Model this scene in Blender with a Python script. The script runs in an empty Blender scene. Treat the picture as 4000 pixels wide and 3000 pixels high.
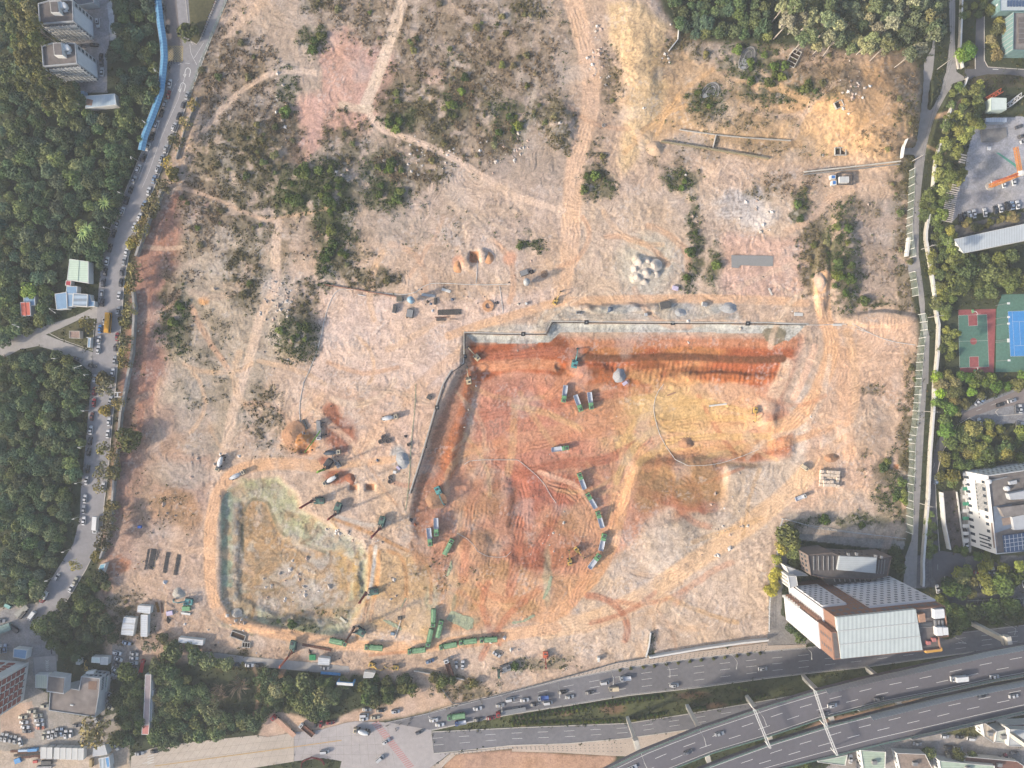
import bpy, math, random, bmesh
import numpy as np
from mathutils import Vector, Matrix
# ------------------------------------------------------------------ camera, sky, sun, exposure
R = math.radians
scene = bpy.context.scene
COL = scene.collection
H, S = 363.0, 0.136125
SUN_EL, SUN_DIR = 24.0, 22.0          # elevation; shadows fall this many degrees above +x
cam = bpy.data.cameras.new('camera'); camo = bpy.data.objects.new('camera', cam); COL.objects.link(camo)
cam.lens = 24; cam.sensor_width = 36; cam.sensor_fit = 'HORIZONTAL'; cam.clip_start = 1; cam.clip_end = 20000
camo.location = (0, 0, H); camo.rotation_euler = (0, 0, 0); scene.camera = camo
world = bpy.data.worlds.new('World'); scene.world = world; world.use_nodes = True
_nt = world.node_tree; _bg = _nt.nodes['Background']
sky = _nt.nodes.new('ShaderNodeTexSky'); sky.sky_type = 'NISHITA'; sky.sun_disc = False
sky.sun_elevation = R(SUN_EL); sky.air_density = 1.0; sky.dust_density = 2.5; sky.ozone_density = 1.0
sd = Vector((-math.cos(R(SUN_DIR))*math.cos(R(SUN_EL)), -math.sin(R(SUN_DIR))*math.cos(R(SUN_EL)), math.sin(R(SUN_EL))))
sky.sun_rotation = math.atan2(sd.x, sd.y)
_nt.links.new(sky.outputs[0], _bg.inputs[0]); _bg.inputs[1].default_value = 0.15
sl = bpy.data.lights.new('sun', 'SUN'); sl.energy = 3.7; sl.angle = R(3.5); sl.color = (1.0, 0.86, 0.70)
so = bpy.data.objects.new('sun', sl); COL.objects.link(so)
so.rotation_euler = (-sd).to_track_quat('-Z', 'Y').to_euler()
scene.view_settings.view_transform = 'Standard'; scene.view_settings.look = 'None'
scene.view_settings.exposure = 1.12; scene.view_settings.gamma = 1
scene.cycles.volume_bounces = 0; scene.cycles.max_bounces = 4; scene.cycles.diffuse_bounces = 2; scene.cycles.glossy_bounces = 2
scene.cycles.transparent_max_bounces = 4
try: scene.cycles.use_adaptive_sampling = True; scene.cycles.adaptive_threshold = 0.03
except Exception: pass
rng = np.random.default_rng(7); random.seed(7)
# ------------------------------------------------------------------ coordinates
K = 1000/2212.0
def c(i, j, *uv):            # crop (column,row) coordinates -> photo pixels
    return [(1000*i+uv[k]*K, 750*j+uv[k+1]*K) for k in range(0, len(uv), 2)]
def D(*uv):
    q = 4000/2212.0
    return [(uv[k]*q, uv[k+1]*q) for k in range(0, len(uv), 2)]
def W(p, z=0.0):
    f = S*(1-z/H)
    return ((p[0]-2000)*f, (1500-p[1])*f, z)
# ------------------------------------------------------------------ numpy noise and painting on the terrain grid
STEP = 4
core_x = np.arange(-360, 4361, STEP, dtype=np.float64); core_y = np.arange(-300, 3301, STEP, dtype=np.float64)
ext = np.array([40, 110, 250, 600, 1500, 4000, 12000, 30000, 60000.])
gx = np.concatenate([core_x[0]-ext[::-1], core_x, core_x[-1]+ext]); gy = np.concatenate([core_y[0]-ext[::-1], core_y, core_y[-1]+ext])
X, Y = np.meshgrid(gx, gy); NY, NX = X.shape
def vn(x, y, s, seed):
    r = np.random.default_rng(seed); n = 256; g = r.random((n, n)).astype(np.float32)
    u = x/s+97.3; v = y/s+41.7; i = np.floor(u).astype(np.int64); j = np.floor(v).astype(np.int64)
    fu = u-i; fv = v-j; fu = fu*fu*(3-2*fu); fv = fv*fv*(3-2*fv)
    i0 = i % n; i1 = (i+1) % n; j0 = j % n; j1 = (j+1) % n
    return (g[j0, i0]*(1-fu)+g[j0, i1]*fu)*(1-fv)+(g[j1, i0]*(1-fu)+g[j1, i1]*fu)*fv
def fbm(x, y, s, seed, o=4, p=0.55):
    t = 0; a = 1; q = 0
    for k in range(o): t = t+a*vn(x, y, s/(2**k), seed+k*11); q += a; a *= p
    return t/q
wx = (fbm(X, Y, 120, 1)-.5); wy = (fbm(X, Y, 120, 5)-.5)
wx2 = (fbm(X, Y, 26, 12, 3)-.5); wy2 = (fbm(X, Y, 26, 15, 3)-.5)
def inpoly(pts, x, y):
    m = np.zeros(x.shape, bool); n = len(pts)
    for k in range(n):
        x1, y1 = pts[k]; x2, y2 = pts[(k+1) % n]
        if y1 == y2: continue
        cnd = ((y1 > y) != (y2 > y)) & (x < (x2-x1)*(y-y1)/(y2-y1)+x1)
        m ^= cnd
    return m
def blur(m, r):
    r = int(round(r/STEP))
    if r < 1: return m
    for ax in (0, 1):
        for _ in range(2):
            pad = [(r, r) if a == ax else (0, 0) for a in (0, 1)]
            q = np.pad(m, pad, mode='edge'); cs = np.cumsum(q, axis=ax, dtype=np.float64)
            cs = np.concatenate([np.zeros_like(np.take(cs, [0], axis=ax)), cs], axis=ax); n = 2*r+1
            L = m.shape[ax]
            m = (np.take(cs, np.arange(n, n+L), axis=ax)-np.take(cs, np.arange(0, L), axis=ax))/n
    return m
def win(pts, pad):
    xs = [p[0] for p in pts]; ys = [p[1] for p in pts]
    i0 = np.searchsorted(gx, min(xs)-pad); i1 = np.searchsorted(gx, max(xs)+pad); j0 = np.searchsorted(gy, min(ys)-pad); j1 = np.searchsorted(gy, max(ys)+pad)
    return slice(max(j0, 0), max(j1, 1)), slice(max(i0, 0), max(i1, 1))
def pmask(pts, warp=25, f=12):
    m = np.zeros(X.shape); w = win(pts, warp+4*f+20)
    sub = inpoly(pts, X[w]+warp*2*wx[w]+warp*.8*wx2[w], Y[w]+warp*2*wy[w]+warp*.8*wy2[w]).astype(float)
    m[w] = blur(sub, f); return m
def emask(cx, cy, rx, ry, warp=30, f=.35, ang=0):
    m = np.zeros(X.shape); r = max(rx, ry); w = win([(cx-r, cy-r), (cx+r, cy+r)], warp*2+20+r*f*.6)
    dx = X[w]+warp*2*wx[w]+warp*wx2[w]-cx; dy = Y[w]+warp*2*wy[w]+warp*wy2[w]-cy
    ca, sa = math.cos(ang), math.sin(ang)
    d = np.hypot((dx*ca+dy*sa)/rx, (-dx*sa+dy*ca)/ry)
    m[w] = np.clip((1-d)/f+.5, 0, 1); return m
def smooth(pts, n=3):
    p = [tuple(q) for q in pts]
    for _ in range(n):
        o = [p[0]]
        for a, b in zip(p[:-1], p[1:]):
            o += [(a[0]*.75+b[0]*.25, a[1]*.75+b[1]*.25), (a[0]*.25+b[0]*.75, a[1]*.25+b[1]*.75)]
        o.append(p[-1]); p = o
    return p
def sdist(pts, pad, warp=0):
    w = win(pts, pad); x = X[w]+warp*2*wx[w]; y = Y[w]+warp*2*wy[w]
    best = np.full(x.shape, 1e9); sg = np.zeros(x.shape)
    for (x1, y1), (x2, y2) in zip(pts[:-1], pts[1:]):
        dx, dy = x2-x1, y2-y1; L = dx*dx+dy*dy+1e-9
        t = np.clip(((x-x1)*dx+(y-y1)*dy)/L, 0, 1)
        ex = x-x1-t*dx; ey = y-y1-t*dy; d = np.hypot(ex, ey); s = np.sign(ex*dy-ey*dx)*d
        k = d < best; best = np.where(k, d, best); sg = np.where(k, s, sg)
    return w, best, sg
def lin(r, g, b, k=.6):
    f = lambda v: ((v/255+.055)/1.055)**2.4 if v > 10 else v/255/12.92
    return np.array([f(r)*k, f(g)*k, f(b)*k])
# ------------------------------------------------------------------ terrain colour and height
colr = np.zeros(X.shape+(3,)); colr[:] = lin(74, 80, 58)
hgt = np.zeros(X.shape)
def paint(m, rgb, op=1.0):
    m3 = (m*op)[..., None]; colr[:] = colr*(1-m3)+lin(*rgb)*m3
def P(pts, rgb, op=1, warp=25, f=12): paint(pmask(pts, warp, f), rgb, op)
def E(l, rgb, op=1, warp=30, f=.5):
    q = 4000/2212
    for e in l: paint(emask(e[0]*q, e[1]*q, e[2]*q, e[3]*q, warp, f, e[4] if len(e) > 4 else 0), rgb, op)
rut = np.zeros(X.shape); roadm = np.zeros(X.shape)          # wheel-track relief
def T(pts, wd, rgb, op=.85, warp=3, ruts=.5, per=9.0, sm=2):
    pts = smooth(pts, sm); w, d, s = sdist(pts, wd+30, warp)
    m = np.clip((wd-d)/(wd*.3+3)+.5, 0, 1)*op
    n = .75+.5*vn(X[w], Y[w], 14, 77)
    roadm[w] = np.maximum(roadm[w], m); m3 = np.clip(m*n, 0, 1)[..., None]; colr[w] = colr[w]*(1-m3)+lin(*rgb)*m3
    st = np.sin(s*6.283/(per*1.15)+5*vn(X[w], Y[w], 70, 31)+4*vn(X[w], Y[w], 22, 32))*np.clip(vn(X[w], Y[w], 38, 34)*2.2-.4, .1, 1)
    amp = m*ruts*(.3+1.4*vn(X[w], Y[w], 60, 33))
    colr[w] *= (1+.11*st*amp)[..., None]; rut[w] += .10*st*amp
SITE = D(480,-60, 1400,-60, 1430,20, 1470,85, 1530,92, 1700,100, 1960,125, 1990,190, 1978,300, 1945,345, 1968,480, 1965,640, 1982,700, 1962,1100, 1950,1165, 1685,1160, 1662,1378, 1400,1422, 1250,1455, 1000,1525, 950,1490, 700,1440, 500,1430, 240,1430, 205,1320, 225,1150, 250,950, 275,800, 290,600, 310,500, 380,300, 430,150)
sitem = pmask(SITE, 4, 6)
paint(sitem, (204,178,158))
# broad soil zones
P(D(440,130, 640,-40, 1250,-40, 1215,450, 900,520, 700,520, 520,520, 390,420), (180,162,148), .92)
P(D(300,500, 400,400, 470,420, 385,620, 350,800, 320,1000, 290,1200, 215,1330, 255,900, 285,640), (166,126,112), .95)
P(D(395,470, 600,500, 640,700, 540,900, 470,1000, 400,960, 350,900, 380,640), (180,166,150), .85)
P(D(240,1130, 440,1050, 460,1300, 430,1420, 230,1430), (188,162,146), .7)
P(D(300,880, 460,880, 455,1100, 260,1180), (176,146,130), .7)
E([(800,190,40,110,.3), (700,250,60,50), (745,120,40,60)], (210,170,156), .95)
P(D(690,95, 740,55, 800,110, 815,190, 800,240, 720,290, 650,360, 622,340, 640,270, 700,200), (204,166,152), .95, 20, 5)
P(D(870,140, 960,150, 965,185, 860,175), (214,182,168), .95, 8, 3)
P(D(1370,120, 1470,85, 1600,150, 1830,130, 1988,140, 1978,300, 1940,350, 1700,345, 1450,300, 1350,370, 1345,250), (200,168,132), .85, 50, 26)
P(D(1305,0, 1390,10, 1445,55, 1420,130, 1442,190, 1420,260, 1390,330, 1350,385, 1338,350, 1352,250, 1365,180, 1320,90), (220,190,150), .9, 16, 8)
E([(1880,250,90,80), (1750,220,90,40), (1920,190,60,70)], (196,158,118), .7, 60, .9)
E([(1760,175,60,24), (1950,215,26,70), (1660,300,120,14)], (150,128,100), .5, 40, .9)
E([(1840,170,28,40)], (150,136,124), .8)
P(D(1255,450, 1450,400, 1720,420, 1760,500, 1740,650, 1240,650), (206,184,166), .9)
P(D(1560,500, 1740,520, 1740,650, 1560,640), (216,180,164), .9)
E([(1400,575,62,72)], (200,192,180), .9, 20)
E([(1630,450,30,40), (1580,440,40,30), (1640,470,40,20)], (206,196,190), .8)
P(D(1840,430, 1950,420, 1960,650, 1850,660), (180,160,146), .9)
P(D(700,620, 880,645, 1000,650, 1200,620, 1215,660, 1080,690, 990,722, 1000,780, 950,850, 880,900, 760,880, 660,830, 680,720), (220,194,180), .95, 14, 8)
P(D(650,840, 900,850, 960,820, 890,1100, 860,1180, 700,1080, 660,1030, 600,960), (214,182,162), .95)
E([(1070,560,70,60), (1000,450,120,80), (1130,450,100,70)], (206,184,170), .8)
P(D(1780,700, 1975,690, 1960,900, 1955,1100, 1700,1110, 1720,950, 1790,850), (220,184,158), .95)
E([(1880,920,70,60), (1850,1090,110,30)], (206,180,158), .7)
P(D(1700,1100, 1960,1120, 1955,1160, 1690,1160), (190,176,160), .9)
P(D(460,1000, 900,1010, 900,1250, 1200,1250, 1400,1150, 1690,1050, 1660,1385, 1240,1450, 1000,1520, 950,1470, 500,1390, 450,1300), (208,182,162), .95)
P(D(1220,1250, 1440,1180, 1670,1120, 1660,1380, 1290,1440, 1150,1400), (214,190,170), .9)
P(D(925,1190, 1240,1190, 1290,1240, 1230,1330, 1120,1350, 960,1370, 930,1300), (206,158,120), .9, 30, 12)
P(D(500,1395, 960,1400, 960,1460, 500,1430), (190,164,144), .9, 8, 6)
P(D(740,1210, 830,1180, 920,1210, 930,1380, 770,1350), (204,170,128), .9)
# the main excavation
P(D(1010,735, 1190,735, 1222,728, 1735,728, 1715,800, 1690,860, 1720,900, 1700,990, 1570,1000, 1540,1090, 1380,1150, 1290,1240, 940,1240, 900,1180, 890,1100, 960,860, 1012,790), (204,150,124), .97, 16, 9)
P(D(1015,742, 1200,740, 1722,734, 1705,800, 1640,835, 1340,830, 1290,830, 1270,815, 1100,800, 1030,830), (178,100,64), .95, 8, 4)
P(D(1222,735, 1722,734, 1722,752, 1225,752), (208,146,112), .9, 3, 3)
E([(1330,758,60,10), (1500,760,70,10)], (202,138,88), .9, 8)
E([(1450,890,150,80), (1470,950,150,44), (1400,960,60,30)], (216,178,126), 1, 60, .8)
T(D(1700,790, 1680,840, 1640,900, 1560,930), 26, (228,196,170), .9, 8, .2)
E([(1620,880,60,40), (1560,850,80,25)], (222,178,148), .7)
E([(1130,870,110,60), (1050,940,60,60), (1180,960,100,40)], (206,142,118), .85)
E([(1290,870,70,60)], (206,146,112), .7)
T(D(1250,772, 1350,775, 1480,770, 1600,778, 1690,775), 15, (122,80,56), 1.0, 4, 0)
E([(1060,765,30,16), (1150,760,60,12), (1210,750,20,22)], (158,92,66), .8, 12)
E([(1290,812,50,16), (1350,830,40,10), (1580,815,90,14)], (186,112,70), .9, 14)
E([(1280,805,18,14), (1205,745,16,20), (1210,800,14,10), (1400,790,40,8), (1510,800,60,7)], (140,84,52), .75, 10)
E([(1130,1060,35,70), (1210,1060,60,34), (1165,1040,50,20)], (184,112,90), .85)
E([(1110,1100,14,50), (1070,1060,12,40)], (150,100,74), .6)
E([(1150,1195,50,22), (1170,1210,40,15)], (170,104,76), .8)
P(D(1370,990, 1540,1005, 1562,1080, 1540,1100, 1390,1100), (172,134,94), .8, 60, 12)
E([(1690,960,30,34), (1640,985,60,12), (1680,930,26,30)], (192,124,88), .9, 14)
E([(1590,1005,60,6)], (150,112,70), .8, 10)
P(D(1572,1010, 1600,1010, 1720,985, 1740,1000, 1690,1080, 1640,1130, 1470,1240, 1395,1230, 1420,1130, 1560,1110), (212,194,176), .65, 40, 14)
P(D(1720,820, 1770,840, 1745,930, 1740,1000, 1710,1010, 1715,900), (218,200,186), .85, 14, 6)
E([(1040,1000,30,50), (1010,1110,30,40), (1050,1180,40,40), (1260,1130,50,40)], (200,156,122), .8)
E([(1060,1090,25,30), (1210,1130,30,30)], (184,138,102), .7)
E([(1220,1200,36,24)], (190,130,98), .8)
P(D(1000,830, 1040,850, 1020,1000, 985,1010), (206,182,164), .7)
P(D(1380,1130, 1450,1090, 1470,1200, 1400,1260), (216,196,178), .8)
E([(1010,1290,40,30), (1120,1310,40,16), (1080,1230,60,20)], (178,140,96), .7)
E([(975,1270,10,60), (930,1290,14,30), (1000,1340,30,12), (1180,1240,10,60)], (172,178,150), .5, 16)
# south-west pit
PIT2 = D(483,1060, 560,1035, 600,1030, 640,1070, 650,1100, 700,1130, 780,1170, 792,1200, 790,1290, 750,1365, 640,1365, 500,1330, 480,1290)
PIT2F = D(520,1080, 575,1080, 595,1125, 615,1165, 700,1190, 745,1195, 765,1215, 755,1290, 720,1335, 600,1330, 515,1290)
P(PIT2, (172,176,146), .8, 5, 4)
E([(620,1080,22,22), (640,1130,30,16), (560,1045,40,8)], (182,180,136), .55)
P(D(475,1060, 500,1050, 508,1290, 480,1295), (150,166,142), .8, 5, 4)
P(D(503,1085, 520,1085, 520,1290, 503,1290), (156,150,148), .9, 3, 3)
P(PIT2F, (184,150,112), .95, 8, 3)
P(D(600,1220, 700,1205, 750,1210, 740,1310, 600,1325, 540,1300), (190,178,166), .85, 16, 5)
E([(735,1230,16,50), (770,1240,8,60)], (196,160,104), .85, 10)
E([(600,1350,110,14), (700,1370,40,8)], (158,164,136), .8)
for pts in (D(520,1290, 524,1200, 524,1080, 578,1078, 590,1115, 605,1150, 640,1172, 700,1190, 716,1205), D(520,1278, 600,1276, 610,1265)):
    T(pts, 6, (116,112,92), 1.1, 1, 0)
E([(500,1300,20,24), (505,1330,30,8)], (176,166,152), .8)
_m = pmask(PIT2, 3, 3)
paint(_m*np.clip((fbm(X, Y, 50, 501)-.50)*7, 0, 1), (186,158,126), .75); paint(_m*np.clip((fbm(X, Y, 22, 502)-.56)*9, 0, 1), (150,134,112), .7); paint(_m*np.clip((fbm(X, Y, 30, 503)-.55)*8, 0, 1), (196,188,176), .5)
for k in range(14):
    a = rng.uniform(0, 3.1); x = rng.uniform(540, 740); y = rng.uniform(1120, 1320); T(D(x, y, x+26*math.cos(a), y+26*math.sin(a), x+50*math.cos(a+.4), y+50*math.sin(a+.4)), rng.uniform(4, 9), [(160,128,92), (206,170,126), (140,118,96)][k % 3], .6, 6, 1.2)
for q_ in (D(800,1180, 800,1260, 790,1330, 770,1380), D(820,1190, 816,1260, 800,1340), D(840,1190, 870,1200, 880,1260, 870,1340), D(900,1200, 930,1230, 930,1300), D(720,1120, 800,1150, 880,1190)): T(q_, 8, (196,150,106), .8, 5, 1.2)
T(D(812,1180, 806,1240, 796,1290), 7, (204,202,198), .8, 6, 0); T(D(725,1115, 760,1125, 800,1135, 840,1130), 8, (196,188,180), .7, 8, .3)
# shotcrete bank north of the excavation
SHOT = c(1,1,1815,1226, 2212,1240)+c(2,1,300,1242, 352,1135, 2212,1148)+c(3,1,0,1145, 330,1150, 180,1290)+c(2,1,2180,1218, 420,1212, 395,1230, 320,1302, 0,1312)+c(1,1,2212,1312, 1990,1300, 1880,1296, 1820,1240)
P(SHOT, (196,196,192), 1, 0, 2)
P(c(2,1,2165,1210, 2180,1180, 2300,1170, 2370,1200, 2350,1290, 2260,1330, 2190,1280), (132,124,104), .9, 3, 2)
P(c(2,1,320,1240, 380,1170, 410,1210, 330,1300), (160,166,170), .8, 2, 2)
P(D(1190,655, 1260,668, 1440,665, 1590,655, 1600,690, 1215,694, 1185,716, 1010,720, 1020,708, 1160,700), (196,188,178), .85, 8, 5)
E([(860,985,18,22), (1560,670,26,12), (1455,660,40,12), (1330,668,50,10)], (176,178,178), .8, 8)
# west rim of the excavation
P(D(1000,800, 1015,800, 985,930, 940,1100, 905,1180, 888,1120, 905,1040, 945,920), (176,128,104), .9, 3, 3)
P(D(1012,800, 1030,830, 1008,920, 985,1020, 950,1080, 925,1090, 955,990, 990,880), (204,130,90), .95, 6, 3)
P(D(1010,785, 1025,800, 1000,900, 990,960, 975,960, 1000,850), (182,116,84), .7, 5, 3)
P(D(898,1130, 915,1160, 930,1200, 905,1240, 880,1180), (176,134,106), .8, 5, 4)
E([(735,940,34,40), (715,900,20,30), (700,1000,16,14), (725,1030,28,16)], (164,100,76), .85, 10)
E([(640,945,28,30), (655,960,26,26)], (206,142,86), .9, 10)
E([(372,1090,50,34), (400,1110,40,40)], (186,146,112), .8)
E([(258,1215,25,18)], (190,132,100), .9)
E([(440,960,50,22), (390,1020,60,30), (420,880,40,60)], (178,168,158), .6)
E([(590,640,26,34)], (206,190,178), .7)
E([(440,650,12,9)], (212,160,110), .95, 4)
# haul roads and tracks
RT = (222,186,158)
T(D(1228,-30, 1254,60, 1278,150, 1276,240, 1250,320, 1238,400, 1234,480, 1230,560), 36, (228,192,164), 1.1, 5, .6, 12)
T(D(1232,560, 1222,600, 1214,645), 24, (222,186,158), .85, 3, .5)
T(D(868,10, 850,70, 820,150, 800,200, 790,232), 22, (228,204,184), 1.1, 5, .5)
T(D(790,232, 815,275, 870,295, 960,330, 1050,385, 1110,425, 1215,455), 13, (224,198,180), 1.2, 2, .8, 8)
T(D(740,225, 770,235, 800,235), 16, (222,200,178), .8, 6)
T(D(440,285, 490,220, 570,160, 650,150, 690,160), 11, (214,188,168), .95, 6)
T(D(385,405, 470,430, 550,470, 610,480), 8, (212,182,158), .8, 5)
T(D(600,480, 595,560, 600,620, 560,680, 545,760, 510,860, 490,960, 465,1020), 19, (220,194,174), 1, 5, .6)
T(D(560,780, 650,800, 700,830), 10, (212,180,152), .8, 3)
T(D(380,420, 350,520, 320,650, 310,800, 300,950), 12, (182,134,112), .7, 5)
T(D(970,725, 1040,700, 1120,680, 1200,652, 1300,648, 1450,645, 1600,645, 1740,655), 17, (226,186,154), .95, 3, .6, 10)
T(D(1000,760, 940,800, 880,860, 800,950, 740,1000), 22, (224,188,162), .7, 8, .6, 11)
T(D(1880,395, 1800,420, 1760,470, 1700,500), 15, (218,186,162), .9, 4, .6)
T(D(1780,600, 1775,680, 1800,730, 1790,800, 1750,880, 1690,930, 1600,925, 1480,950, 1400,960), 30, (230,184,146), 1.1, 8, .8, 10)
T(D(1715,860, 1740,810, 1760,750), 14, (234,194,168), .9, 3, .2)
T(D(1830,720, 1850,820, 1840,920, 1800,960, 1750,1030, 1690,1080), 18, (224,184,150), .8, 6, .8, 10)
T(D(1820,760, 1825,880, 1835,980), 26, (222,178,146), .6, 5, .8, 10)
T(D(1740,1030, 1680,1085, 1580,1160, 1480,1225, 1390,1290, 1290,1340, 1180,1360), 36, (232,196,162), 1.2, 6, .7, 11)
T(D(1420,950, 1375,990, 1350,1060, 1330,1140, 1310,1210, 1260,1280, 1180,1340), 26, (226,174,132), 1.0, 9, 1, 10)
T(D(1320,950, 1330,1050, 1325,1130), 12, (220,164,124), .7, 5, 1)
T(D(1200,1355, 1080,1375, 960,1392, 850,1400, 760,1395, 640,1375, 540,1355, 480,1330, 456,1290, 452,1200, 458,1100, 480,1040, 530,1008, 600,1000, 680,1008), 23, (228,184,148), 1.2, 5, .7, 9)
T(D(1010,1385, 900,1405, 800,1415), 6, (196,136,96), .6, 4)
T(D(930,1400, 960,1330, 990,1200, 1000,1110), 16, (216,176,142), .7, 6, .7)
T(D(700,1010, 790,1000, 870,990), 14, (224,182,146), .8, 4, .5)
for k, q in enumerate([D(1030,900, 1150,880, 1280,860, 1400,840), D(1000,980, 1100,950, 1250,920, 1400,905), D(1020,1000, 1150,960, 1300,930, 1500,915, 1660,900), D(1100,1030, 1200,1000, 1300,1000, 1400,950), D(1060,1000, 1120,1010, 1135,1080, 1140,1140), D(1180,1040, 1230,1060, 1275,1100, 1280,1180, 1260,1230), D(1400,1010, 1480,980, 1560,960, 1650,930), D(1390,1060, 1450,1090, 1540,1095), D(1050,770, 1150,765, 1210,760), D(1040,790, 1150,785, 1200,790), D(1180,860, 1210,830, 1240,790), D(1150,1200, 1200,1120, 1215,1050), D(1100,1280, 1120,1180, 1130,1100), D(1240,1300, 1300,1180, 1330,1050), D(1000,1250, 1010,1100, 1050,1000), D(1450,1000, 1500,1050, 1520,1100)]):
    T(q, 20, [(190,120,94), (216,162,128), (208,146,112), (178,106,82)][k % 4], .6, 8, 2.0, 11)
T(D(1165,1020, 1210,1035, 1250,1050, 1275,1090), 9, (232,184,156), .9, 1, .1)
T(D(1350,930, 1340,1000, 1330,1060, 1315,1120), 9, (228,176,134), .8, 3, .6)
for q in [D(1370,300, 1430,250, 1480,190, 1540,150), D(1350,330, 1420,270, 1470,210), D(1640,150, 1720,210, 1800,230, 1870,260), D(1580,170, 1680,190, 1760,230), D(1420,290, 1440,240, 1480,230)]:
    T(q, 10, (222,180,134), .7, 5, 1.2)
T(D(1160,170, 1140,260, 1130,330), 7, (206,190,172), .6)
# paved yards beyond the site
PAVE = [
 (c(0,0,640,-60, 940,-60, 950,340, 920,480, 930,800, 700,800, 560,330, 640,200), (160,158,160)),
 (c(0,0,925,30, 965,0, 1010,340, 955,345), (196,200,204)),
 (c(3,0,1860,140, 1640,760, 2300,760, 2300,620, 1860,560), (90,84,66)),
 (c(3,0,1780,1120, 1880,1020, 2300,1000, 2300,1760, 1560,1760, 1690,1560, 1730,1300), (176,176,180)),
 (c(3,1,1640,-20, 2300,-20, 2300,130, 1640,210, 1560,290, 1590,240), (172,170,172)),
 (c(3,1,1620,290, 2300,150, 2300,260, 1620,400), (124,120,116)),
 (c(3,2,1640,230, 2060,70, 2300,-40, 2300,340, 1900,350, 1800,330, 1700,290), (146,146,148)),
 (c(3,2,1660,920, 1740,740, 1760,1460, 1690,1420), (180,176,168)),
 (c(3,2,1500,920, 1620,920, 1700,1420, 1550,1420), (116,106,100)),
 (c(3,2,1180,1480, 2300,1480, 2300,1760, 1180,1760), (124,124,126)),
 (c(3,3,1430,-80, 2300,-80, 2300,360, 1700,330, 1560,250, 1450,60), (112,110,108)),
 (c(3,2,130,1280, 1180,1360, 1175,1430, 900,1420, 300,1350, 190,1420, 150,1600, 60,1700, 90,1400), (154,150,146)),
 (c(3,3,0,0, 130,40, 110,330, 230,420, 400,560, 300,600, 0,610), (150,146,142)),
 (c(0,3,-60,280, 330,230, 480,330, 500,600, 490,820, 300,960, 410,1010, 420,1160, 830,1230, 1000,1190, 1120,1460, 1130,1760, -60,1760), (168,160,150)),
 (c(0,3,0,300, 330,260, 480,600, 490,830, 290,860, 290,700, -60,620), (150,148,148)),
 (c(0,3,0,1130, 280,1080, 300,1400, 0,1420), (190,166,148)),
 (c(0,3,-60,1500, 900,1580, 1100,1480, 1130,1760, -60,1760), (196,178,158)),
 (c(0,3,970,600, 1140,560, 1200,640, 1200,860, 960,900, 900,1200, 860,1200, 960,900), (158,152,148)),
 (c(1,2,-60,700+1659, 30,720+1659), (158,150,144)),
 (c(1,3,-460,640, -60,690, 560,750, 810,790, 800,850, 500,830, -60,760, -460,720), (158,148,140)),
 (c(3,3,880,1390, 1500,1340, 1850,1380, 2300,1500, 2300,1760, 400,1760, 600,1560), (170,162,154)),
 (c(3,3,1450,1350, 1840,1290, 1860,1380, 1700,1390), (104,104,64)),
]
for p, rgb in PAVE:
    if len(p) > 2: P(p, rgb, .97, 2, 2)
# dry beds between and below the elevated roads
P(c(1,3,1540,1330, 2212,1200)+c(2,3,0,1210, 1000,1035, 2212,885)+c(3,3,0,885, 800,795, 1560,700, 1500,780, 400,1000, 0,1065)+c(2,3,2212,1075, 1500,1195, 1000,1275, 0,1310), (92,96,64), 1, 3, 3)
for e in [(440,1180,90,30), (860,1150,110,50), (1560,1030,150,30), (1750,1120,90,30)]:
    (a,), = [c(2,3,e[0],e[1])]; paint(emask(a[0], a[1], e[2]*K, e[3]*K, 10, .6), (140,108,88), .7)
P(c(1,3,1600,1659, 1740,1540, 2212,1500)+c(2,3,0,1520, 400,1530, 900,1560, 800,1700, -200,1760), (196,158,132), 1, 8, 5)
P(c(3,3,1450,1010, 1040,1130, 460,1250, 300,1330, 600,1270, 1100,1140), (176,140,116), 1, 3, 3)
P(c(1,3,90,1200, 170,1150, 330,1200, 600,1280, 760,1200, 860,1160, 1130,1120, 1400,960, 1600,970, 1700,1110, 1130,1250, 780,1270, 540,1330, 0,1420), (204,176,154), 1, 8, 5)
P(c(1,3,1600,980, 1720,1100, 2212,1000, 2212,860, 1900,820, 1400,790, 1400,830), (196,172,152), .9, 6, 5)
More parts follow.
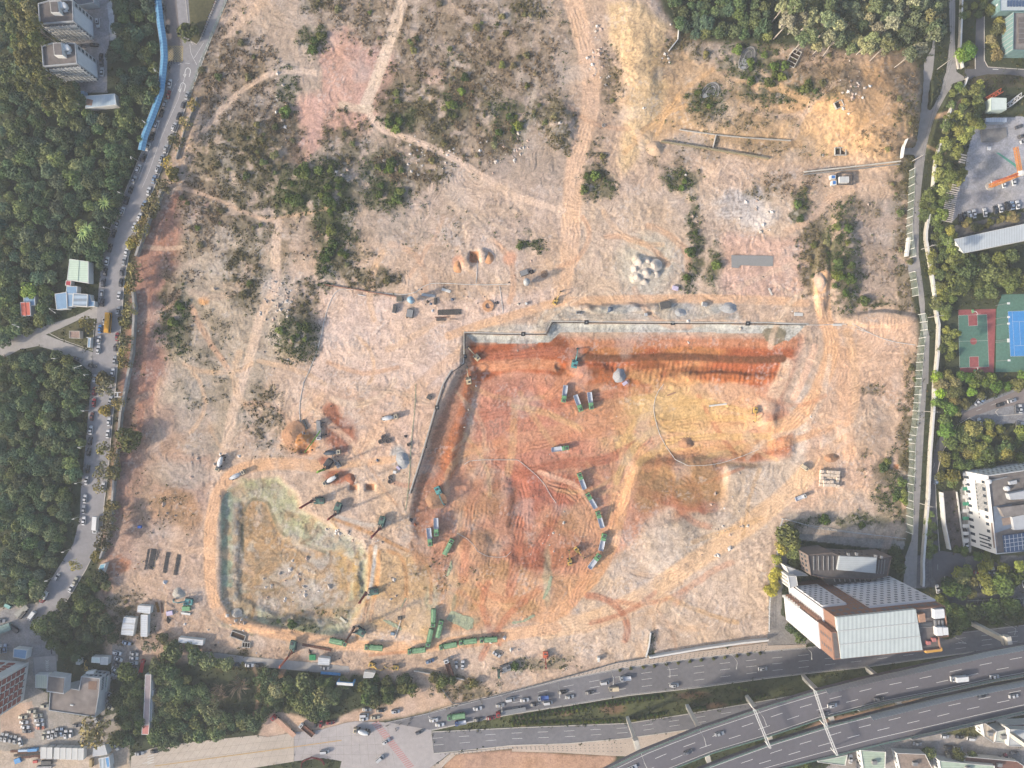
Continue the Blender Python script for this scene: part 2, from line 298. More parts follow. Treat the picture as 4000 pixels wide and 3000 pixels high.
# vegetation zones (D coordinates): cx cy rx ry density kind   g green, o olive, b dry brown
VEG = [(450,180,30,60,.9,'b'),(560,330,50,50,1,'o'),(600,300,30,40,.9,'b'),(1030,210,40,60,.9,'o'),(1230,300,16,40,.9,'o'),(490,440,60,20,.9,'o'),(900,120,40,40,.8,'b'),(1160,220,40,40,.8,'o'),(960,310,30,30,.9,'o'),(1075,300,30,30,1,'o'),(640,300,18,50,.7,'b'),(560,180,40,30,.8,'b'),(880,320,30,20,.9,'o'),(1240,60,14,60,.6,'o'),(700,480,20,30,.8,'o'),(620,430,50,30,1,'g'),(510,580,20,30,.8,'o'),(420,560,30,60,.5,'b'),(1880,450,40,20,.5,'o'),(520,130,60,50,.9,'b'),(480,60,40,50,.6,'b'),(622,205,20,60,1,'g'),(540,290,85,80,.9,'b'),(505,350,80,70,.9,'o'),(600,390,50,40,1,'o'),(680,400,80,50,1.2,'g'),(720,440,55,45,1.2,'g'),(685,90,32,30,1.2,'g'),(700,8,40,20,1,'o'),(760,30,60,35,.8,'b'),(855,60,90,55,.7,'b'),(875,215,55,60,.9,'o'),(860,262,48,20,1.1,'g'),(960,250,50,60,.9,'o'),(985,190,28,60,1.1,'g'),(1010,130,60,80,.7,'b'),(1100,80,90,80,.65,'b'),(1000,40,100,50,.6,'b'),(1130,15,40,30,.9,'o'),(1090,260,50,40,1,'g'),(1200,265,28,50,1.1,'o'),(1140,140,60,60,.7,'b'),(750,300,45,60,.9,'o'),(835,380,48,60,1,'g'),(905,365,60,50,.8,'o'),(835,430,36,30,1,'g'),(725,525,42,55,1.1,'g'),(700,575,18,40,1.2,'g'),(762,595,22,18,1,'o'),(815,600,44,20,1,'o'),(765,560,50,30,.6,'o'),(530,590,34,60,1,'o'),(640,725,45,45,1.2,'g'),(660,650,20,40,.9,'o'),(430,440,50,60,.9,'b'),(460,500,60,60,.6,'b'),(375,680,36,70,1,'g'),(375,600,30,50,.6,'b'),(540,470,50,50,.6,'o'),(600,540,40,60,.5,'o'),(1285,400,32,34,1.1,'g'),(1285,345,24,40,.7,'o'),(1300,160,30,60,.5,'b'),(1325,170,20,60,.6,'o'),(1475,388,30,26,1,'g'),(1700,400,60,26,.6,'b'),(1500,500,14,70,1,'g'),(1493,590,18,40,1.1,'g'),(1540,570,14,50,.9,'g'),(1725,450,18,34,1.1,'g'),(1768,540,34,75,1.1,'o'),(1820,560,34,100,1.2,'g'),(1750,600,18,60,.7,'o'),(1945,400,24,60,.9,'o'),(1950,500,20,80,.8,'o'),(1962,610,16,60,.7,'o'),(1885,655,50,12,1,'g'),(1900,560,50,60,.35,'b'),(1650,150,60,45,.9,'g'),(1710,195,100,26,1,'g'),(1600,120,40,30,.7,'g'),(1530,215,40,30,.9,'g'),(1490,110,60,26,.7,'o'),(1760,130,60,24,.8,'b'),(1800,170,40,30,.7,'b'),(1950,190,40,50,.6,'b'),(1960,270,20,50,.9,'o'),(1900,310,40,26,.6,'b'),(1580,260,120,22,.5,'o'),(1600,320,150,16,.4,'o'),(1930,1050,44,70,1,'g'),(1900,1000,40,30,.5,'o'),(1965,850,18,80,.9,'o'),(1958,960,20,80,.9,'o'),(1880,838,30,14,.7,'o'),(575,890,34,50,.7,'o'),(600,960,50,30,.5,'o'),(1138,525,28,18,.9,'g'),(440,720,40,60,.5,'o'),(440,820,60,60,.4,'o'),(350,1100,60,60,.3,'o'),(1810,1130,110,12,.7,'g'),(700,1330,60,24,.4,'g'),(610,1350,90,16,.6,'g'),(960,1240,60,40,.25,'g'),(1405,1400,10,30,.9,'g'),(1570,1390,40,8,.5,'g'),(1150,1440,80,12,.6,'g'),(250,1330,60,60,.8,'o'),(500,1430,60,20,.7,'o'),(1000,1490,60,22,1,'o'),(880,350,60,60,.5,'b'),(1030,300,60,60,.6,'b'),(640,500,60,40,.4,'b'),(300,760,20,60,.4,'b'),(280,900,20,60,.4,'b'),(1450,345,40,14,.5,'o'),(1640,420,30,16,.6,'o'),(940,500,80,60,.25,'o'),(1060,480,60,40,.2,'o')]
vegd = np.zeros(X.shape); vegk = np.zeros(X.shape)
vn1 = fbm(X, Y, 34, 51, 3)
q = 4000/2212
for (cx, cy, rx, ry, dn, kd) in VEG:
    m = emask(cx*q, cy*q, rx*q*1.12, ry*q*1.12, 40, .6)*(1-.92*np.clip(roadm*1.2, 0, 1))*np.clip((vn1-.5+.17*dn)*6+.45, 0, 1)*min(dn*1.15, 1)
    paint(m, {'g': (84,90,60), 'o': (104,99,76), 'b': (138,123,103)}[kd], .75)
    vegd = np.maximum(vegd, m*dn); vegk = np.where(m > .3, {'g': 0, 'o': 1, 'b': 2}[kd], vegk)
# outside vegetation that is not pavement
# crossing vehicle tracks all over the open ground
rr = random.Random(77); E([(1470,905,120,50)], (220,182,128), .5, 60, .9)
for k in range(120):
    zone = rr.choice([(940,960,1680,1350), (940,960,1680,1350), (1000,830,1690,990), (1740,720,1960,1100), (660,640,1000,1000), (260,700,460,1300), (1240,420,1760,660), (480,1380,1400,1440), (800,430,1220,620), (1250,1180,1660,1400), (380,450,640,900), (1340,160,1950,340)])
    x = rr.uniform(zone[0], zone[2]); y = rr.uniform(zone[1], zone[3]); a = rr.choice([.9, 1.3, 2.2, .2, 2.8])+rr.uniform(-.4, .4); cv = rr.uniform(-.35, .35); pt = []
    for j in range(7): pt += [x, y]; x += 26*math.cos(a); y += 26*math.sin(a)*rr.uniform(.8, 1.1); a += cv
    iw = (zone[0] in (940, 1000)); cl_ = rr.choice([(204,140,104), (222,172,132), (190,122,92), (216,176,130)] if iw else [(224,198,176), (212,170,140), (196,172,154), (220,184,152)])
    T(D(*pt), rr.uniform(6, 15), cl_, rr.uniform(.35, .7), 10, 1.3, rr.uniform(9, 12))
for q_ in (D(1340,960, 1380,900, 1450,870, 1540,870, 1620,890), D(1350,1000, 1400,930, 1500,900, 1640,905), D(1380,1000, 1450,950, 1540,940, 1660,945), D(1330,1040, 1360,970, 1420,930, 1500,925)): T(q_, 13, (220,180,124), .75, 8, 1.3, 11)
E([(1465,1048,90,44)], (170,136,98), .65, 50, .8)
roadm = np.minimum(roadm, 1); 
# fine soil variation everywhere
s1 = fbm(X, Y, 300, 21)-.5; s2 = fbm(X, Y, 60, 22)-.5; s3 = fbm(X+40*wx, Y+40*wy, 14, 23, 3)-.5
hue = fbm(X, Y, 90, 25)-.5
rw = X+70*wx+26*wx2; rh = Y+70*wy+26*wy2
r1 = 1-np.abs(vn(rw, rh*1.0, 22, 61)*2-1); r2 = 1-np.abs(vn(rw*.6+rh*.8, rh*.6-rw*.8, 13, 62)*2-1)
patch = np.clip((fbm(X, Y, 70, 63)-.42)*5, 0, 1)
rid = (r1**4*.7+r2**4*.6)
smo = 1-.72*np.clip(roadm, 0, 1); s3 = s3*smo; s2 = s2*(1-.4*np.clip(roadm, 0, 1))
colr *= (1+.30*s1+.36*s2+.50*s3)[..., None]
colr *= (1-.16*rid*patch*smo)[..., None]
colr[..., 0] *= 1+.10*hue; colr[..., 2] *= 1-.22*hue
colr[:] = colr*(1+sitem[..., None]*np.array([.01, 0, -.045]))
# streaks left by blades and tracks: noise smeared along a swirling flow field
def lic(seed, L, sc, k):
    r = np.random.default_rng(seed); w = r.random(X.shape).astype(np.float32); th = (fbm(X, Y, sc, seed+1, 2)*k).astype(np.float32); cx_, cy_ = np.cos(th), np.sin(th)
    acc = w.copy(); J, I = np.meshgrid(np.arange(NY), np.arange(NX), indexing='ij')
    for sg in (-1, 1):
        px = I.astype(np.float32); py = J.astype(np.float32)
        for _ in range(L):
            i = np.clip(np.rint(px).astype(np.int32), 0, NX-1); j = np.clip(np.rint(py).astype(np.int32), 0, NY-1)
            px += sg*cx_[j, i]; py += sg*cy_[j, i]; acc += w[np.clip(np.rint(py).astype(np.int32), 0, NY-1), np.clip(np.rint(px).astype(np.int32), 0, NX-1)]
    acc = (acc-acc.mean())/acc.std(); return acc
lc1 = lic(301, 7, 150, 14); lc2 = lic(401, 4, 50, 16)
flat_ = np.clip((fbm(X, Y, 110, 411)-.36)*4, 0, 1)
streak = (lc1*flat_+lc2*(1-flat_))*sitem
colr *= (1+.095*streak)[..., None]
# pale grit scattered over the open soil and grey rubble spill
gr = np.clip((vn(X, Y, 7, 71)*vn(X, Y, 60, 72)-.50)*8, 0, 1)*sitem*smo**2
paint(gr, (222,214,208), .3)
gr = np.clip((vn(X, Y, 6, 73)*fbm(X, Y, 110, 74)-.44)*8, 0, 1)*sitem*smo**2
paint(gr, (120,104,92), .5)
gz = np.clip((fbm(X, Y, 130, 75)-.56)*7, 0, 1)*sitem*np.clip((s2+.1)*6, 0, 1)
paint(gz, (196,186,178), .35)
# ------------------------------------------------------------------ heights
def HP(pts, z, slope, warp=0): hgt[:] += z*pmask(pts, warp, slope)
RIM = c(1,1,1815,1226, 2212,1240)+c(2,1,300,1242, 352,1135, 2212,1148)+c(3,1,0,1145, 330,1150)+D(1735,790, 1715,850, 1745,900, 1725,990, 1640,1010, 1570,1010, 1560,1100, 1400,1140, 1290,1230, 1150,1260, 960,1250, 915,1200, 888,1120, 905,1040, 955,880, 1000,790)
FLOOR = D(1030,790, 1100,800, 1240,785, 1680,785, 1660,850, 1600,900, 1690,930, 1690,975, 1560,985, 1370,1000, 1340,1100, 1250,1180, 1000,1180, 950,1130, 985,1000, 1010,900)
q = 4000/2212
fade = np.clip((1235*q-Y)/(260*q), 0, 1); fade = fade*fade*(3-2*fade); fx = np.clip((1760*q-X)/(330*q), 0, 1); fade *= .12+.88*fx*fx*(3-2*fx)
hgt[:] += -3.6*pmask(RIM, 0, 9)*fade-3.2*pmask(FLOOR, 6, 12)*fade
HP(PIT2, -1.8, 10); HP(PIT2F, -1.2, 9)
q = 4000/2212
def HE(cx, cy, rx, ry, z, f=1.2, warp=20): hgt[:] += z*(lambda m: m*m*(3-2*m))(emask(cx*q, cy*q, rx*q, ry*q, warp, f))
HE(1900,240,110,90, 9); HE(1760,190,90,40, 3); HE(1385,60,60,50, 2.5, 1.2); HE(1380,200,34,100, 1.8, 1.2); HE(1400,140,50,40, 1.8)
HE(1650,250,200,40, 2.5); HE(1905,690,80,16, 2.5, .5, 6); HE(1775,600,16,70, 2.5, .8, 6); HE(1820,560,30,100, 2.5, 1)
HE(1700,470,60,30, 1.2); HE(690,410,80,50, 3); HE(640,720,40,44, 2.5); HE(520,320,90,80, 2.5); HE(1210,265,22,50, 2)
HE(1860,920,40,60, 1.4); HE(1690,970,24,30, 1.2, .9, 14); HE(1450,1180,60,50, 2, 1)
hgt[:] += -.9*pmask(D(1100,1030, 1138,1035, 1132,1140, 1106,1140), 16, 7)-.9*pmask(D(1110,1190, 1185,1180, 1190,1215, 1115,1222), 18, 7); HE(1300,1180,40,30, -1.2)
HE(600,1350,100,12, 1.5, .8); HE(800,1240,20,60, -1.2, .6); HE(850,980,60,30, .6)
HE(655,955,14,14, 2, 1, 4); HE(640,945,24,26, 1.4, 1, 5); HE(1210,790,10,8, -1.5, .8, 4); HE(1025,1180,40,30,1.5)
HE(1280,800,40,14, 2.2, .9, 8); HE(1560,815,110,10, 1.8, .9, 10); HE(1660,900,20,30,1.5); HE(1490,1010,60,20,1.4)
for cx, cy, rx, ry in [(1395,570,10,12),(1378,560,9,9),(1405,592,12,9),(1385,590,8,10),(1412,575,9,8),(1372,600,8,10)]: HE(cx,cy,rx,ry,1.8,1,5)
for cx, cy in [(1262,664),(1285,668),(1310,664),(1335,670),(1360,663),(1385,669),(1410,664)]: HE(cx,cy,16,7,1.3,1,5)
# square test pits dug in the soil
def sqpit(p, dep=2.0):
    hgt[:] += -dep*pmask(p, 0, 3); P(p, (178,126,90), .9, 0, 2)
sqpit(c(1,1,1842,515, 1925,515, 1925,608, 1848,606)); sqpit(c(1,2,950,862, 1022,862, 1022,912, 950,912)); sqpit(c(1,2,812,868, 875,868, 875,920, 812,920)); sqpit(c(1,2,380,520, 452,520, 452,600, 380,600)); sqpit(c(3,2,1082,695, 1125,695, 1125,735, 1082,735), 1.2)
HE(1042,550,10,12, 2.2, 1, 3); HE(1008,1.0*555+15,12,12, 1.8, 1, 3)
E([(1100,558,14,15), (990,568,12,16)], (222,170,140), .9, 8)
rough = np.clip(fbm(X, Y, 160, 81)*1.9-.35, 0.15, 1.3)
hsite = hgt+sitem*rough*smo*((fbm(X, Y, 44, 82)-.5)*.9+(fbm(rw, rh, 16, 83, 3)-.5)*.42-rid*patch*.24)+rut
hsite = hsite+.085*streak
hgt[:] = hsite+sitem*vegd*.25*(fbm(X, Y, 12, 84, 2)-.2)
# teeth marks of the excavator bucket on the cut banks
def teeth(pts, per, amp, ang):
    m = pmask(pts, 6, 5); t = (X*math.cos(ang)+Y*math.sin(ang))+14*wx2
    st = np.sin(t*6.283/per); m = m*np.clip(vn(X, Y, 50, 91)*1.6-.2, 0, 1); hgt[:] += m*st*amp; colr[:] = colr*(1+.06*m*st)[..., None]
teeth(D(1230,752, 1700,752, 1690,800, 1240,775), 9, .10, 0); teeth(D(1300,780, 1700,785, 1680,825, 1330,830), 19, .16, .2)
teeth(D(1040,830, 1180,850, 1200,990, 1020,1000), 16, .07, .5); teeth(D(1380,920, 1600,900, 1640,990, 1400,1090), 15, .08, 1.9); teeth(D(950,1080, 1300,1100, 1250,1240, 950,1220), 15, .08, .25)
teeth(D(1850,675, 1960,690, 1960,715, 1850,705), 14, .14, 0); teeth(D(1010,1230, 1220,1230, 1200,1340, 960,1360), 17, .09, .4); teeth(D(1180,1060, 1270,1070, 1280,1110, 1190,1090), 12, .1, 1.2)
FLATS = []   # filled in by the roads: the ground is pressed flat below pavement
# ------------------------------------------------------------------ materials
MATS = {}
def mat(name, rgb=(128,128,128), rough=.8, noise=.25, nscale=.6, metal=0, objcol=False, spec=.3, bump=0, attr=None, n2=0, emit=0, k=.6, alpha=1, stripes=None):
    if name in MATS: return MATS[name]
    m = bpy.data.materials.new(name); m.use_nodes = True; nt = m.node_tree; b = nt.nodes['Principled BSDF']
    b.inputs['Roughness'].default_value = rough; b.inputs['Metallic'].default_value = metal
    b.inputs['Specular IOR Level'].default_value = spec; L = nt.links.new
    co = nt.nodes.new('ShaderNodeNewGeometry' if not stripes else 'ShaderNodeTexCoord'); pos = co.outputs['Position'] if not stripes else co.outputs['Object']
    nz = nt.nodes.new('ShaderNodeTexNoise'); nz.inputs['Scale'].default_value = nscale; nz.inputs['Detail'].default_value = 6; L(pos, nz.inputs['Vector'])
    mr = nt.nodes.new('ShaderNodeMapRange'); mr.inputs[1].default_value = .25; mr.inputs[2].default_value = .75
    mr.inputs[3].default_value = 1-noise; mr.inputs[4].default_value = 1+noise; L(nz.outputs[0], mr.inputs[0]); fac = mr.outputs[0]
    if n2:
        nb = nt.nodes.new('ShaderNodeTexNoise'); nb.inputs['Scale'].default_value = nscale*.06; nb.inputs['Detail'].default_value = 3; L(pos, nb.inputs['Vector'])
        m2 = nt.nodes.new('ShaderNodeMapRange'); m2.inputs[1].default_value = .3; m2.inputs[2].default_value = .7; m2.inputs[3].default_value = 1-n2; m2.inputs[4].default_value = 1+n2
        L(nb.outputs[0], m2.inputs[0]); mm = nt.nodes.new('ShaderNodeMath'); mm.operation = 'MULTIPLY'; L(fac, mm.inputs[0]); L(m2.outputs[0], mm.inputs[1]); fac = mm.outputs[0]
    if stripes:
        wv = nt.nodes.new('ShaderNodeTexWave'); wv.inputs['Scale'].default_value = stripes[0]*.3; wv.bands_direction = stripes[1]; L(pos, wv.inputs['Vector'])
        m3 = nt.nodes.new('ShaderNodeMapRange'); m3.inputs[3].default_value = 1-stripes[2]*1.5; m3.inputs[4].default_value = 1.0; L(wv.outputs['Fac'], m3.inputs[0])
        mm = nt.nodes.new('ShaderNodeMath'); mm.operation = 'MULTIPLY'; L(fac, mm.inputs[0]); L(m3.outputs[0], mm.inputs[1]); fac = mm.outputs[0]
    vm = nt.nodes.new('ShaderNodeVectorMath'); vm.operation = 'SCALE'; L(fac, vm.inputs['Scale'])
    if attr: a = nt.nodes.new('ShaderNodeVertexColor'); a.layer_name = attr; L(a.outputs[0], vm.inputs[0])
    elif objcol: a = nt.nodes.new('ShaderNodeObjectInfo'); L(a.outputs['Color'], vm.inputs[0])
    else: vm.inputs[0].default_value = tuple(lin(*rgb, k))
    L(vm.outputs[0], b.inputs['Base Color'])
    if bump:
        bp = nt.nodes.new('ShaderNodeBump'); bp.inputs['Strength'].default_value = bump; bp.inputs['Distance'].default_value = .3; L(nz.outputs[0], bp.inputs['Height']); L(bp.outputs[0], b.inputs['Normal'])
    MATS[name] = m; return m
def lc(r, g, b, k=.6): v = lin(r, g, b, k); return (float(v[0]), float(v[1]), float(v[2]), 1.0)
# ------------------------------------------------------------------ mesh builder and object helpers
class MB:
    def __init__(s): s.v = []; s.f = []
    def add(s, v, f):
        o = len(s.v); s.v += [tuple(p) for p in v]; s.f += [tuple(i+o for i in q) for q in f]; return s
    def box(s, x0, x1, y0, y1, z0, z1, tx=0, ty=0):
        return s.add([(x0,y0,z0),(x1,y0,z0),(x1,y1,z0),(x0,y1,z0),(x0+tx,y0+ty,z1),(x1-tx,y0+ty,z1),(x1-tx,y1-ty,z1),(x0+tx,y1-ty,z1)],
                     [(3,2,1,0),(4,5,6,7),(0,1,5,4),(1,2,6,5),(2,3,7,6),(3,0,4,7)])
    def prism(s, pts, z0, z1, top=None):
        a = sum(p[0]*q[1]-q[0]*p[1] for p, q in zip(pts, pts[1:]+pts[:1]))
        top = top or pts
        if a < 0: pts = pts[::-1]; top = top[::-1]
        n = len(pts); vs = [(p[0], p[1], z0) for p in pts]+[(p[0], p[1], z1) for p in top]
        s.add(vs, [tuple(range(n))[::-1], tuple(range(n, 2*n))]+[(i, (i+1) % n, n+(i+1) % n, n+i) for i in range(n)]); return s
    def cyl(s, cx, cy, z0, z1, r0, r1=None, n=12, axis='z'):
        r1 = r0 if r1 is None else r1; v = []
        for z, r in ((z0, r0), (z1, r1)):
            for k in range(n):
                a = 2*math.pi*k/n; p = (r*math.cos(a), r*math.sin(a))
                v.append({'z': (cx+p[0], cy+p[1], z), 'y': (cx+p[0], z, cy+p[1]), 'x': (z, cx+p[0], cy+p[1])}[axis])
        return s.add(v, [tuple(range(n))[::-1], tuple(range(n, 2*n))]+[(k, (k+1) % n, n+(k+1) % n, n+k) for k in range(n)])
    def tube(s, pts, r, n=6, r1=None):
        pts = [Vector(p) for p in pts]; v = []; m = len(pts)
        for i, p in enumerate(pts):
            d = (pts[min(i+1, m-1)]-pts[max(i-1, 0)]); d = d.normalized() if d.length else Vector((0,0,1))
            u = d.cross(Vector((0,0,1))); u = u.normalized() if u.length > 1e-3 else Vector((1,0,0)); w = u.cross(d)
            rr = r if r1 is None else r+(r1-r)*i/(m-1)
            for k in range(n):
                a = 2*math.pi*k/n; v.append(p+u*rr*math.cos(a)+w*rr*math.sin(a))
        f = [(i*n+k, i*n+(k+1) % n, (i+1)*n+(k+1) % n, (i+1)*n+k) for i in range(m-1) for k in range(n)]
        return s.add(v, f+[tuple(range(n))[::-1], tuple(range((m-1)*n, m*n))])
    def beam(s, a, b, w, h=None):
        h = h or w; a = Vector(a); b = Vector(b); d = (b-a).normalized(); u = d.cross(Vector((0,0,1)))
        u = u.normalized() if u.length > 1e-3 else Vector((1,0,0)); q = u.cross(d)
        v = [p+u*sx*w/2+q*sy*h/2 for p in (a, b) for sx, sy in ((-1,-1),(1,-1),(1,1),(-1,1))]
        return s.add(v, [(3,2,1,0),(4,5,6,7),(0,1,5,4),(1,2,6,5),(2,3,7,6),(3,0,4,7)])
    def quad(s, a, b, c_, d): return s.add([a, b, c_, d], [(0,1,2,3)])
    def strip(s, A, B, z=None):     # two matching 3-D polylines
        n = len(A); return s.add(list(A)+list(B), [(i, i+1, n+i+1, n+i) for i in range(n-1)])
    def me(s, name, m):
        me = bpy.data.meshes.new(name); me.from_pydata(s.v, [], s.f); me.materials.append(m); me.update(); return me
    def build(s, name, m, parent=None, loc=None, color=None):
        bm = bmesh.new(); me = s.me(name, m); bm.from_mesh(me); bmesh.ops.recalc_face_normals(bm, faces=bm.faces); bm.to_mesh(me); bm.free()
        return link(name, me, parent, loc, color)
def link(name, me, parent=None, loc=None, color=None):
    o = bpy.data.objects.new(name, me); COL.objects.link(o)
    if parent: o.parent = parent
    if loc: o.location = loc
    if color: o.color = color
    return o
def tag(o, label=None, cat=None, group=None, kind=None):
    if label: o['label'] = label
    if cat: o['category'] = cat
    if group: o['group'] = group
    if kind: o['kind'] = kind
    return o
def thing(name, label, cat, loc=(0,0,0), rot=0, group=None):
    o = bpy.data.objects.new(name, None); COL.objects.link(o); o.location = loc; o.rotation_euler = (0,0,rot); o.empty_display_size = .1
    return tag(o, label, cat, group)
def copy_tree(root, loc, rot=0, label=None, group=None, color=None, scale=None, colored=()):
    r = root.copy(); COL.objects.link(r); r.location = loc; r.rotation_euler = (0,0,rot)
    if scale: r.scale = scale
    if label: r['label'] = label
    if group: r['group'] = group
    for ch in KIDS[root.name]:
        d = ch[0].copy(); COL.objects.link(d); d.parent = r
        if color and ch[0].get('paint'): d.color = color
        for g in ch[1]:
            e = g.copy(); COL.objects.link(e); e.parent = d
    return r
KIDS = {}
def proto(root):     # remember the parts of a prototype (paint flag is kept beside the object, not on it)
    KIDS[root.name] = [(ch, list(ch.children)) for ch in root.children]; return root
def offs(pts, d):
    o = []; n = len(pts)
    for i, p in enumerate(pts):
        a = pts[max(i-1, 0)]; b = pts[min(i+1, n-1)]; dx, dy = b[0]-a[0], b[1]-a[1]; L = math.hypot(dx, dy) or 1
        o.append((p[0]-dy/L*d, p[1]+dx/L*d))
    return o
def resamp(pts, step):
    o = [pts[0]]; acc = 0; last = pts[0]
    for a, b in zip(pts[:-1], pts[1:]):
        L = math.hypot(b[0]-a[0], b[1]-a[1]); t = step-acc
        while t <= L: o.append((a[0]+(b[0]-a[0])*t/L, a[1]+(b[1]-a[1])*t/L)); t += step
        acc = (acc+L) % step
    return o
def wp(pts, z=0.0): return [W(p, z)[:2] for p in pts]
# ------------------------------------------------------------------ roads: slabs over flattened ground
ASPH = mat('asphalt', (122,121,125), .9, .14, .5, n2=.16); ASPH2 = mat('worn_asphalt', (150,148,150), .9, .12, .5, n2=.12)
CONC = mat('pale_concrete_road', (196,184,170), .9, .10, .4, n2=.10); JUNC = mat('junction_concrete', (178,172,170), .9, .10, .4, n2=.12)
PAVER = mat('paving', (196,180,164), .9, .16, 1.5, n2=.10); KERB = mat('kerb', (206,200,190), .9, .12, 1); WHITE = mat('road_paint', (226,226,222), .8, .10, 2)
DARKA = mat('dark_asphalt', (104,104,108), .9, .10, .5, n2=.08); LANE = mat('lane_concrete', (168,164,160), .9, .12, .5, n2=.12)
BROWNA = mat('brown_asphalt', (136,126,122), .9, .12, .8, n2=.10)
def road(name, pts, m, z=.06, kind='structure'):
    FLATS.append(pts); o = MB().prism(wp(pts), -.5, z).build(name, m); o['kind'] = kind; return o
WL = c(0,0,1395,-80, 1400,0, 1440,300, 1452,600, 1405,900, 1300,1150, 1200,1370, 1105,1600)+c(0,1,1000,190, 930,380, 888,540, 862,750, 850,870, 838,1090, 805,1380, 790,1560, 785,1659)+c(0,2,742,500, 700,900, 690,1150, 635,1380, 545,1520, 460,1659)+c(0,3,400,100, 335,235, 300,320)
WR = c(0,0,2000,-80, 1962,0, 1800,400, 1690,700, 1560,1050, 1420,1400, 1318,1659)+c(0,1,1230,200, 1160,400, 1112,550, 1072,800, 1060,1000, 1038,1250, 1015,1500, 1003,1659)+c(0,2,965,400, 942,700, 905,1000, 880,1280, 820,1450, 745,1600, 710,1659)+c(0,3,620,150, 520,300, 420,400, 330,440)
road('curved_road', WL+WR[::-1], ASPH2)
road('side_road', c(0,1,846,975, 720,1040, 600,1090, 400,1150, 170,1230, 0,1300, -200,1380, -200,1530, 0,1450, 170,1362, 330,1330, 500,1378, 680,1470, 786,1556, 803,1385, 640,1325, 500,1275, 395,1232, 520,1180, 700,1095, 838,1092), LANE, .05)
road('perimeter_road', c(3,0,1560,-80, 1617,-80, 1617,150, 1612,330, 1620,480, 1628,620, 1690,660, 1700,690, 1600,720, 1500,920, 1440,1060, 1400,1200, 1350,1400, 1320,1659)+c(3,1,1305,250, 1300,540, 1330,740, 1355,960, 1355,1060, 1395,1250, 1385,1659)+c(3,2,1370,0, 1330,700, 1300,1200, 1285,1659)+c(3,3,1280,110, 1170,80)+c(3,2,1185,1500, 1240,1350, 1255,1200, 1265,700, 1312,0)+c(3,1,1325,1659, 1352,1290, 1320,1060, 1310,980, 1280,690, 1215,690, 1200,590, 1250,580, 1245,400, 1260,80)+c(3,0,1270,1659, 1260,1350, 1140,1345, 1135,1262, 1262,1262, 1290,1060, 1320,800, 1340,560, 1420,410, 1440,200, 1442,440, 1400,860, 1395,950, 1470,810, 1540,620, 1575,340), LANE, .06)
UN = c(1,3,1130,1262, 1500,1180, 1720,1120, 2212,1000)+c(2,3,400,900, 850,812, 1300,745, 1750,690, 2212,645)+c(3,3,470,605, 900,560, 1700,480, 2212,420, 2400,395)
US = c(1,3,1520,1332, 1850,1262, 2212,1193)+c(2,3,500,1115, 1000,1032, 1600,965, 2212,882)+c(3,3,400,835, 800,792, 1300,722, 1900,640, 2400,580)
road('upper_frontage_road', UN+US[::-1], ASPH)
LN = c(1,3,1520,1346, 2212,1312)+c(2,3,500,1292, 1000,1272, 1500,1195, 2212,1072)+c(3,3,400,1000, 700,900, 1200,820)
LS = c(1,3,1540,1532, 2212,1462)+c(2,3,500,1445, 1000,1400, 1500,1330, 2212,1260)+c(3,3,400,1200, 700,1120, 1200,1040)
road('lower_frontage_road', LN+LS[::-1], ASPH)
road('junction', c(1,3,1130,1264, 1497,1182, 1500,1240, 1517,1332, 1517,1347, 1537,1530, 1690,1515, 1600,1590, 1500,1659, 1380,1760, 700,1760, 740,1600, 690,1590, 600,1578, 580,1572, 400,1592, 330,1600, 330,1350, 540,1332, 780,1268, 860,1255), JUNC, .055)
road('concrete_road', c(0,3,1135,1560, 1300,1492, 1500,1452, 2212,1375)+c(1,3,100,1392, 328,1352, 328,1603, 0,1655, -700,1780, -1090,1780), CONC, .05)
road('north_sidewalk', c(1,3,1500,1178, 1720,1118, 2212,998)+c(2,3,400,898, 850,810, 1300,743, 1750,688, 2212,643)+c(3,3,330,612, 330,590, 0,600)+c(2,3,2205,575, 1700,640, 1180,705, 960,730, 800,780, 500,860, 0,985)+c(1,3,2212,985, 1700,1110), PAVER, .15)
road('south_sidewalk', c(1,3,1540,1534, 2212,1465)+c(2,3,500,1448, 1000,1403, 1500,1333, 1500,1430, 1250,1560, 900,1555, 400,1525, 0,1515)+c(1,3,2212,1490, 1730,1540, 1600,1659, 1500,1659, 1610,1590, 1695,1515), PAVER, .15)
road('inner_drive', c(3,2,1500,420, 1560,430, 1500,600, 1470,720, 1445,850, 1455,1100, 1480,1440, 1700,1470, 1720,1659)+c(3,3,1530,0, 1535,110, 1600,170, 1470,150, 1430,0)+c(3,2,1420,1659, 1410,1300, 1400,1000, 1420,700, 1440,560), DARKA, .05)
road('estate_drive', c(3,0,1700,598, 1785,598, 1800,560, 1790,460, 1800,140, 1865,140, 1865,520, 1890,570, 1960,585, 2300,600, 2300,675, 2100,645, 1900,640, 1780,665, 1740,690, 1700,680), DARKA, .05)
road('car_park_lane', c(3,2,1690,250, 2100,80, 2300,0, 2300,140, 2200,170, 1960,215, 1740,290, 1650,330), BROWNA, .05)
road('north_lane', c(0,0,1405,-60, 1520,-60, 1545,200, 1580,400, 1575,540, 1460,530, 1450,300), BROWNA, .075)
road('yard_drive', c(0,3,290,700, 480,690, 490,830, 300,850), LANE, .05)
road('service_road', c(1,3,-430,655, -60,700, 400,740, 800,780, 810,830, 500,830, 0,780, -430,710), LANE, .04)
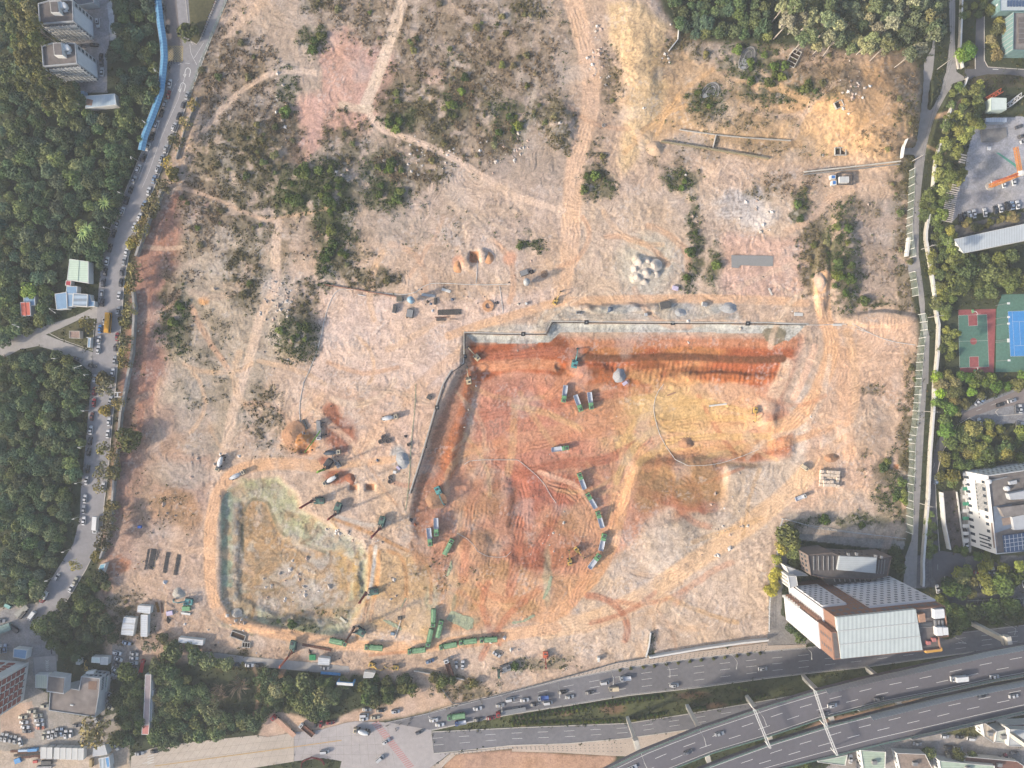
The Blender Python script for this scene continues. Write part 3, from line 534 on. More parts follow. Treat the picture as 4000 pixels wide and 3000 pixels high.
# raised verges
GRASS = mat('verge_soil', (92,90,62), .95, .35, .8, n2=.3)
def verge(pts, m=GRASS, z=.18): o = MB().prism(wp(pts), -.3, z).build('verge', m); o['kind'] = 'structure'; return o
verge(c(0,0,1625,-60, 1875,-60, 1860,0, 1725,350, 1700,380, 1655,350, 1640,150))
verge(c(0,1,818,1100, 800,1366, 640,1320, 520,1270, 435,1225, 600,1150, 700,1105))
# kerbs
kb = MB()
def kerb(pts, w=.3, h=.16, z=.06):
    p = wp(pts); a = offs(p, w/2); b = offs(p, -w/2)
    kb.strip([(x, y, z+h) for x, y in a], [(x, y, z+h) for x, y in b]); kb.strip([(x, y, z-.1) for x, y in a], [(x, y, z+h) for x, y in a]); kb.strip([(x, y, z+h) for x, y in b], [(x, y, z-.1) for x, y in b])
kerb(WR[1:-2], .35); kerb(WL[1:10], .2); kerb(US, .4); kerb(UN[3:10], .3); kerb(LN, .35); kerb(LS, .35)
kerb(c(0,0,1605,0, 1640,320, 1650,360, 1700,385, 1725,355, 1870,0)); kerb(c(0,1,820,1095, 802,1370, 520,1270, 430,1222)); kerb(c(3,2,1480,1440, 1455,1100, 1445,850, 1500,600, 1545,520, 1640,350, 1740,290, 1790,320)); kerb(c(3,0,1868,140, 1868,520, 1900,580, 2212,600))
kerb(c(3,3,1525,0, 1535,110, 1600,180)); kerb(c(1,3,1600,1659, 1690,1530, 2212,1480)); kerb(c(3,0,1790,598, 1790,470)); kerb(c(3,0,1620,480, 1640,600), .8, .8)
kerb(c(3,2,1990,215, 1965,240, 1990,275, 2200,260)); tag(kb.build('kerb', KERB), kind='structure')
# painted markings
mk = MB()
def line(a, b, w=.16, z=.075):
    (x1, y1), (x2, y2) = a, b; dx, dy = x2-x1, y2-y1; L = math.hypot(dx, dy) or 1; nx, ny = -dy/L*w/2, dx/L*w/2
    mk.quad((x1+nx, y1+ny, z), (x2+nx, y2+ny, z), (x2-nx, y2-ny, z), (x1-nx, y1-ny, z))
def dashes(pts, on, off, w=.16, z=.075):
    q = resamp(pts, .5); a = int(on/.5); b = int(off/.5)
    for i in range(0, len(q)-a, a+b): line(q[i], q[i+a], w, z)
def mix(A, B, t, n=40):
    A = resampn(A, n); B = resampn(B, n); return [(a[0]*(1-t)+b[0]*t, a[1]*(1-t)+b[1]*t) for a, b in zip(A, B)]
def resampn(p, n):
    L = [0]
    for a, b in zip(p[:-1], p[1:]): L.append(L[-1]+math.hypot(b[0]-a[0], b[1]-a[1]))
    t = np.linspace(0, L[-1], n); return list(zip(np.interp(t, L, [q[0] for q in p]), np.interp(t, L, [q[1] for q in p])))
for t in (.28, .5, .74): dashes(wp(mix(UN[3:], US[2:], t, 60)), 5.5, 8.5)
for t in (.3, .62): dashes(wp(mix(LN, LS, t, 60)), 5.5, 8.5)
def solid(pts, w=.12, z=.075):
    for a, b in zip(pts[:-1], pts[1:]): line(a, b, w, z)
for t in (.04, .96): solid(wp(mix(UN, US, t, 60)), .1)
solid(wp(c(0,0,1605,640, 1540,860, 1440,1080, 1370,1250, 1290,1480, 1230,1620)), .14); solid(wp(c(0,0,1500,760, 1400,1000, 1300,1290, 1200,1560)), .1); dashes(wp(c(0,0,1545,680, 1500,760)), 1.5, 1.5, .1)
for a, b in [((1535,230),(1560,395)), ((1640,380),(1650,460)), ((1650,460),(1700,560)), ((1760,370),(1680,500)), ((1800,360),(1720,540)), ((1640,350),(1670,390)), ((1570,545),(1540,560)), ((1600,545),(1640,550))]:
    solid(wp(c(0,0,*a,*b)), .18)
for cx, cy in ((1622,622), (1578,750)):     # U-turn arrows
    pts = [(cx-25, cy+30), (cx-22, cy-10), (cx-5, cy-38), (cx+18, cy-30), (cx+26, cy-5), (cx+12, cy+42)]
    solid(wp(c(0,0,*[v for p in smooth(pts, 2) for v in p])), .35); solid(wp(c(0,0,cx-38,cy+20, cx-25,cy+45, cx-14,cy+20)), .3)
for i in range(5):                            # chevrons before the yard
    solid(wp(c(0,3,395,730+i*18, 408,745+i*18, 420,730+i*18)), .25)
for v in range(160, 560, 100): solid(wp(c(3,3,1830,v*.2+30, 1850,v*.2+34)), .1)
for x in range(1810, 2212, 44): solid(wp(c(3,3,x,60, x+8,105)), .1); solid(wp(c(3,3,x,240, x+6,200)), .1)
solid(wp(c(3,3,1720,215, 2212,190)), .12); solid(wp(c(3,3,1650,10, 1720,18)), .12)
dashes(wp(c(3,2,1440,680, 1415,800, 1405,1000)), 3, 4, .12); dashes(wp(c(3,3,1465,-100, 1470,60)), 3, 4, .12); dashes(wp(c(3,2,1800,230, 2180,90)), 3, 5, .12)
solid(wp(c(3,0,1940,598, 1990,600)), .35)
for u in range(0, 560, 22): pass
solid(wp(c(0,3,1230,1617, 1310,1608)), .2)
for i in range(4): solid(wp(c(0,3,1275,1560+i*22, 1330,1542+i*22)), .25)
tag(mk.build('road_markings', WHITE), kind='structure'); mk = MB()
for i in range(7):                            # yellow box junction
    t = i/6; solid(wp(c(0,0,1455+125*t,402, 1455,400+125*t)), .2, .085); solid(wp(c(0,0,1580,402+128*t, 1455+125*t,530)), .2, .085)
    solid(wp(c(0,0,1455+125*(1-t),402, 1580,400+128*t)), .2, .085); solid(wp(c(0,0,1455,400+130*t, 1455+125*(1-t),530)), .2, .085)
solid(wp(c(0,0,1452,398, 1582,400, 1578,530, 1452,532, 1452,398)), .2, .085)
tag(mk.build('box_junction_marking', mat('yellow_road_paint', (196,180,120), .8, .1, 2)), kind='structure'); mk = MB()
for i in range(26):                           # faded red zebra stripes over the junction
    u = 1010+i*12.0; v = 1275+i*15.2; solid(wp(c(1,3,u-6,v+5, u+52,v-20)), .62, .07)
tag(mk.build('red_crossing_stripes', mat('red_road_paint', (190,140,138), .85, .2, 2)), kind='structure'); mk = MB()
for i in range(3): solid(wp(c(1,3,0,1500+i*2, 200,1482+i*2)), .05, .066)
j = MB()
for u in range(0, 1300, 130):
    a = c(1,3,u,1340+max(0,(330-u))*.16, u+14,1600); 
for t in np.linspace(0,1,16):
    p = wp(mix(c(0,3,1140,1565, 2212,1378), c(0,3,1340,1800, 2212,1625), 0, 2)+[(0,0)])
# pavement joints on the concrete roads
mk = MB()
A_ = c(0,3,1300,1492, 2212,1375)+c(1,3,328,1352, 1130,1264); B_ = c(0,3,1000,1800, 2212,1632)+c(1,3,328,1603, 1200,1640)
for t in (.25,.5,.75): solid(wp(mix(A_, B_, t)), .07, .064)
for a, b in zip(resampn(A_, 34), resampn(B_, 34)): line(W(a)[:2], W(b)[:2], .07, .064)
tag(mk.build('road_joints', mat('joint_tar', (128,118,108), .9, .2, 2)), kind='structure'); mk = MB()
solid(wp(c(0,3,1340,1640, 2212,1522)+c(1,3,300,1480, 740,1418)), .45, .12)
tag(mk.build('road_centre_strip', mat('yellow_strip', (196,164,110), .9, .2, 2)), kind='structure')
fl = np.zeros(X.shape)
for p_ in FLATS: fl = np.maximum(fl, pmask(p_, 0, 3))
hgt[:] = hgt*(1-fl)-.22*fl
# ------------------------------------------------------------------ the ground mesh (one sheet to the horizon)
fz = S*(1-hgt/H)
V = np.stack([(X-2000)*fz, (1500-Y)*fz, hgt], -1).reshape(-1, 3)
idx = np.arange(NX*NY).reshape(NY, NX)
F = np.stack([idx[1:, :-1], idx[1:, 1:], idx[:-1, 1:], idx[:-1, :-1]], -1).reshape(-1, 4)
gm = bpy.data.meshes.new('ground'); gm.vertices.add(len(V)); gm.vertices.foreach_set('co', V.ravel().astype(np.float32))
gm.loops.add(F.size); gm.loops.foreach_set('vertex_index', F.ravel().astype(np.int32)); gm.polygons.add(len(F))
gm.polygons.foreach_set('loop_start', np.arange(0, F.size, 4, dtype=np.int32)); gm.polygons.foreach_set('loop_total', np.full(len(F), 4, dtype=np.int32))
gm.update(calc_edges=True)
ca = gm.color_attributes.new('soil', 'FLOAT_COLOR', 'POINT'); ca.data.foreach_set('color', np.concatenate([np.clip(colr, .004, .8), np.ones(X.shape+(1,))], -1).astype(np.float32).ravel())
gm.materials.append(mat('soil', rough=.95, noise=.24, nscale=1.1, attr='soil', bump=.5, spec=.1)); go = link('ground', gm); go['kind'] = 'structure'
def gz(p):
    i = np.clip(np.searchsorted(gx, p[0])-1, 0, NX-2); j = np.clip(np.searchsorted(gy, p[1])-1, 0, NY-2)
    return float(max(hgt[j:j+2, i:i+2].max()-.05, 0.03 if fl[j, i] > .5 else -99))
def gzm(p, r=8):
    return float(np.mean([gz((p[0]+a, p[1]+b)) for a in (-r, 0, r) for b in (-r, 0, r)]))
def G(p, dz=0): z = gz(p)+dz; return W(p, z)

dm_ = MB()
for A_, B_ in ((c(2,3,0,1000, 400,908, 850,818, 1300,750, 1750,695, 2212,650), c(2,3,0,985, 500,860, 960,732, 1180,708, 1700,642, 2205,577)), (c(1,3,1560,1536, 2212,1470)+c(2,3,500,1452, 1000,1408), c(1,3,1700,1545, 2212,1492)+c(2,3,400,1522, 950,1552))):
    for k, t_ in enumerate((.25, .5, .75)):
        for x, y in resamp(wp(mix(A_, B_, t_)), 2.4): dm_.quad((x+.4*k-.35,y-.22,.16),(x+.4*k+.35,y-.22,.16),(x+.4*k+.35,y+.22,.16),(x+.4*k-.35,y+.22,.16))
tag(dm_.build('paving_pattern', mat('dark_paver', (140,132,128), .9, .2, 2)), kind='structure')
# ------------------------------------------------------------------ vehicles
PAINT = mat('car_paint', rough=.3, noise=.04, nscale=2, objcol=True, spec=.5); GLASS = mat('tinted_glass', (44,50,58), .12, .1, 2, spec=.6); TYRE = mat('tyre', (42,42,44), .9, .1, 3)
LAMP = mat('headlight_glass', (214,214,206), .2, .05, 2, spec=.6); STEEL = mat('grey_steel', (140,142,144), .6, .2, 2); DSTEEL = mat('dark_steel', (72,74,78), .7, .25, 2); SOILM = mat('truck_soil', (150,112,92), .95, .3, 2)
def lb(m): m['paint'] = True; return m
def hull(L, Wd, secs, zb=.28):
    """body lofted along x from (x fraction, half width, height) sections, with rounded shoulders"""
    v = []; f = []; n = 6
    for x, w, h in secs:
        v += [(x*L/2, -w*Wd/2, zb), (x*L/2, -w*Wd/2, h*.78), (x*L/2, -w*Wd/2*.86, h), (x*L/2, w*Wd/2*.86, h), (x*L/2, w*Wd/2, h*.78), (x*L/2, w*Wd/2, zb)]
    for i in range(len(secs)-1):
        for k in range(n-1): f.append((i*n+k, (i+1)*n+k, (i+1)*n+k+1, i*n+k+1))
        f.append((i*n+5, (i+1)*n+5, (i+1)*n, i*n))
    f += [tuple(range(n)), tuple(range((len(secs)-1)*n, len(secs)*n))[::-1]]; return MB().add(v, f)
PROT = {}
def wheels(t, L, Wd, xs, r=.34, w=.24):
    for x in xs:
        for sy in (-1, 1): MB().cyl(x, r, sy*(Wd/2-.02)-(w if sy > 0 else 0), sy*(Wd/2-.02)+(0 if sy > 0 else w), r, n=12, axis='y').build('wheel', TYRE, t)
def car(kind):
    L, Wd, belt, top, x0, x1, fr, re = {'saloon': (4.7,1.85,.92,1.42,-1.75,.95,.8,.75), 'hatchback': (4.1,1.76,.95,1.50,-1.95,.95,.75,.3), 'suv': (4.75,1.92,1.08,1.72,-2.2,1.15,.65,.35), 'minivan': (4.8,1.86,1.1,1.92,-2.3,1.75,.7,.2)}[kind]
    t = thing('parked_car' if kind != 'minivan' else 'minivan', 'x', 'car'); g = belt
    nose = .72 if kind != 'minivan' else .86
    b = hull(L, Wd, [(-1,.80,g*.86),(-.93,.93,g*.97),(-.6,1,g),(0,1,g),(.45,1,g*.98),(.80,.97,g*.88),(.94,.88,g*.78),(1,.72,g*.62)]).build('body', PAINT, t); b['paint'] = 1
    for sy in (-1, 1): MB().box(L/2-.30, L/2-.10, sy*Wd*.30-.16, sy*Wd*.30+.16, g*.74, g*.86).build('headlight', LAMP, b)
    w0, w1 = Wd*.44, Wd*.36; z0, z1 = belt-.02, top; a0, a1 = x0, x1; r0, r1 = x0+re, x1-fr
    rf = MB().box(r0-.02, r1+.02, -w1-.02, w1+.02, z1-.03, z1+.03, .08, .07).build('roof', PAINT, t); rf['paint'] = 1
    for p in ((r0, -w1), (r0, w1), (r1, -w1), (r1, w1)): pass
    MB().add([(a1,-w0,z0),(a1,w0,z0),(r1,w1,z1),(r1,-w1,z1)], [(0,1,2,3)]).build('windscreen', GLASS, t)
    MB().add([(a0,w0,z0),(a0,-w0,z0),(r0,-w1,z1),(r0,w1,z1)], [(0,1,2,3)]).build('rear_window', GLASS, t)
    for sy in (-1, 1): MB().add([(a0,sy*w0,z0),(a1,sy*w0,z0),(r1,sy*w1,z1),(r0,sy*w1,z1)], [(0,1,2,3)]).build('side_window', GLASS, t)
    if kind == 'suv': MB().box((r0+r1)/2-.1, r1-.25, -w1*.62, w1*.62, z1+.03, z1+.05).build('sunroof', GLASS, rf)
    wheels(t, L, Wd, (-L*.31, L*.31)); PROT[kind] = proto(t); return t
for k in ('saloon', 'hatchback', 'suv', 'minivan'): car(k)
CARC = {'white': ((226,228,230), 'white'), 'silver': ((176,180,184), 'silver'), 'black': ((40,42,46), 'black'), 'grey': ((96,98,104), 'dark grey'), 'red': ((150,36,44), 'red'), 'blue': ((58,120,190), 'blue'), 'lblue': ((132,156,186), 'pale blue-grey'), 'cream': ((206,202,180), 'cream'), 'orange': ((206,110,70), 'orange'), 'dred': ((100,44,40), 'dark red')}
ORD = ['', 'first', 'second', 'third', 'fourth', 'fifth', 'sixth', 'seventh', 'eighth', 'ninth', 'tenth', 'eleventh', 'twelfth', 'thirteenth', 'fourteenth', 'fifteenth', 'sixteenth', 'seventeenth', 'eighteenth', 'nineteenth', 'twentieth', 'twenty-first', 'twenty-second', 'twenty-third', 'twenty-fourth', 'twenty-fifth', 'twenty-sixth', 'twenty-seventh', 'twenty-eighth', 'twenty-ninth', 'thirtieth']+['thirty-'+w for w in ('first','second','third','fourth','fifth','sixth','seventh','eighth','ninth')]+['fortieth']
KW = {'s': 'saloon', 'h': 'hatchback', 'u': 'suv', 'v': 'minivan'}; KL = {'s': 'saloon car', 'h': 'hatchback', 'u': 'SUV', 'v': 'van'}
USED = set()
def place(root, loc, ang, label, group=None, color=None, cat=None, scale=None):
    if root.name in USED: return tagc(copy_tree(root, loc, ang, label, group, color, scale), cat, group)
    USED.add(root.name); root.location = loc; root.rotation_euler = (0,0,ang); root['label'] = label
    if group: root['group'] = group
    if scale: root.scale = scale
    for ch, _ in KIDS[root.name]:
        if color and ch.get('paint'): ch.color = color
    return tagc(root, cat, group)
def tagc(o, cat, group):
    if cat: o['category'] = cat
    if not group and 'group' in o: del o['group']
    return o
def cars(i, j, items, where, group, z=None, ang=None):
    """items: u,v,colour,kind,heading (degrees, image up positive)"""
    cnt = {}
    tot = {}
    for it in items: tot[(it[2], it[3])] = tot.get((it[2], it[3]), 0)+1
    for it in items:
        u, v, cl, kd = it[:4]; h = it[4] if len(it) > 4 else ang; (p,) = c(i, j, u, v); key = (cl, kd); cnt[key] = cnt.get(key, 0)+1
        if len(it) > 5: lab = it[5]
        elif tot[key] == 1: lab = 'the only %s %s %s' % (CARC[cl][1], KL[kd], where[0])
        else: lab = '%s %s %s %s' % (ORD[cnt[key]], CARC[cl][1], KL[kd], where[1])
        zz = z if z is not None else max(gz(p), .05)
        place(PROT[KW[kd]], W(p, zz), R(h), lab, group, lc(*jitc(CARC[cl][0]), .5), 'van' if kd == 'v' else 'car')
def jitc(rgb): f = random.uniform(.94, 1.05); return tuple(min(240, x*f) for x in rgb)
WK = ('in the west kerb row of the curved road', 'from the north along the west kerb'); EK = ('in the east kerb row of the curved road', 'from the north along the east kerb')
def both(L0): return L0
def multi(segs, where, group):
    """one kerb row that runs over several crops: labels are counted over the whole row"""
    tot = {}; cnt = {}
    for (i, j, its) in segs:
        for it in its: tot[(it[2], it[3])] = tot.get((it[2], it[3]), 0)+1
    for (i, j, its) in segs:
        for it in its:
            key = (it[2], it[3]); cnt[key] = cnt.get(key, 0)+1
            lab = ('the only %s %s %s' % (CARC[key[0]][1], KL[key[1]], where[0])) if tot[key] == 1 else '%s %s %s %s' % (ORD[cnt[key]], CARC[key[0]][1], KL[key[1]], where[1])
            cars(i, j, [tuple(it[:5])+(lab,)], where, group)
multi([(0,0,[(1472,725,'white','s',80),(1460,820,'red','s',78),(1430,900,'silver','h',74),(1400,980,'black','s',74),(1360,1078,'white','u',72),(1322,1180,'black','s',72),(1283,1270,'white','s',70),(1243,1365,'black','s',70),(1203,1460,'white','u',70),(1163,1558,'silver','s',70),(1135,1640,'black','s',72)]),
 (0,1,[(1100,75,'black','u',74),(1063,168,'white','u',72),(1023,270,'silver','s',72),(988,358,'black','s',72),(955,485,'black','u',74),(930,598,'white','s',80),(915,690,'black','s',82),(898,785,'grey','u',86),(888,875,'silver','h',86),(888,955,'black','s',86),(912,1112,'white','s',82),(870,1183,'blue','s',86),(862,1278,'white','s',84),(855,1363,'white','s',84),(829,1615,'white','u',84)]),
 (0,2,[(822,62,'red','u',84),(817,160,'red','s',84),(800,280,'dred','s',84),(790,397,'white','s',84),(784,490,'black','s',84),(773,585,'black','s',84),(764,733,'black','s',84),(753,830,'white','s',84),(740,990,'white','s',84),(730,1083,'silver','s',86),(730,1180,'white','s',84)])], WK, 'cars along the west kerb')
multi([(0,0,[(1622,828,'silver','s',75),(1588,908,'grey','h',72),(1553,1010,'black','u',72),(1510,1100,'white','u',70),(1475,1198,'silver','s',72),(1437,1288,'silver','s',72),(1403,1375,'silver','u',72),(1370,1465,'white','u',72),(1335,1552,'lblue','s',74),(1290,1655,'white','s',76)]),
 (0,1,[(1250,112,'lblue','s',72),(1210,217,'white','s',70),(1165,302,'white','s',74),(1098,520,'white','s',78),(1078,600,'silver','s',80),(1057,692,'grey','s',82),(1050,783,'black','s',84),(1035,897,'white','s',86),(1030,1030,'silver','u',86),(1018,1250,'red','s',86),(1003,1345,'grey','h',86),(997,1455,'silver','s',84),(980,1560,'white','s',82)]),
 (0,2,[(962,140,'silver','s',80),(947,325,'white','s',84),(938,430,'white','s',84),(898,885,'white','s',84)]), (0,3,[(620,103,'white','s',66)])], EK, 'cars along the east kerb')
cars(0,0,[(852,203,'white','u',-85,'white SUV parked east of the northern apartment block'),(820,392,'black','s',0,'black saloon parked between the two apartment blocks'),(708,402,'grey','s',0,'dark grey car half hidden by the southern apartment block'),(878,500,'black','s',90,'black saloon parked nose up beside the southern apartment block'),(882,545,'grey','s',90,'dark car behind the black saloon near the southern block'),(887,625,'white','s',90,'white saloon parked under the trees by the southern block'),(1418,65,'grey','s',84,'dark grey car on the brown lane beside the blue canopy'),(1450,255,'black','s',84,'black saloon on the brown lane beside the blue canopy')], None, None)
cars(0,1,[(680,1445,'grey','s',-22,'dark grey saloon parked beside the wood on the side road'),(805,1503,'black','s',-12,'black saloon at the mouth of the side road')], None, None)
cars(0,3,[(655,42,'cream','s',68,'cream car under the roadside tree above the white saloon'),(502,5,'silver','h',62,'silver hatchback by the lamp post near the yard')], None, None)
LOT = ('in the yard west of the grey block', 'in the yard near the grey block')
cars(0,3,[(1020,660,'white','u',-16),(1030,712,'white','s',-22),(1022,762,'grey','s',-35),(1008,805,'white','s',-28),(998,845,'silver','h',-30),(1163,705,'white','s',-5),(1160,745,'white','u',-5),(1150,780,'grey','s',-8),(1165,668,'silver','s',-8),(1100,575,'lblue','s',-15),(965,1025,'silver','s',-32),(958,1080,'silver','u',-32),(955,1130,'cream','s',-32)], ('in the narrow car park north of the long shed', 'from the top in the car park by the long shed'), 'cars in the narrow car park')
cars(0,3,[(280,1165,'cream','s',0),(335,1195,'cream','u',-3),(205,1213,'cream','s',0),(345,1237,'white','u',-3),(215,1258,'white','s',0),(355,1275,'white','h',-3),(355,1305,'orange','s',-3),(225,1300,'white','s',-4),(237,1335,'grey','s',-4),(25,1385,'silver','s',80),(63,1392,'white','u',80),(100,1403,'silver','h',84),(137,1410,'silver','s',84),(182,1428,'white','s',105),(388,1373,'cream','h',88),(428,1370,'white','s',94),(465,1365,'white','u',90),(500,1345,'silver','u',90),(540,1342,'lblue','s',92),(578,1362,'white','u',92),(620,1357,'white','h',92),(670,1285,'grey','s',6),(750,1283,'silver','s',8),(850,1252,'silver','s',-45),(393,1117,'cream','h',0),(15,625,'silver','u',88),(50,620,'lblue','s',86),(15,385,'silver','s',0)], ('in the sandy yard south of the grey block', 'from the top in the sandy yard by the red block'), 'cars in the sandy yard')
cars(0,3,[(1007,1467,'silver','s',-62,'silver saloon on the lane between the trees and the container row'),(1210,1528,'silver','s',6,'silver saloon at the edge of the concrete road'),(1342,1510,'black','s',4,'black car parked on the north side of the concrete road'),(2035,760,'black','s',-6,'black car in tree shade on the service lane'),(2160,767,'white','s',0,'white saloon on the service lane north of the wood')], None, None)
cars(1,3,[(30,768,'black','s',0,'black car at the west end of the service lane'),(600,790,'silver','s',-4,'silver car beside the white site cabin'),(2080,673,'white','s',-32,'white saloon parked askew near the green dump trucks'),(1787,762,'white','s',88,'white saloon beside the brown tipper lorry'),(1733,762,'silver','h',98,'small silver hatchback between the tipper lorry and the white saloon'),(1505,730,'lblue','u',20,'blue-grey pickup-like car on the bare soil'),
 (962,1148,'silver','s',0,'silver saloon partly under the trees by the junction'),(1078,1157,'black','s',3,'black car parked near the junction corner'),(937,1197,'white','v',5,'white van parked above the white saloon by the junction'),(935,1231,'white','s',6,'white saloon directly below the white van'),(1033,1217,'cream','s',4,'cream saloon parked beside the road mixer lorry'),(1208,1165,'white','u',4,'white SUV alone on the sandy shoulder'),(647,1260,'red','u',2,'red SUV at the edge of the concrete road'),(563,1270,'red','h',88,'small red car parked nose-in below the trees'),(517,1270,'black','h',88,'black hatchback half under the trees beside the red car'),
 (1128,1423,'white','u',32,'white SUV driving over the red crossing stripes'),(1413,1345,'grey','h',24,'dark grey car alone in the middle of the junction'),(595,1513,'white','v',4,'white van driving on the concrete road'),(1073,1573,'white','v',42,'white van at the bottom of the junction')], None, None)
cars(1,3,[(1538,1240,'white','s',8),(1590,1280,'white','s',6),(1917,1140,'white','s',10),(2110,1113,'silver','s',8),(1920,1237,'grey','s',6),(2030,1222,'red','s',8),(2195,1063,'white','v',10)], ('in the queue before the junction', 'in the westbound queue nearest the junction'), 'traffic on the upper frontage road')
cars(2,3,[(110,1067,'white','s',8),(192,1105,'grey','s',8),(310,1090,'white','v',6),(437,1000,'black','s',6),(497,1040,'silver','s',8),(670,1003,'grey','s',8),(800,917,'white','v',6),(1400,940,'white','u',5),(2163,797,'white','u',4)], ('on the upper frontage road right of the queue', 'from the left on the frontage road right of the queue'), 'traffic on the upper frontage road')
cars(3,1,[(1655,228,'black','u',88),(1690,212,'black','s',92),(1735,198,'white','h',100),(1775,190,'white','s',98),(1868,180,'white','s',98),(1958,157,'black','s',98),(2003,142,'white','s',102),(2058,122,'black','u',96),(2105,117,'lblue','s',98),(2150,113,'white','s',98)], ('in the row along the hedge of the crane yard', 'from the left along the crane yard hedge'), 'cars along the crane yard hedge')
cars(3,0,[(2165,1097,'grey','s',20,'dark grey car below the white-roofed workshop'),(2190,1180,'grey','u',15,'dark grey SUV at the right edge of the crane yard'),(2210,1225,'white','s',15,'white car cut by the right edge of the crane yard'),(2030,1590,'white','s',100,'white saloon beside the crane lorry'),(2117,1570,'white','s',98,'white saloon right of the crane boom')], None, None)
cars(3,2,[(1808,150,'white','s',50),(1850,130,'lblue','u',50),(2003,178,'black','s',14),(2100,143,'white','u',16),(2143,215,'grey','s',92),(2173,213,'white','s',92),(1822,330,'white','u',104),(2007,385,'silver','s',110),(2150,360,'grey','u',95),(2193,368,'white','s',92),(1443,825,'lblue','u',90),(1697,1282,'black','u',96),(1707,1387,'white','s',100),(1895,1622,'silver','s',100),(1940,1620,'white','s',96),(2143,1605,'silver','s',96),(1805,1625,'red','s',0)], ('in the east car park above the white block', 'from the top in the car parks by the white block'), 'cars in the east car parks')
cars(3,3,[(1460,110,'white','s',100),(1878,285,'white','u',90),(1845,95,'silver','s',110),(1960,67,'white','s',108),(2003,80,'silver','s',110),(2110,50,'black','s',110),(2205,60,'white','s',108),(2080,240,'silver','s',110),(2133,240,'black','s',108),(2172,235,'black','s',105),(1905,5,'grey','u',108)], ('in the tree-filled car park right of the brown block', 'from the left in the car park right of the slab block'), 'cars in the tree-filled car park')
cars(3,3,[(1285,1445,'silver','s',-4),(1523,1382,'white','h',-4),(1650,1385,'black','s',-5),(1752,1400,'white','v',-5),(1555,1473,'black','u',-4),(1638,1483,'silver','u',-5),(2125,1527,'grey','s',-8),(2050,1565,'red','s',100),(710,1575,'white','s',86),(770,1615,'grey','v',95),(2000,1590,'black','s',90)], ('in the lane south of the elevated road', 'from the left in the lane south of the elevated road'), 'cars south of the elevated road')
VZ = 30.0
cars(2,3,[(1790,1358,'silver','s',14,'silver car alone on the left part of the elevated road'),(1518,1517,'grey','s',20,'dark car behind the gantry on the elevated road'),(1040,1650,'white','s',25,'white car at the bottom edge on the elevated road')], None, 'traffic on the elevated road', VZ)
cars(3,3,[(550,1113,'white','u',8,'white SUV right of the gantry on the elevated road'),(477,1188,'grey','s',8,'dark car passing under the gantry on the elevated road'),(953,1058,'grey','s',6,'dark grey car in the middle lane of the northern deck'),(1950,867,'white','s',5,'white saloon ahead of the box lorry on the northern deck'),(1843,1027,'black','s',8,'black car on the southern deck'),(2115,1033,'white','s',8,'white saloon near the right edge on the southern deck')], None, 'traffic on the elevated road', VZ)
# ---- lorries
GREEN = mat('lorry_green', (108,164,116), .5, .22, 1.2); GREEN2 = mat('green_tarpaulin', (130,168,128), .8, .3, .8); BEDG = mat('grey_lorry_bed', (206,212,222), .7, .14, 1.5); CREAMP = mat('cream_paint', (222,206,176), .5, .1, 2); WHITEP = mat('white_panel', (226,228,228), .6, .08, 1.2)
def chassis(t, L, Wd, xs, r=.52):
    MB().box(-L/2, L/2-.3, -.45, .45, .55, .95).build('chassis', DSTEEL, t); wheels(t, L, Wd, xs, r, .5)
def cab(t, x0, x1, Wd, m, z1=2.9, z0=.7):
    b = MB().box(x0, x1, -Wd/2+.05, Wd/2-.05, z0, z1, .10, .10); o = b.build('cab', m, t)
    MB().add([(x1-.02,-Wd*.40,1.7),(x1-.02,Wd*.40,1.7),(x1-.06,Wd*.38,2.6),(x1-.06,-Wd*.38,2.6)], [(0,1,2,3)]).build('windscreen', GLASS, o)
    MB().box(x0+.3, x1-.5, -Wd*.3, Wd*.3, z1, z1+.12, .1, .1).build('roof_vent', DSTEEL, o)
    for sy in (-1, 1): MB().box(x1-.25, x1-.1, sy*(Wd/2+.12)-.1, sy*(Wd/2+.12)+.1, 1.7, 2.4).build('mirror', DSTEEL, o)
    return o
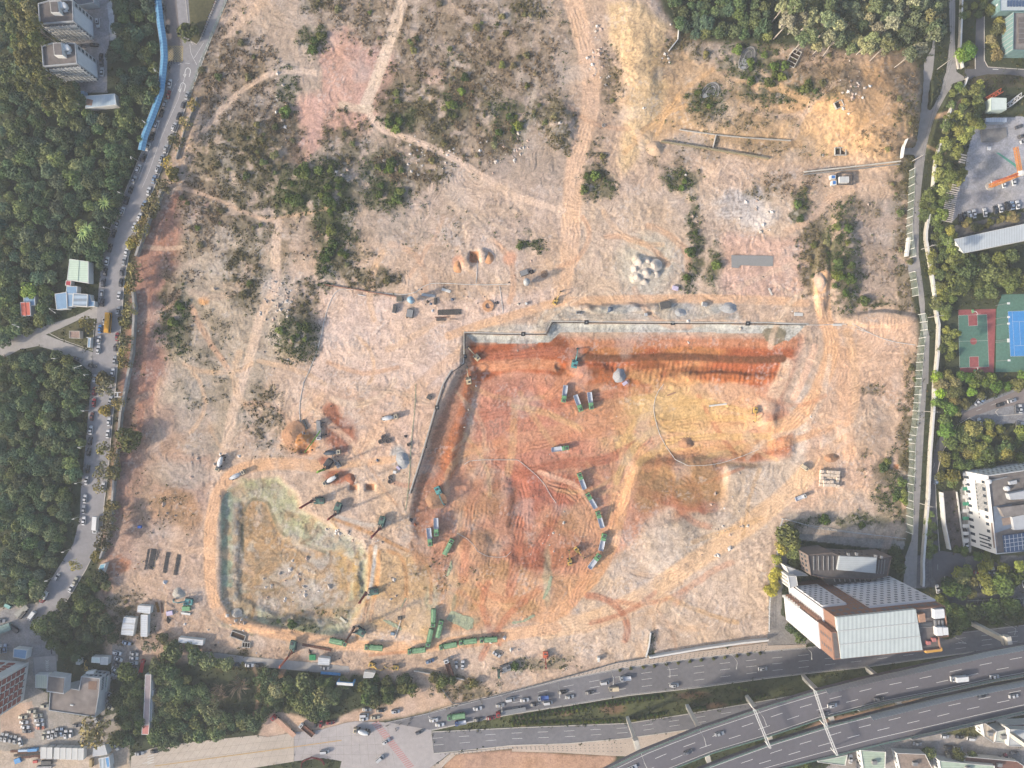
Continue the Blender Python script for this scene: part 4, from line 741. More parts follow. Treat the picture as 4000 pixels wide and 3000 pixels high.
def dump(kind):
    L, Wd = 9.4, 2.5; t = thing('dump_truck', 'x', 'dump truck'); chassis(t, L, Wd, (3.2, 1.4, -2.2, -3.6)); cm = GREEN if kind != 'brown' else WHITEP
    cab(t, 2.75, 4.7, Wd, cm, 3.0); bm = {'empty': BEDG, 'full': GREEN, 'brown': mat('rust_bed', (136,96,80), .8, .3, 1.5)}[kind]
    x0, x1 = -4.7, (2.4 if kind != 'empty' else .9); b = MB().box(x0, x1, -1.22, 1.22, 1.0, 1.25)
    for a in ((x0, x1, -1.25, -1.14), (x0, x1, 1.14, 1.25)): b.box(a[0], a[1], a[2], a[3], 1.25, 2.0 if kind == 'empty' else 2.6)
    b.box(x0, x0+.1, -1.14, 1.14, 1.25, 1.95); b.box(x1-.12, x1, -1.14, 1.14, 1.25, 2.8)
    for x in np.arange(x0+.6, x1, 1.1): b.box(x, x+.12, -1.31, -1.25, 1.1, 1.95); b.box(x, x+.12, 1.25, 1.31, 1.1, 1.95)
    bo = b.build('dump_bed', bm, t)
    if kind == 'empty': MB().box(.9, 2.7, -1.2, 1.2, 1.3, 3.05, .1, .1).build('folded_cover', GREEN, t); MB().box(2.0,2.3,-1.3,1.3,3.05,3.15).build('cover_rail', GREEN2, t)
    if kind == 'full':
        g = MB()
        for k in range(8): xa = x0+.1+(x1-x0-.25)*k/8; xb = x0+.1+(x1-x0-.25)*(k+1)/8; za = 2.62+.10*(k % 2); g.add([(xa,-1.1,2.5),(xb,-1.1,2.5),(xb,0,za+.12),(xa,0,2.7),(xb,1.1,2.5),(xa,1.1,2.5)], [(0,1,2,3),(3,2,4,5)])
        g.build('cover_tarpaulin', GREEN2, t)
    if kind == 'brown': MB().box(x0+.1, x1-.12, -1.14, 1.14, 1.25, 1.5, .3, .2).build('soil_load', SOILM, t)
    PROT['dump_'+kind] = proto(t)
for k in ('empty', 'full', 'brown'): dump(k)
def mixer(kind):
    t = thing('concrete_mixer_truck', 'x', 'mixer truck'); L, Wd = 9.2, 2.5; chassis(t, L, Wd, (3.3, 1.6, -2.0, -3.4)); o = cab(t, 2.7, 4.5, Wd, CREAMP, 2.9)
    dm = WHITEP if kind == 'w' else mat('dark_drum', (96,104,112), .5, .2, 2); d = MB(); n = 14; P_ = [(-4.0,.55,2.75),(-3.2,.85,2.65),(-1.6,1.2,2.45),(-.2,1.22,2.3),(1.2,.95,2.1),(1.9,.5,2.0)]
    v = [(x, r*math.cos(2*math.pi*k/n), zc+r*math.sin(2*math.pi*k/n)) for x, r, zc in P_ for k in range(n)]
    d.add(v, [(i*n+k, i*n+(k+1) % n, (i+1)*n+(k+1) % n, (i+1)*n+k) for i in range(5) for k in range(n)]+[tuple(range(n))[::-1], tuple(range(5*n, 6*n))]); dr = d.build('mixing_drum', dm, t)
    s = MB()
    for k in range(5): a = k*1.1; s.beam((-3.2+k*.9, .0, 3.55-.0*k), (-2.7+k*.9, .5, 3.3), .08)
    s.build('drum_fin', STEEL, dr)
    MB().box(2.0,2.6,-1.1,1.1,.95,2.4).build('water_tank', STEEL, t); MB().add([(-4.3,-.45,2.9),(-4.3,.45,2.9),(-3.7,.7,3.5),(-3.7,-.7,3.5),(-4.6,-.2,1.4),(-4.6,.2,1.4)], [(0,1,2,3),(0,4,5,1)]).build('discharge_chute', DSTEEL, t)
    MB().box(-3.2,-2.9,-1.15,-.9,.9,2.6).box(-3.2,-2.9,.9,1.15,.9,2.6).build('drum_support', DSTEEL, t); PROT['mixer_'+kind] = proto(t)
mixer('w'); mixer('d')
def excav(kind, body, boomm=None):
    t = thing('excavator', 'x', 'excavator'); boomm = boomm or body
    for sy in (-1, 1):
        tr = MB().box(-1.9, 1.9, sy*1.15-.3, sy*1.15+.3, 0, .85, .35, 0)
        for x in np.arange(-1.8, 1.8, .3): tr.box(x, x+.12, sy*1.15-.33, sy*1.15+.33, .0, .9 if abs(x) < 1.4 else .7)
        tr.build('track', DSTEEL, t)
    b = MB().box(-2.2, 1.3, -1.35, 1.35, 1.0, 2.0, .12, .1).box(-2.3, -1.3, -1.3, 1.3, 1.0, 2.2, .15, .15).build('upper_body', body, t)
    MB().box(-1.6,-.6,-.9,.4,2.0,2.35,.1,.1).build('engine_cover', DSTEEL, b); MB().cyl(-1.0,.8,2.0,2.9,.08).build('exhaust', DSTEEL, b)
    cb = MB().box(.0,1.5,.45,1.35,1.4,2.9,.1,.08).build('cab', body, t); MB().box(.15,1.52,.40,1.37,2.0,2.7,.03,.0).build('cab_window', GLASS, cb); MB().box(.3,1.1,.6,1.2,2.9,2.94).build('roof_window', GLASS, cb)
    MB().beam((1.0,-.1,1.6),(3.4,-.1,4.3),.42,.55).beam((3.4,-.1,4.3),(5.6,-.1,3.7),.38,.5).build('boom', boomm, t)
    st = MB().beam((5.5,-.1,3.9),(6.9,-.1,1.2),.32,.42).build('stick', boomm, t); MB().add([(6.5,-.65,1.3),(6.5,.45,1.3),(7.3,.45,1.1),(7.3,-.65,1.1),(6.6,-.6,.1),(6.6,.4,.1)], [(0,1,2,3),(3,2,5,4),(0,3,4),(1,5,2),(0,4,5,1)]).build('bucket', DSTEEL, st)
    MB().beam((1.6,-.1,2.0),(3.2,-.1,3.6),.14).beam((3.6,-.1,4.6),(5.3,-.1,4.4),.14).build('hydraulic_ram', STEEL, t); PROT['ex_'+kind] = proto(t)
YEL = mat('machine_yellow', (214,178,96), .5, .2, 1.5); CRM = mat('machine_cream', (214,196,158), .5, .15, 1.5); TEAL = mat('machine_teal', (96,166,164), .5, .18, 1.5); ORNG = mat('machine_orange', (206,108,76), .5, .15, 1.5); MAROON = mat('maroon_steel', (132,48,52), .6, .25, 2); LIME = mat('lime_steel', (146,196,74), .5, .15, 2); DTEAL = mat('dusty_green', (92,124,112), .7, .2, 1.5)
for k, b, bo in (('yellow', YEL, None), ('cream', CRM, None), ('teal', TEAL, None), ('orange', ORNG, mat('boom_red', (190,60,48), .5, .15, 2)), ('grey', STEEL, None)): excav(k, b, bo)
def site(key, i, j, u, v, h, label, cat=None, group=None, color=None, z=None, scale=None):
    (p,) = c(i, j, u, v); zz = gzm(p, 12) if z is None else z; return place(PROT[key], W(p, zz+.02), R(h), label, group, color, cat, scale)
# empty tippers in the excavation; heading is where the cab points
GE = 'green tipper lorries with empty grey beds'; GF = 'covered green tipper lorries'
for u, v, h, lab in [(452,85,-98,'green tipper with empty bed, leftmost of three parked near the orange bank'),(570,165,-70,'green tipper with empty bed, middle of three near the orange bank'),(675,145,-83,'green tipper with empty bed, rightmost of three near the orange bank'),(413,557,8,'green tipper standing alone in mid pit, cab to the right'),
    (600,835,110,'northernmost green tipper in the curved convoy in the pit'),(683,1005,120,'second green tipper from the top of the curved convoy'),(757,1165,107,'middle green tipper of the curved convoy'),(780,1360,78,'green tipper of the convoy directly right of the two yellow excavators'),(710,1525,54,'southernmost green tipper in the curved convoy, lower right of the excavators')]:
    site('dump_empty', 2, 2, u, v, h, lab, 'dump truck', GE)
for u, v, h, lab in [(1560,1230,-88,'green tipper with empty bed reversed below the teal excavator'),(1503,1315,-84,'green tipper with brown-stained bed left of another tipper below the excavator')]: site('dump_empty', 1, 2, u, v, h, lab, 'dump truck', GE)
site('dump_full', 1, 2, 1665, 1400, 62, 'covered green tipper alone at the south-west corner of the pit', 'dump truck', GF)
for u, v, h, lab in [(717,560,-12,'covered green tipper at the left end of the haul road queue'),(1023,607,176,'second covered green tipper from the left on the haul road'),(1393,633,187,'third covered green tipper from the left on the haul road'),(1663,592,190,'third covered green tipper from the right on the haul road'),(1833,555,187,'second covered green tipper from the right on the haul road'),(2010,540,183,'rightmost covered green tipper on the haul road'),
    (1535,350,268,'upper covered green tipper on the branch track'),(1588,447,76,'right-hand covered green tipper on the branch track'),(1503,520,258,'lower covered green tipper on the branch track, nearest the haul road')]: site('dump_full', 1, 3, u, v, h, lab, 'dump truck', GF)
site('dump_full', 1, 3, 1733, 1200, 188, 'bright green tipper lorry queueing on the asphalt road', 'dump truck'); site('dump_brown', 1, 3, 1668, 780, 110, 'tipper lorry with white cab and rust-brown bed', 'dump truck')
site('mixer_w', 1, 2, 1158, 290, 9, 'white mixer lorry alone on the pink level ground'); site('mixer_d', 1, 2, 665, 590, 6, 'dark-drummed mixer lorry beside the drilling crane'); site('mixer_w', 1, 2, 650, 825, 211, 'white mixer lorry on the red soil below the drilling crane')
site('mixer_w', 0, 2, 1913, 680, 248, 'white mixer lorry tipping at the grey puddle'); site('mixer_w', 0, 2, 2060, 785, 28, 'white mixer lorry on the haul road above the green-netted pit'); site('mixer_w', 1, 3, 920, 1330, 168, 'white mixer lorry turning in the junction')
site('ex_cream', 1, 1, 1905, 1425, 132, 'cream excavator in the north-west corner of the pit'); site('ex_cream', 1, 1, 1838, 1625, 98, 'cream excavator on the west slope of the pit')
site('ex_teal', 2, 1, 540, 1480, 80, 'teal excavator digging at the orange bank', scale=(1.15,1.15,1.1)); site('ex_yellow', 2, 1, 375, 945, 62, 'yellow excavator on the haul road north of the pit', scale=(.85,.85,.85))
site('ex_yellow', 2, 2, 2097, 232, 266, 'yellow excavator by itself at the east end of the pit'); site('ex_yellow', 2, 2, 562, 1432, -46, 'upper right one of the two yellow excavators near the convoy'); site('ex_yellow', 2, 2, 497, 1530, 94, 'lower left one of the two yellow excavators near the convoy')
site('ex_teal', 1, 2, 1577, 922, -65, 'teal excavator on the heap below the west slope'); site('ex_teal', 0, 3, 1635, 215, 174, 'teal excavator beside the scrap heap'); site('ex_orange', 2, 3, 290, 680, 272, 'orange excavator near the asphalt road')
site('ex_yellow', 1, 3, 1010, 763, -20, 'dusty yellow excavator, left of two by the soil berm', scale=(.9,.9,.9)); site('ex_yellow', 1, 3, 1205, 783, 172, 'dusty yellow excavator, right of two by the soil berm'); site('ex_grey', 1, 2, 710, 692, 118, 'grey excavator beside the drilling crane', scale=(.85,.85,.85)); site('ex_yellow', 0, 3, 755, 790, 92, 'small yellow excavator between the grey blocks', scale=(.6,.6,.6))
# ---- drilling rigs with vertical masts
def rig(i, j, u, v, h, hm, label, bodym=DTEAL, mastm=MAROON, tilt=(0,0)):
    (p,) = c(i, j, u, v); z = gzm(p, 12); t = thing('drilling_rig', label, 'drilling rig', W(p, z), R(h), 'drilling rigs')
    for sy in (-1, 1): MB().box(-2.3, 2.3, sy*1.5-.4, sy*1.5+.4, 0, 1.0, .4, 0).build('track', DSTEEL, t)
    b = MB().box(-3.3, 1.2, -1.5, 1.5, 1.1, 2.9, .1, .12).build('upper_body', bodym, t); MB().box(-2.8,-1.2,-1.1,.4,2.9,3.2,.1,.1).build('engine_cover', DSTEEL, b)
    cb = MB().box(.2,2.0,.6,1.5,1.3,3.1,.1,.05).build('cab', bodym, t); MB().box(.4,2.02,.55,1.52,2.1,2.9).build('cab_window', GLASS, cb)
    x1 = 3.2; tp = (x1+tilt[0], tilt[1], hm); m = MB().beam((x1,0,.4), tp, .75, .65)
    for k in range(int(hm/1.5)): zz = .8+k*1.5; f_ = zz/hm; m.box(x1+tilt[0]*f_-.46, x1+tilt[0]*f_+.46, tilt[1]*f_-.42, tilt[1]*f_+.42, zz, zz+.2)
    mo = m.build('mast', mastm, t); MB().box(tp[0]-.9, tp[0]+.5, tp[1]-.3, tp[1]+.3, hm, hm+.7).build('mast_head', mastm, mo)
    MB().beam((.8,-.5,2.4),(x1,0,hm*.42),.28).beam((.8,.5,2.4),(x1,0,hm*.42),.28).build('mast_brace', DSTEEL, t)
    MB().cyl(x1+.75, 0, .1, hm*.8, .17, n=8).build('drill_rod', STEEL, t); MB().cyl(x1+.75,0,.1,1.5,.5,n=10).build('auger', DSTEEL, t)
rig(1,2,545,1005,180,22,'drilling rig with green body and maroon mast, uppermost above the green-netted pit'); rig(1,2,710,1070,250,16,'drilling rig with maroon mast beside the netted slope'); rig(1,2,1090,1190,255,23,'drilling rig with tall maroon mast at the head of the soil ramp', mastm=MAROON)
rig(1,3,1010,130,188,18,'drilling rig with dusty body standing on the grey slurry'); rig(1,3,900,470,150,20,'drilling rig with brown mast near the haul road queue', mastm=mat('brown_steel', (112,70,56), .7, .3, 2)); rig(1,3,325,600,260,20,'drilling rig with red mast leaning over the service lane', mastm=ORNG)
rig(1,2,625,690,235,14,'black drilling rig with lime-green mast on the red soil', DSTEEL, LIME)
# crawler crane with a raised lime boom
(p,) = c(1,2,550,395); t = thing('crawler_crane', 'grey crane lorry with long raised lime-green boom beside the square pit', 'crane', W(p, gzm(p)), R(-90))
chassis(t, 10.5, 2.6, (4.0, 2.4, -1.6, -3.2)); cab(t, 3.6, 5.3, 2.5, WHITEP, 2.6); MB().box(-5.2, 3.4, -1.2, 1.2, .95, 1.5).build('deck', STEEL, t); MB().box(-5.0,-1.2,-1.1,1.1,1.5,2.8,.1,.1).build('counterweight', STEEL, t)
for sx in (-4, 2.6): MB().box(sx, sx+.35, -2.9, 2.9, .4, .8).build('outrigger', DSTEEL, t)
bm_ = MB().beam((.5,.9,2.2),(5.4,-1.2,8.0),.6,.6).build('boom', LIME, t); MB().beam((5.4,-1.2,8.0),(10.6,-3.6,14),.42,.42).build('boom_extension', LIME, bm_); MB().tube([(10.6,-3.6,14),(10.6,-3.6,2)], .05, 5).build('hoist_rope', DSTEEL, bm_); MB().box(10.2,11.0,-4.0,-3.2,1.0,2.0,.1,.1).build('hook_block', DSTEEL, bm_)
rig(1,3,2150,790,200,10,'green-framed drilling rig at the roadside, left of two green gantries', STEEL, DTEAL)
# lorries on the roads
def lorry(key, L, Wd, cabm, bodym, h1, closed=True, z0=1.0):
    t = thing('lorry', 'x', 'lorry'); chassis(t, L, Wd, (L*.34, -L*.3), .42); cab(t, L/2-1.6, L/2, Wd, cabm, 2.4)
    b = MB()
    if closed: b.box(-L/2, L/2-1.75, -Wd/2, Wd/2, z0, h1, .05, .05)
    else:
        b.box(-L/2, L/2-1.75, -Wd/2, Wd/2, z0, z0+.12)
        for a in ((-L/2, L/2-1.75, -Wd/2, -Wd/2+.08), (-L/2, L/2-1.75, Wd/2-.08, Wd/2), (-L/2, -L/2+.08, -Wd/2+.08, Wd/2-.08), (L/2-1.83, L/2-1.75, -Wd/2+.08, Wd/2-.08)): b.box(a[0], a[1], a[2], a[3], z0+.12, z0+.7)
    o = b.build('cargo_box' if closed else 'open_bed', bodym, t)
    if closed:
        for x in np.arange(-L/2+.7, L/2-2, 1.0): MB().box(x, x+.07, -Wd/2+.06, Wd/2-.06, h1, h1+.05).build('roof_rib', bodym, o)
    PROT[key] = proto(t)
BLUEP = mat('blue_paint', (92,124,190), .5, .15, 1.5); RUSTP = mat('rust_brown', (128,88,72), .8, .3, 1.5); REDP = mat('red_paint', (186,50,52), .45, .1, 2); WORNC = mat('worn_cream_bed', (206,166,142), .85, .2, 1)
lorry('box', 7.6, 2.4, WHITEP, WHITEP, 3.3); lorry('bluebed', 5.8, 2.2, WHITEP, BLUEP, 1.7, False); lorry('small', 5.2, 2.0, CREAMP, CREAMP, 2.6); lorry('flat', 5.9, 2.1, WHITEP, BEDG, 1.7, False); lorry('bluecab', 5.8, 2.1, BLUEP, BEDG, 1.7, False); lorry('browncab', 9.2, 2.6, WHITEP, RUSTP, 2.0, False); lorry('redw', 6.0, 2.1, REDP, WHITEP, 2.4); lorry('bus', 10.4, 2.6, WHITEP, WHITEP, 3.1)
site('box', 3, 3, 1630, 873, 186, 'white box lorry on the northern elevated deck', 'lorry', z=VZ); site('bluebed', 2, 3, 268, 1045, 184, 'small lorry with blue bed in the queue', 'lorry'); site('small', 2, 3, 877, 965, 184, 'small cream box lorry on the upper frontage road', 'lorry'); site('flat', 2, 3, 977, 877, 184, 'white flatbed lorry on the upper frontage road', 'lorry')
site('bluecab', 1, 3, 1770, 1258, 188, 'small lorry with blue cab and dark open bed at the junction', 'lorry'); site('browncab', 1, 3, 445, 1318, 140, 'lorry with white cab and long rust-brown bed parked on the verge', 'lorry'); site('redw', 0, 3, 397, 172, 244, 'red-fronted white lorry at the bottom of the curved road', 'lorry'); site('box', 0, 3, 292, 335, 234, 'white box van turning into the yard', 'lorry', scale=(.72,.85,.8))
site('flat', 3, 2, 272, 977, 22, 'white pickup on the haul road below the bag stack', 'pickup'); site('box', 0, 2, 843, 1212, 266, 'long white box lorry parked at the east kerb', 'lorry', scale=(1.2,1,1)); site('flat', 3, 0, 1962, 1580, 8, 'white flatbed lorry below the orange crane boom', 'lorry'); site('small', 3, 2, 307, 720, -35, 'small grey-white lorry above the bag stack', 'lorry', scale=(.8,1,.8))
site('small', 3, 3, 1540, 1540, 100, 'small white lorry parked between the round trees', 'lorry', scale=(.8,.9,.8))
def trailer(i, j, u, v, h, label, cabm, bedm, L=13.0):
    (p,) = c(i, j, u, v); t = thing('articulated_lorry', label, 'articulated lorry', W(p, .06), R(h)); chassis(t, L+3, 2.5, (L/2, L/2-1.8, -L/2+.6, -L/2+2), .5); cab(t, L/2-.6, L/2+1.6, 2.5, cabm, 2.9)
    b = MB().box(-L/2-1.4, L/2-1.2, -1.25, 1.25, 1.1, 1.5)
    for x in np.arange(-L/2-1, L/2-1.5, .9): b.box(x, x+.1, -1.22, 1.22, 1.5, 1.55)
    b.build('trailer_bed', bedm, t)
trailer(1,3,245,1285,138,'red-cabbed lorry with long pale trailer parked on the sandy verge',REDP,WORNC); trailer(1,3,2205,1163,190,'red-cabbed lorry with long grey trailer in the queue',REDP,STEEL)
# yellow bus
(p,) = c(0,1,948,1132); t = thing('bus', 'yellow bus standing in the curved road', 'bus', W(p, .06), R(86)); YB = mat('bus_yellow', (226,166,46), .45, .08, 2)
b = MB().box(-5.4, 5.4, -1.25, 1.25, .5, 2.3).box(-5.4, 5.4, -1.25, 1.25, 2.3, 3.05, .12, .12).build('body', YB, t); wheels(t, 10, 2.5, (3.4, -3.2), .48, .3)
MB().box(5.2,5.43,-1.1,1.1,1.3,2.6).build('windscreen', GLASS, t)
for x in (-3.4, -.4, 2.6): MB().box(x, x+1.4, -.7, .7, 3.05, 3.25, .1, .1).build('roof_vent', YB, b)
for sy in (-1, 1): MB().box(-5.0,5.0,sy*1.25-.02,sy*1.25+.02,1.4,2.2).build('side_windows', GLASS, t)
# scooters along the northern branch road
def scooter(cl):
    t = thing('motor_scooter', 'x', 'scooter'); b = MB().tube([(-.6,0,.55),(-.1,0,.6),(.25,0,.35),(.55,0,.8)], .16, 8, .1).build('body', PAINT, t); b['paint'] = 1
    MB().box(-.65,.0,-.14,.14,.72,.84,.06,.04).build('seat', DSTEEL, t); MB().tube([(.5,-.34,1.0),(.52,0,1.02),(.5,.34,1.0)], .03, 6).build('handlebar', DSTEEL, t); MB().tube([(.52,0,1.0),(.66,0,.3)], .04, 6).build('fork', DSTEEL, t)
    for x in (-.6, .68): MB().cyl(x, .26, -.06, .06, .26, n=12, axis='y').build('wheel', TYRE, t)
    PROT['scooter'] = proto(t)
scooter(0)
for k in range(16):
    u = 1868-k*8.2; v = 8+k*20.5; cl = ((70,110,180), 'blue') if k in (6,7,9) else [((60,60,64), 'black'), ((150,60,56), 'red'), ((170,170,172), 'silver')][k % 3]
    (p,) = c(0,0,u,v); place(PROT['scooter'], W(p, .06), R(160), 'small %s scooter, %s from the top in the row along the median' % (cl[1], ORD[k+1]), 'scooters parked along the median', lc(*cl[0]), 'scooter')
for k, (u, v) in enumerate([(1465,548),(1485,545),(1505,540),(1530,536),(1468,580),(1462,600),(1465,630),(1560,535)]):
    (p,) = c(0,0,u,v); place(PROT['scooter'], W(p, .07), R(80+k*9), 'dark scooter, %s of those below the yellow hatched box' % ORD[k+1], 'scooters below the hatched box', lc(60,58,60), 'scooter')
for k, (u, v) in enumerate([(1135,1290),(1245,1275),(1315,1278),(1333,1235),(1210,1325)]):
    (p,) = c(1,3,u,v); place(PROT['scooter'], W(p, .07), R(200+k*20), ['scooter nearest the red crossing stripes', 'scooter in the middle of the little group in the junction', 'scooter right of another in the junction', 'scooter nearest the sandy shoulder in the junction', 'lowest scooter of the group in the junction'][k], 'scooters crossing the junction', lc(90,86,84), 'scooter')
# ------------------------------------------------------------------ vegetation
LEAF = mat('leaves', rough=.85, noise=.45, nscale=.9, objcol=True, spec=.12, n2=.25)
BARK = mat('bark', (120,104,88), .95, .3, 3); BARKP = mat('pale_bark', (190,180,168), .9, .2, 3); TWIG = mat('dry_twigs', (150,132,112), .95, .2, 3)
FOR = mat('forest_leaves', rough=.85, noise=.35, nscale=.9, attr='leaf', spec=.12)
def leafcloud(r, cents, n, size, flat=.0):
    """small quads near the surface of several lobes; returns (n,4,3)"""
    k = r.integers(0, len(cents), n); C_ = np.array([q[:3] for q in cents])[k]; Rr = np.array([q[3] for q in cents])[k]
    d = r.normal(size=(n, 3)); d[:, 2] = np.abs(d[:, 2])*.9-.25; d /= np.linalg.norm(d, axis=1)[:, None]
    p = C_+d*(Rr*(.72+.34*r.random(n)))[:, None]
    nn = d+r.normal(size=(n, 3))*.55; nn /= np.linalg.norm(nn, axis=1)[:, None]
    t = np.cross(nn, r.normal(size=(n, 3))); t /= np.linalg.norm(t, axis=1)[:, None]; b = np.cross(nn, t)
    s = size*(.55+.9*r.random(n))[:, None]
    return np.stack([p-t*s-b*s*.6, p+t*s-b*s*.6, p+t*s*.7+b*s*.6, p-t*s*.7+b*s*.6], 1)
def npmesh(name, q, m, col=None):
    n = len(q); me = bpy.data.meshes.new(name); me.vertices.add(n*4); me.vertices.foreach_set('co', q.reshape(-1).astype(np.float32))
    me.loops.add(n*4); me.loops.foreach_set('vertex_index', np.arange(n*4, dtype=np.int32)); me.polygons.add(n)
    me.polygons.foreach_set('loop_start', np.arange(0, n*4, 4, dtype=np.int32)); me.polygons.foreach_set('loop_total', np.full(n, 4, dtype=np.int32))
    me.update(calc_edges=True)
    if col is not None:
        a = me.color_attributes.new('leaf', 'FLOAT_COLOR', 'CORNER'); a.data.foreach_set('color', np.repeat(np.concatenate([col, np.ones((n, 1))], 1), 4, axis=0).astype(np.float32).ravel())
    me.materials.append(m); return me
def lobes(r, rad, h, n, spread, lr, z0):
    o = []
    for k in range(n):
        a = 2.4*k+r.random()*.8; d = spread*rad*math.sqrt((k+.3)/n); zz = z0+(h-z0)*(1-(d/rad)**2*.75)*(.75+.25*r.random())
        o.append((d*math.cos(a), d*math.sin(a), zz-lr*rad*.8, lr*rad*(.75+.5*r.random())))
    return o
# prototypes are unit sized: crown radius 1, scaled on placement
def tree_proto(kind, seed):
    r = np.random.default_rng(seed)
    spec = {'orchard': (1.25, 11, .66, .44, .45, 1300, .085, BARK), 'eucalyptus': (4.8, 12, .72, .36, 3.1, 1000, .085, BARKP), 'autumn': (1.9, 11, .8, .30, .9, 420, .08, BARK),
            'shrub': (.85, 8, .66, .42, .1, 800, .095, BARK), 'palm': (1.6, 1, 0, .2, 1.4, 0, 0, BARK), 'bare': (1.6, 1, 0, .2, 1.4, 0, 0, TWIG)}[kind]
    h, n, sp, lr, z0, nl, ls, bk = spec; L = lobes(r, 1, h, n, sp, lr, z0)
    tb = MB(); top = h*.62 if kind != 'bare' else h*.4
    ln = r.normal(size=2)*.05; tb.tube([(0,0,0), (ln[0]*h*.4, ln[1]*h*.4, top*.5), (ln[0]*h, ln[1]*h, top)], .075 if kind != 'shrub' else .05, 6, .04)
    if kind == 'palm':
        q = []
        for k in range(13):
            a = 2*math.pi*k/13+r.random()*.2; pr = None
            for j in range(5):
                d = j/4; p = np.array([math.cos(a)*d*1.1, math.sin(a)*d*1.1, h+.25*math.sin(d*3)-.35*d*d]); w = .09*(1-d*.7)
                sdv = np.array([-math.sin(a), math.cos(a), 0])*w
                if pr is not None: q.append([pr[0]-pr[1], pr[0]+pr[1], p+sdv, p-sdv])
                pr = (p, sdv)
        q = np.array(q)
    else:
        for k, l in enumerate(L[:(9 if kind != 'shrub' else 4)]):
            e = Vector(l[:3])*(1.0); tb.tube([(ln[0]*h*.6, ln[1]*h*.6, top*(.45+.06*k)), (e.x*.6, e.y*.6, e.z*.8+top*.1), e], .035, 5, .012)
        if kind in ('autumn', 'bare'):
            for k in range(26 if kind == 'autumn' else 60):
                a = r.random()*6.28; d = .5+.5*r.random(); z = h*(.55+.4*r.random()); st = (math.cos(a)*.15, math.sin(a)*.15, h*.4)
                m_ = (math.cos(a)*d*.55, math.sin(a)*d*.55, z*.85); tb.tube([st, m_, (math.cos(a+.2)*d, math.sin(a+.2)*d, z)], .016, 4, .006)
        if kind == 'bare': q = None
        else: q = leafcloud(r, L, nl, ls)
    tm = tb.me(kind+'_trunk', bk)
    cm = npmesh(kind+'_crown', q, LEAF) if q is not None else None
    return tm, cm, q
KN = {'orchard': 5, 'eucalyptus': 4, 'autumn': 3, 'shrub': 5, 'palm': 2, 'bare': 2}
TP = {k: [tree_proto(k, 100*i+7*len(k)) for i in range(n)] for k, n in KN.items()}
NAME = {'orchard': 'broadleaf_tree', 'eucalyptus': 'eucalyptus_tree', 'autumn': 'sparse_tree', 'shrub': 'shrub', 'palm': 'palm_tree', 'bare': 'bare_tree'}
CAT = {'orchard': 'tree', 'eucalyptus': 'tree', 'autumn': 'tree', 'shrub': 'shrub', 'palm': 'palm tree', 'bare': 'tree'}
HZ = {'orchard': 1.0, 'eucalyptus': 3.9, 'autumn': 1.5, 'shrub': .6, 'palm': 1.6, 'bare': 1.3}
TREES = []     # (px point of the crown, radius m, kind, colour, label, group)
def jit(rgb, a=.18):
    f = 1+random.uniform(-a, a); return (min(255, rgb[0]*f*random.uniform(.95, 1.03)), min(255, rgb[1]*f), min(255, rgb[2]*f*random.uniform(.9, 1.1)))
def grove(poly, sp, kind, rgbs, label, group, rr=(.5, .66), holes=(), skip=0.0, seed=1):
    r = random.Random(seed); xs = [p[0] for p in poly]; ys = [p[1] for p in poly]; row = 0; y = min(ys)
    while y < max(ys):
        x = min(xs)+(row % 2)*sp*.5
        while x < max(xs):
            px, py = x+r.uniform(-.3, .3)*sp, y+r.uniform(-.3, .3)*sp; x += sp
            a = np.array([[px]]); b = np.array([[py]])
            if not inpoly(poly, a, b)[0, 0] or any(inpoly(h_, a, b)[0, 0] for h_ in holes) or r.random() < skip: continue
            k = kind if isinstance(kind, str) else r.choice(kind)
            TREES.append(((px, py), sp*S*r.uniform(*rr)*(1.35 if r.random() < .2 else .85 if r.random() < .25 else 1.06), k, jit(r.choice(rgbs)), label, group))
        y += sp*.87; row += 1
DG = [(84,100,68), (76,92,64), (96,108,68), (70,88,66), (108,114,74), (82,98,74), (92,100,70)]
OG = [(118,116,70), (104,104,66), (92,96,60), (128,118,76)]
BG = [(128,150,50), (110,136,54), (92,120,52)]
GG = [(104,112,84), (118,122,92), (90,100,74), (130,128,98)]
LR0 = WL
bldA = c(0,0,300,-60, 980,-60, 1010,350, 950,480, 930,1000, 700,960, 680,760, 470,650, 330,200)
shedA = c(0,1,440,560, 800,560, 830,1010, 760,1040, 560,1080, 440,1020); shedB = c(0,1,160,880, 320,880, 320,1090, 160,1090)
grove(c(0,0,-40,-40, 330,-40, 360,560, 560,680, 720,760, 960,960, 1000,900, 900,700, 940,-40, 1330,-40, 1400,330, 1420,560, 1385,850, 1260,1100, 1150,1400, 1080,1600)+c(0,1,1000,100, 900,400, 860,700, 840,860, 560,860, 400,1130, 180,1220, 0,1290, -60,1300), 47, 'orchard', DG, 'dark rounded tree in the forest west of the curved road', 'forest trees west of the curved road', (.5, .62), (bldA, shedA, shedB, c(0,0,1300,-60, 1460,-60, 1460,500, 1420,850, 1240,1320, 1170,1320, 1280,1040, 1350,800, 1370,500, 1330,200)), .05, 1)
grove(c(0,0,60,-40, 330,-40, 350,420, 560,690, 700,780, 720,940, 500,960, 330,900, 160,760, 100,400), 44, 'eucalyptus', [(112,112,66), (122,118,74), (104,106,60)], 'tall olive-green tree beside the pale apartment blocks', 'olive trees round the apartment blocks', (.48, .6), (c(0,0,330,-40, 900,-40, 900,700, 700,760, 360,560),), 0, 2)
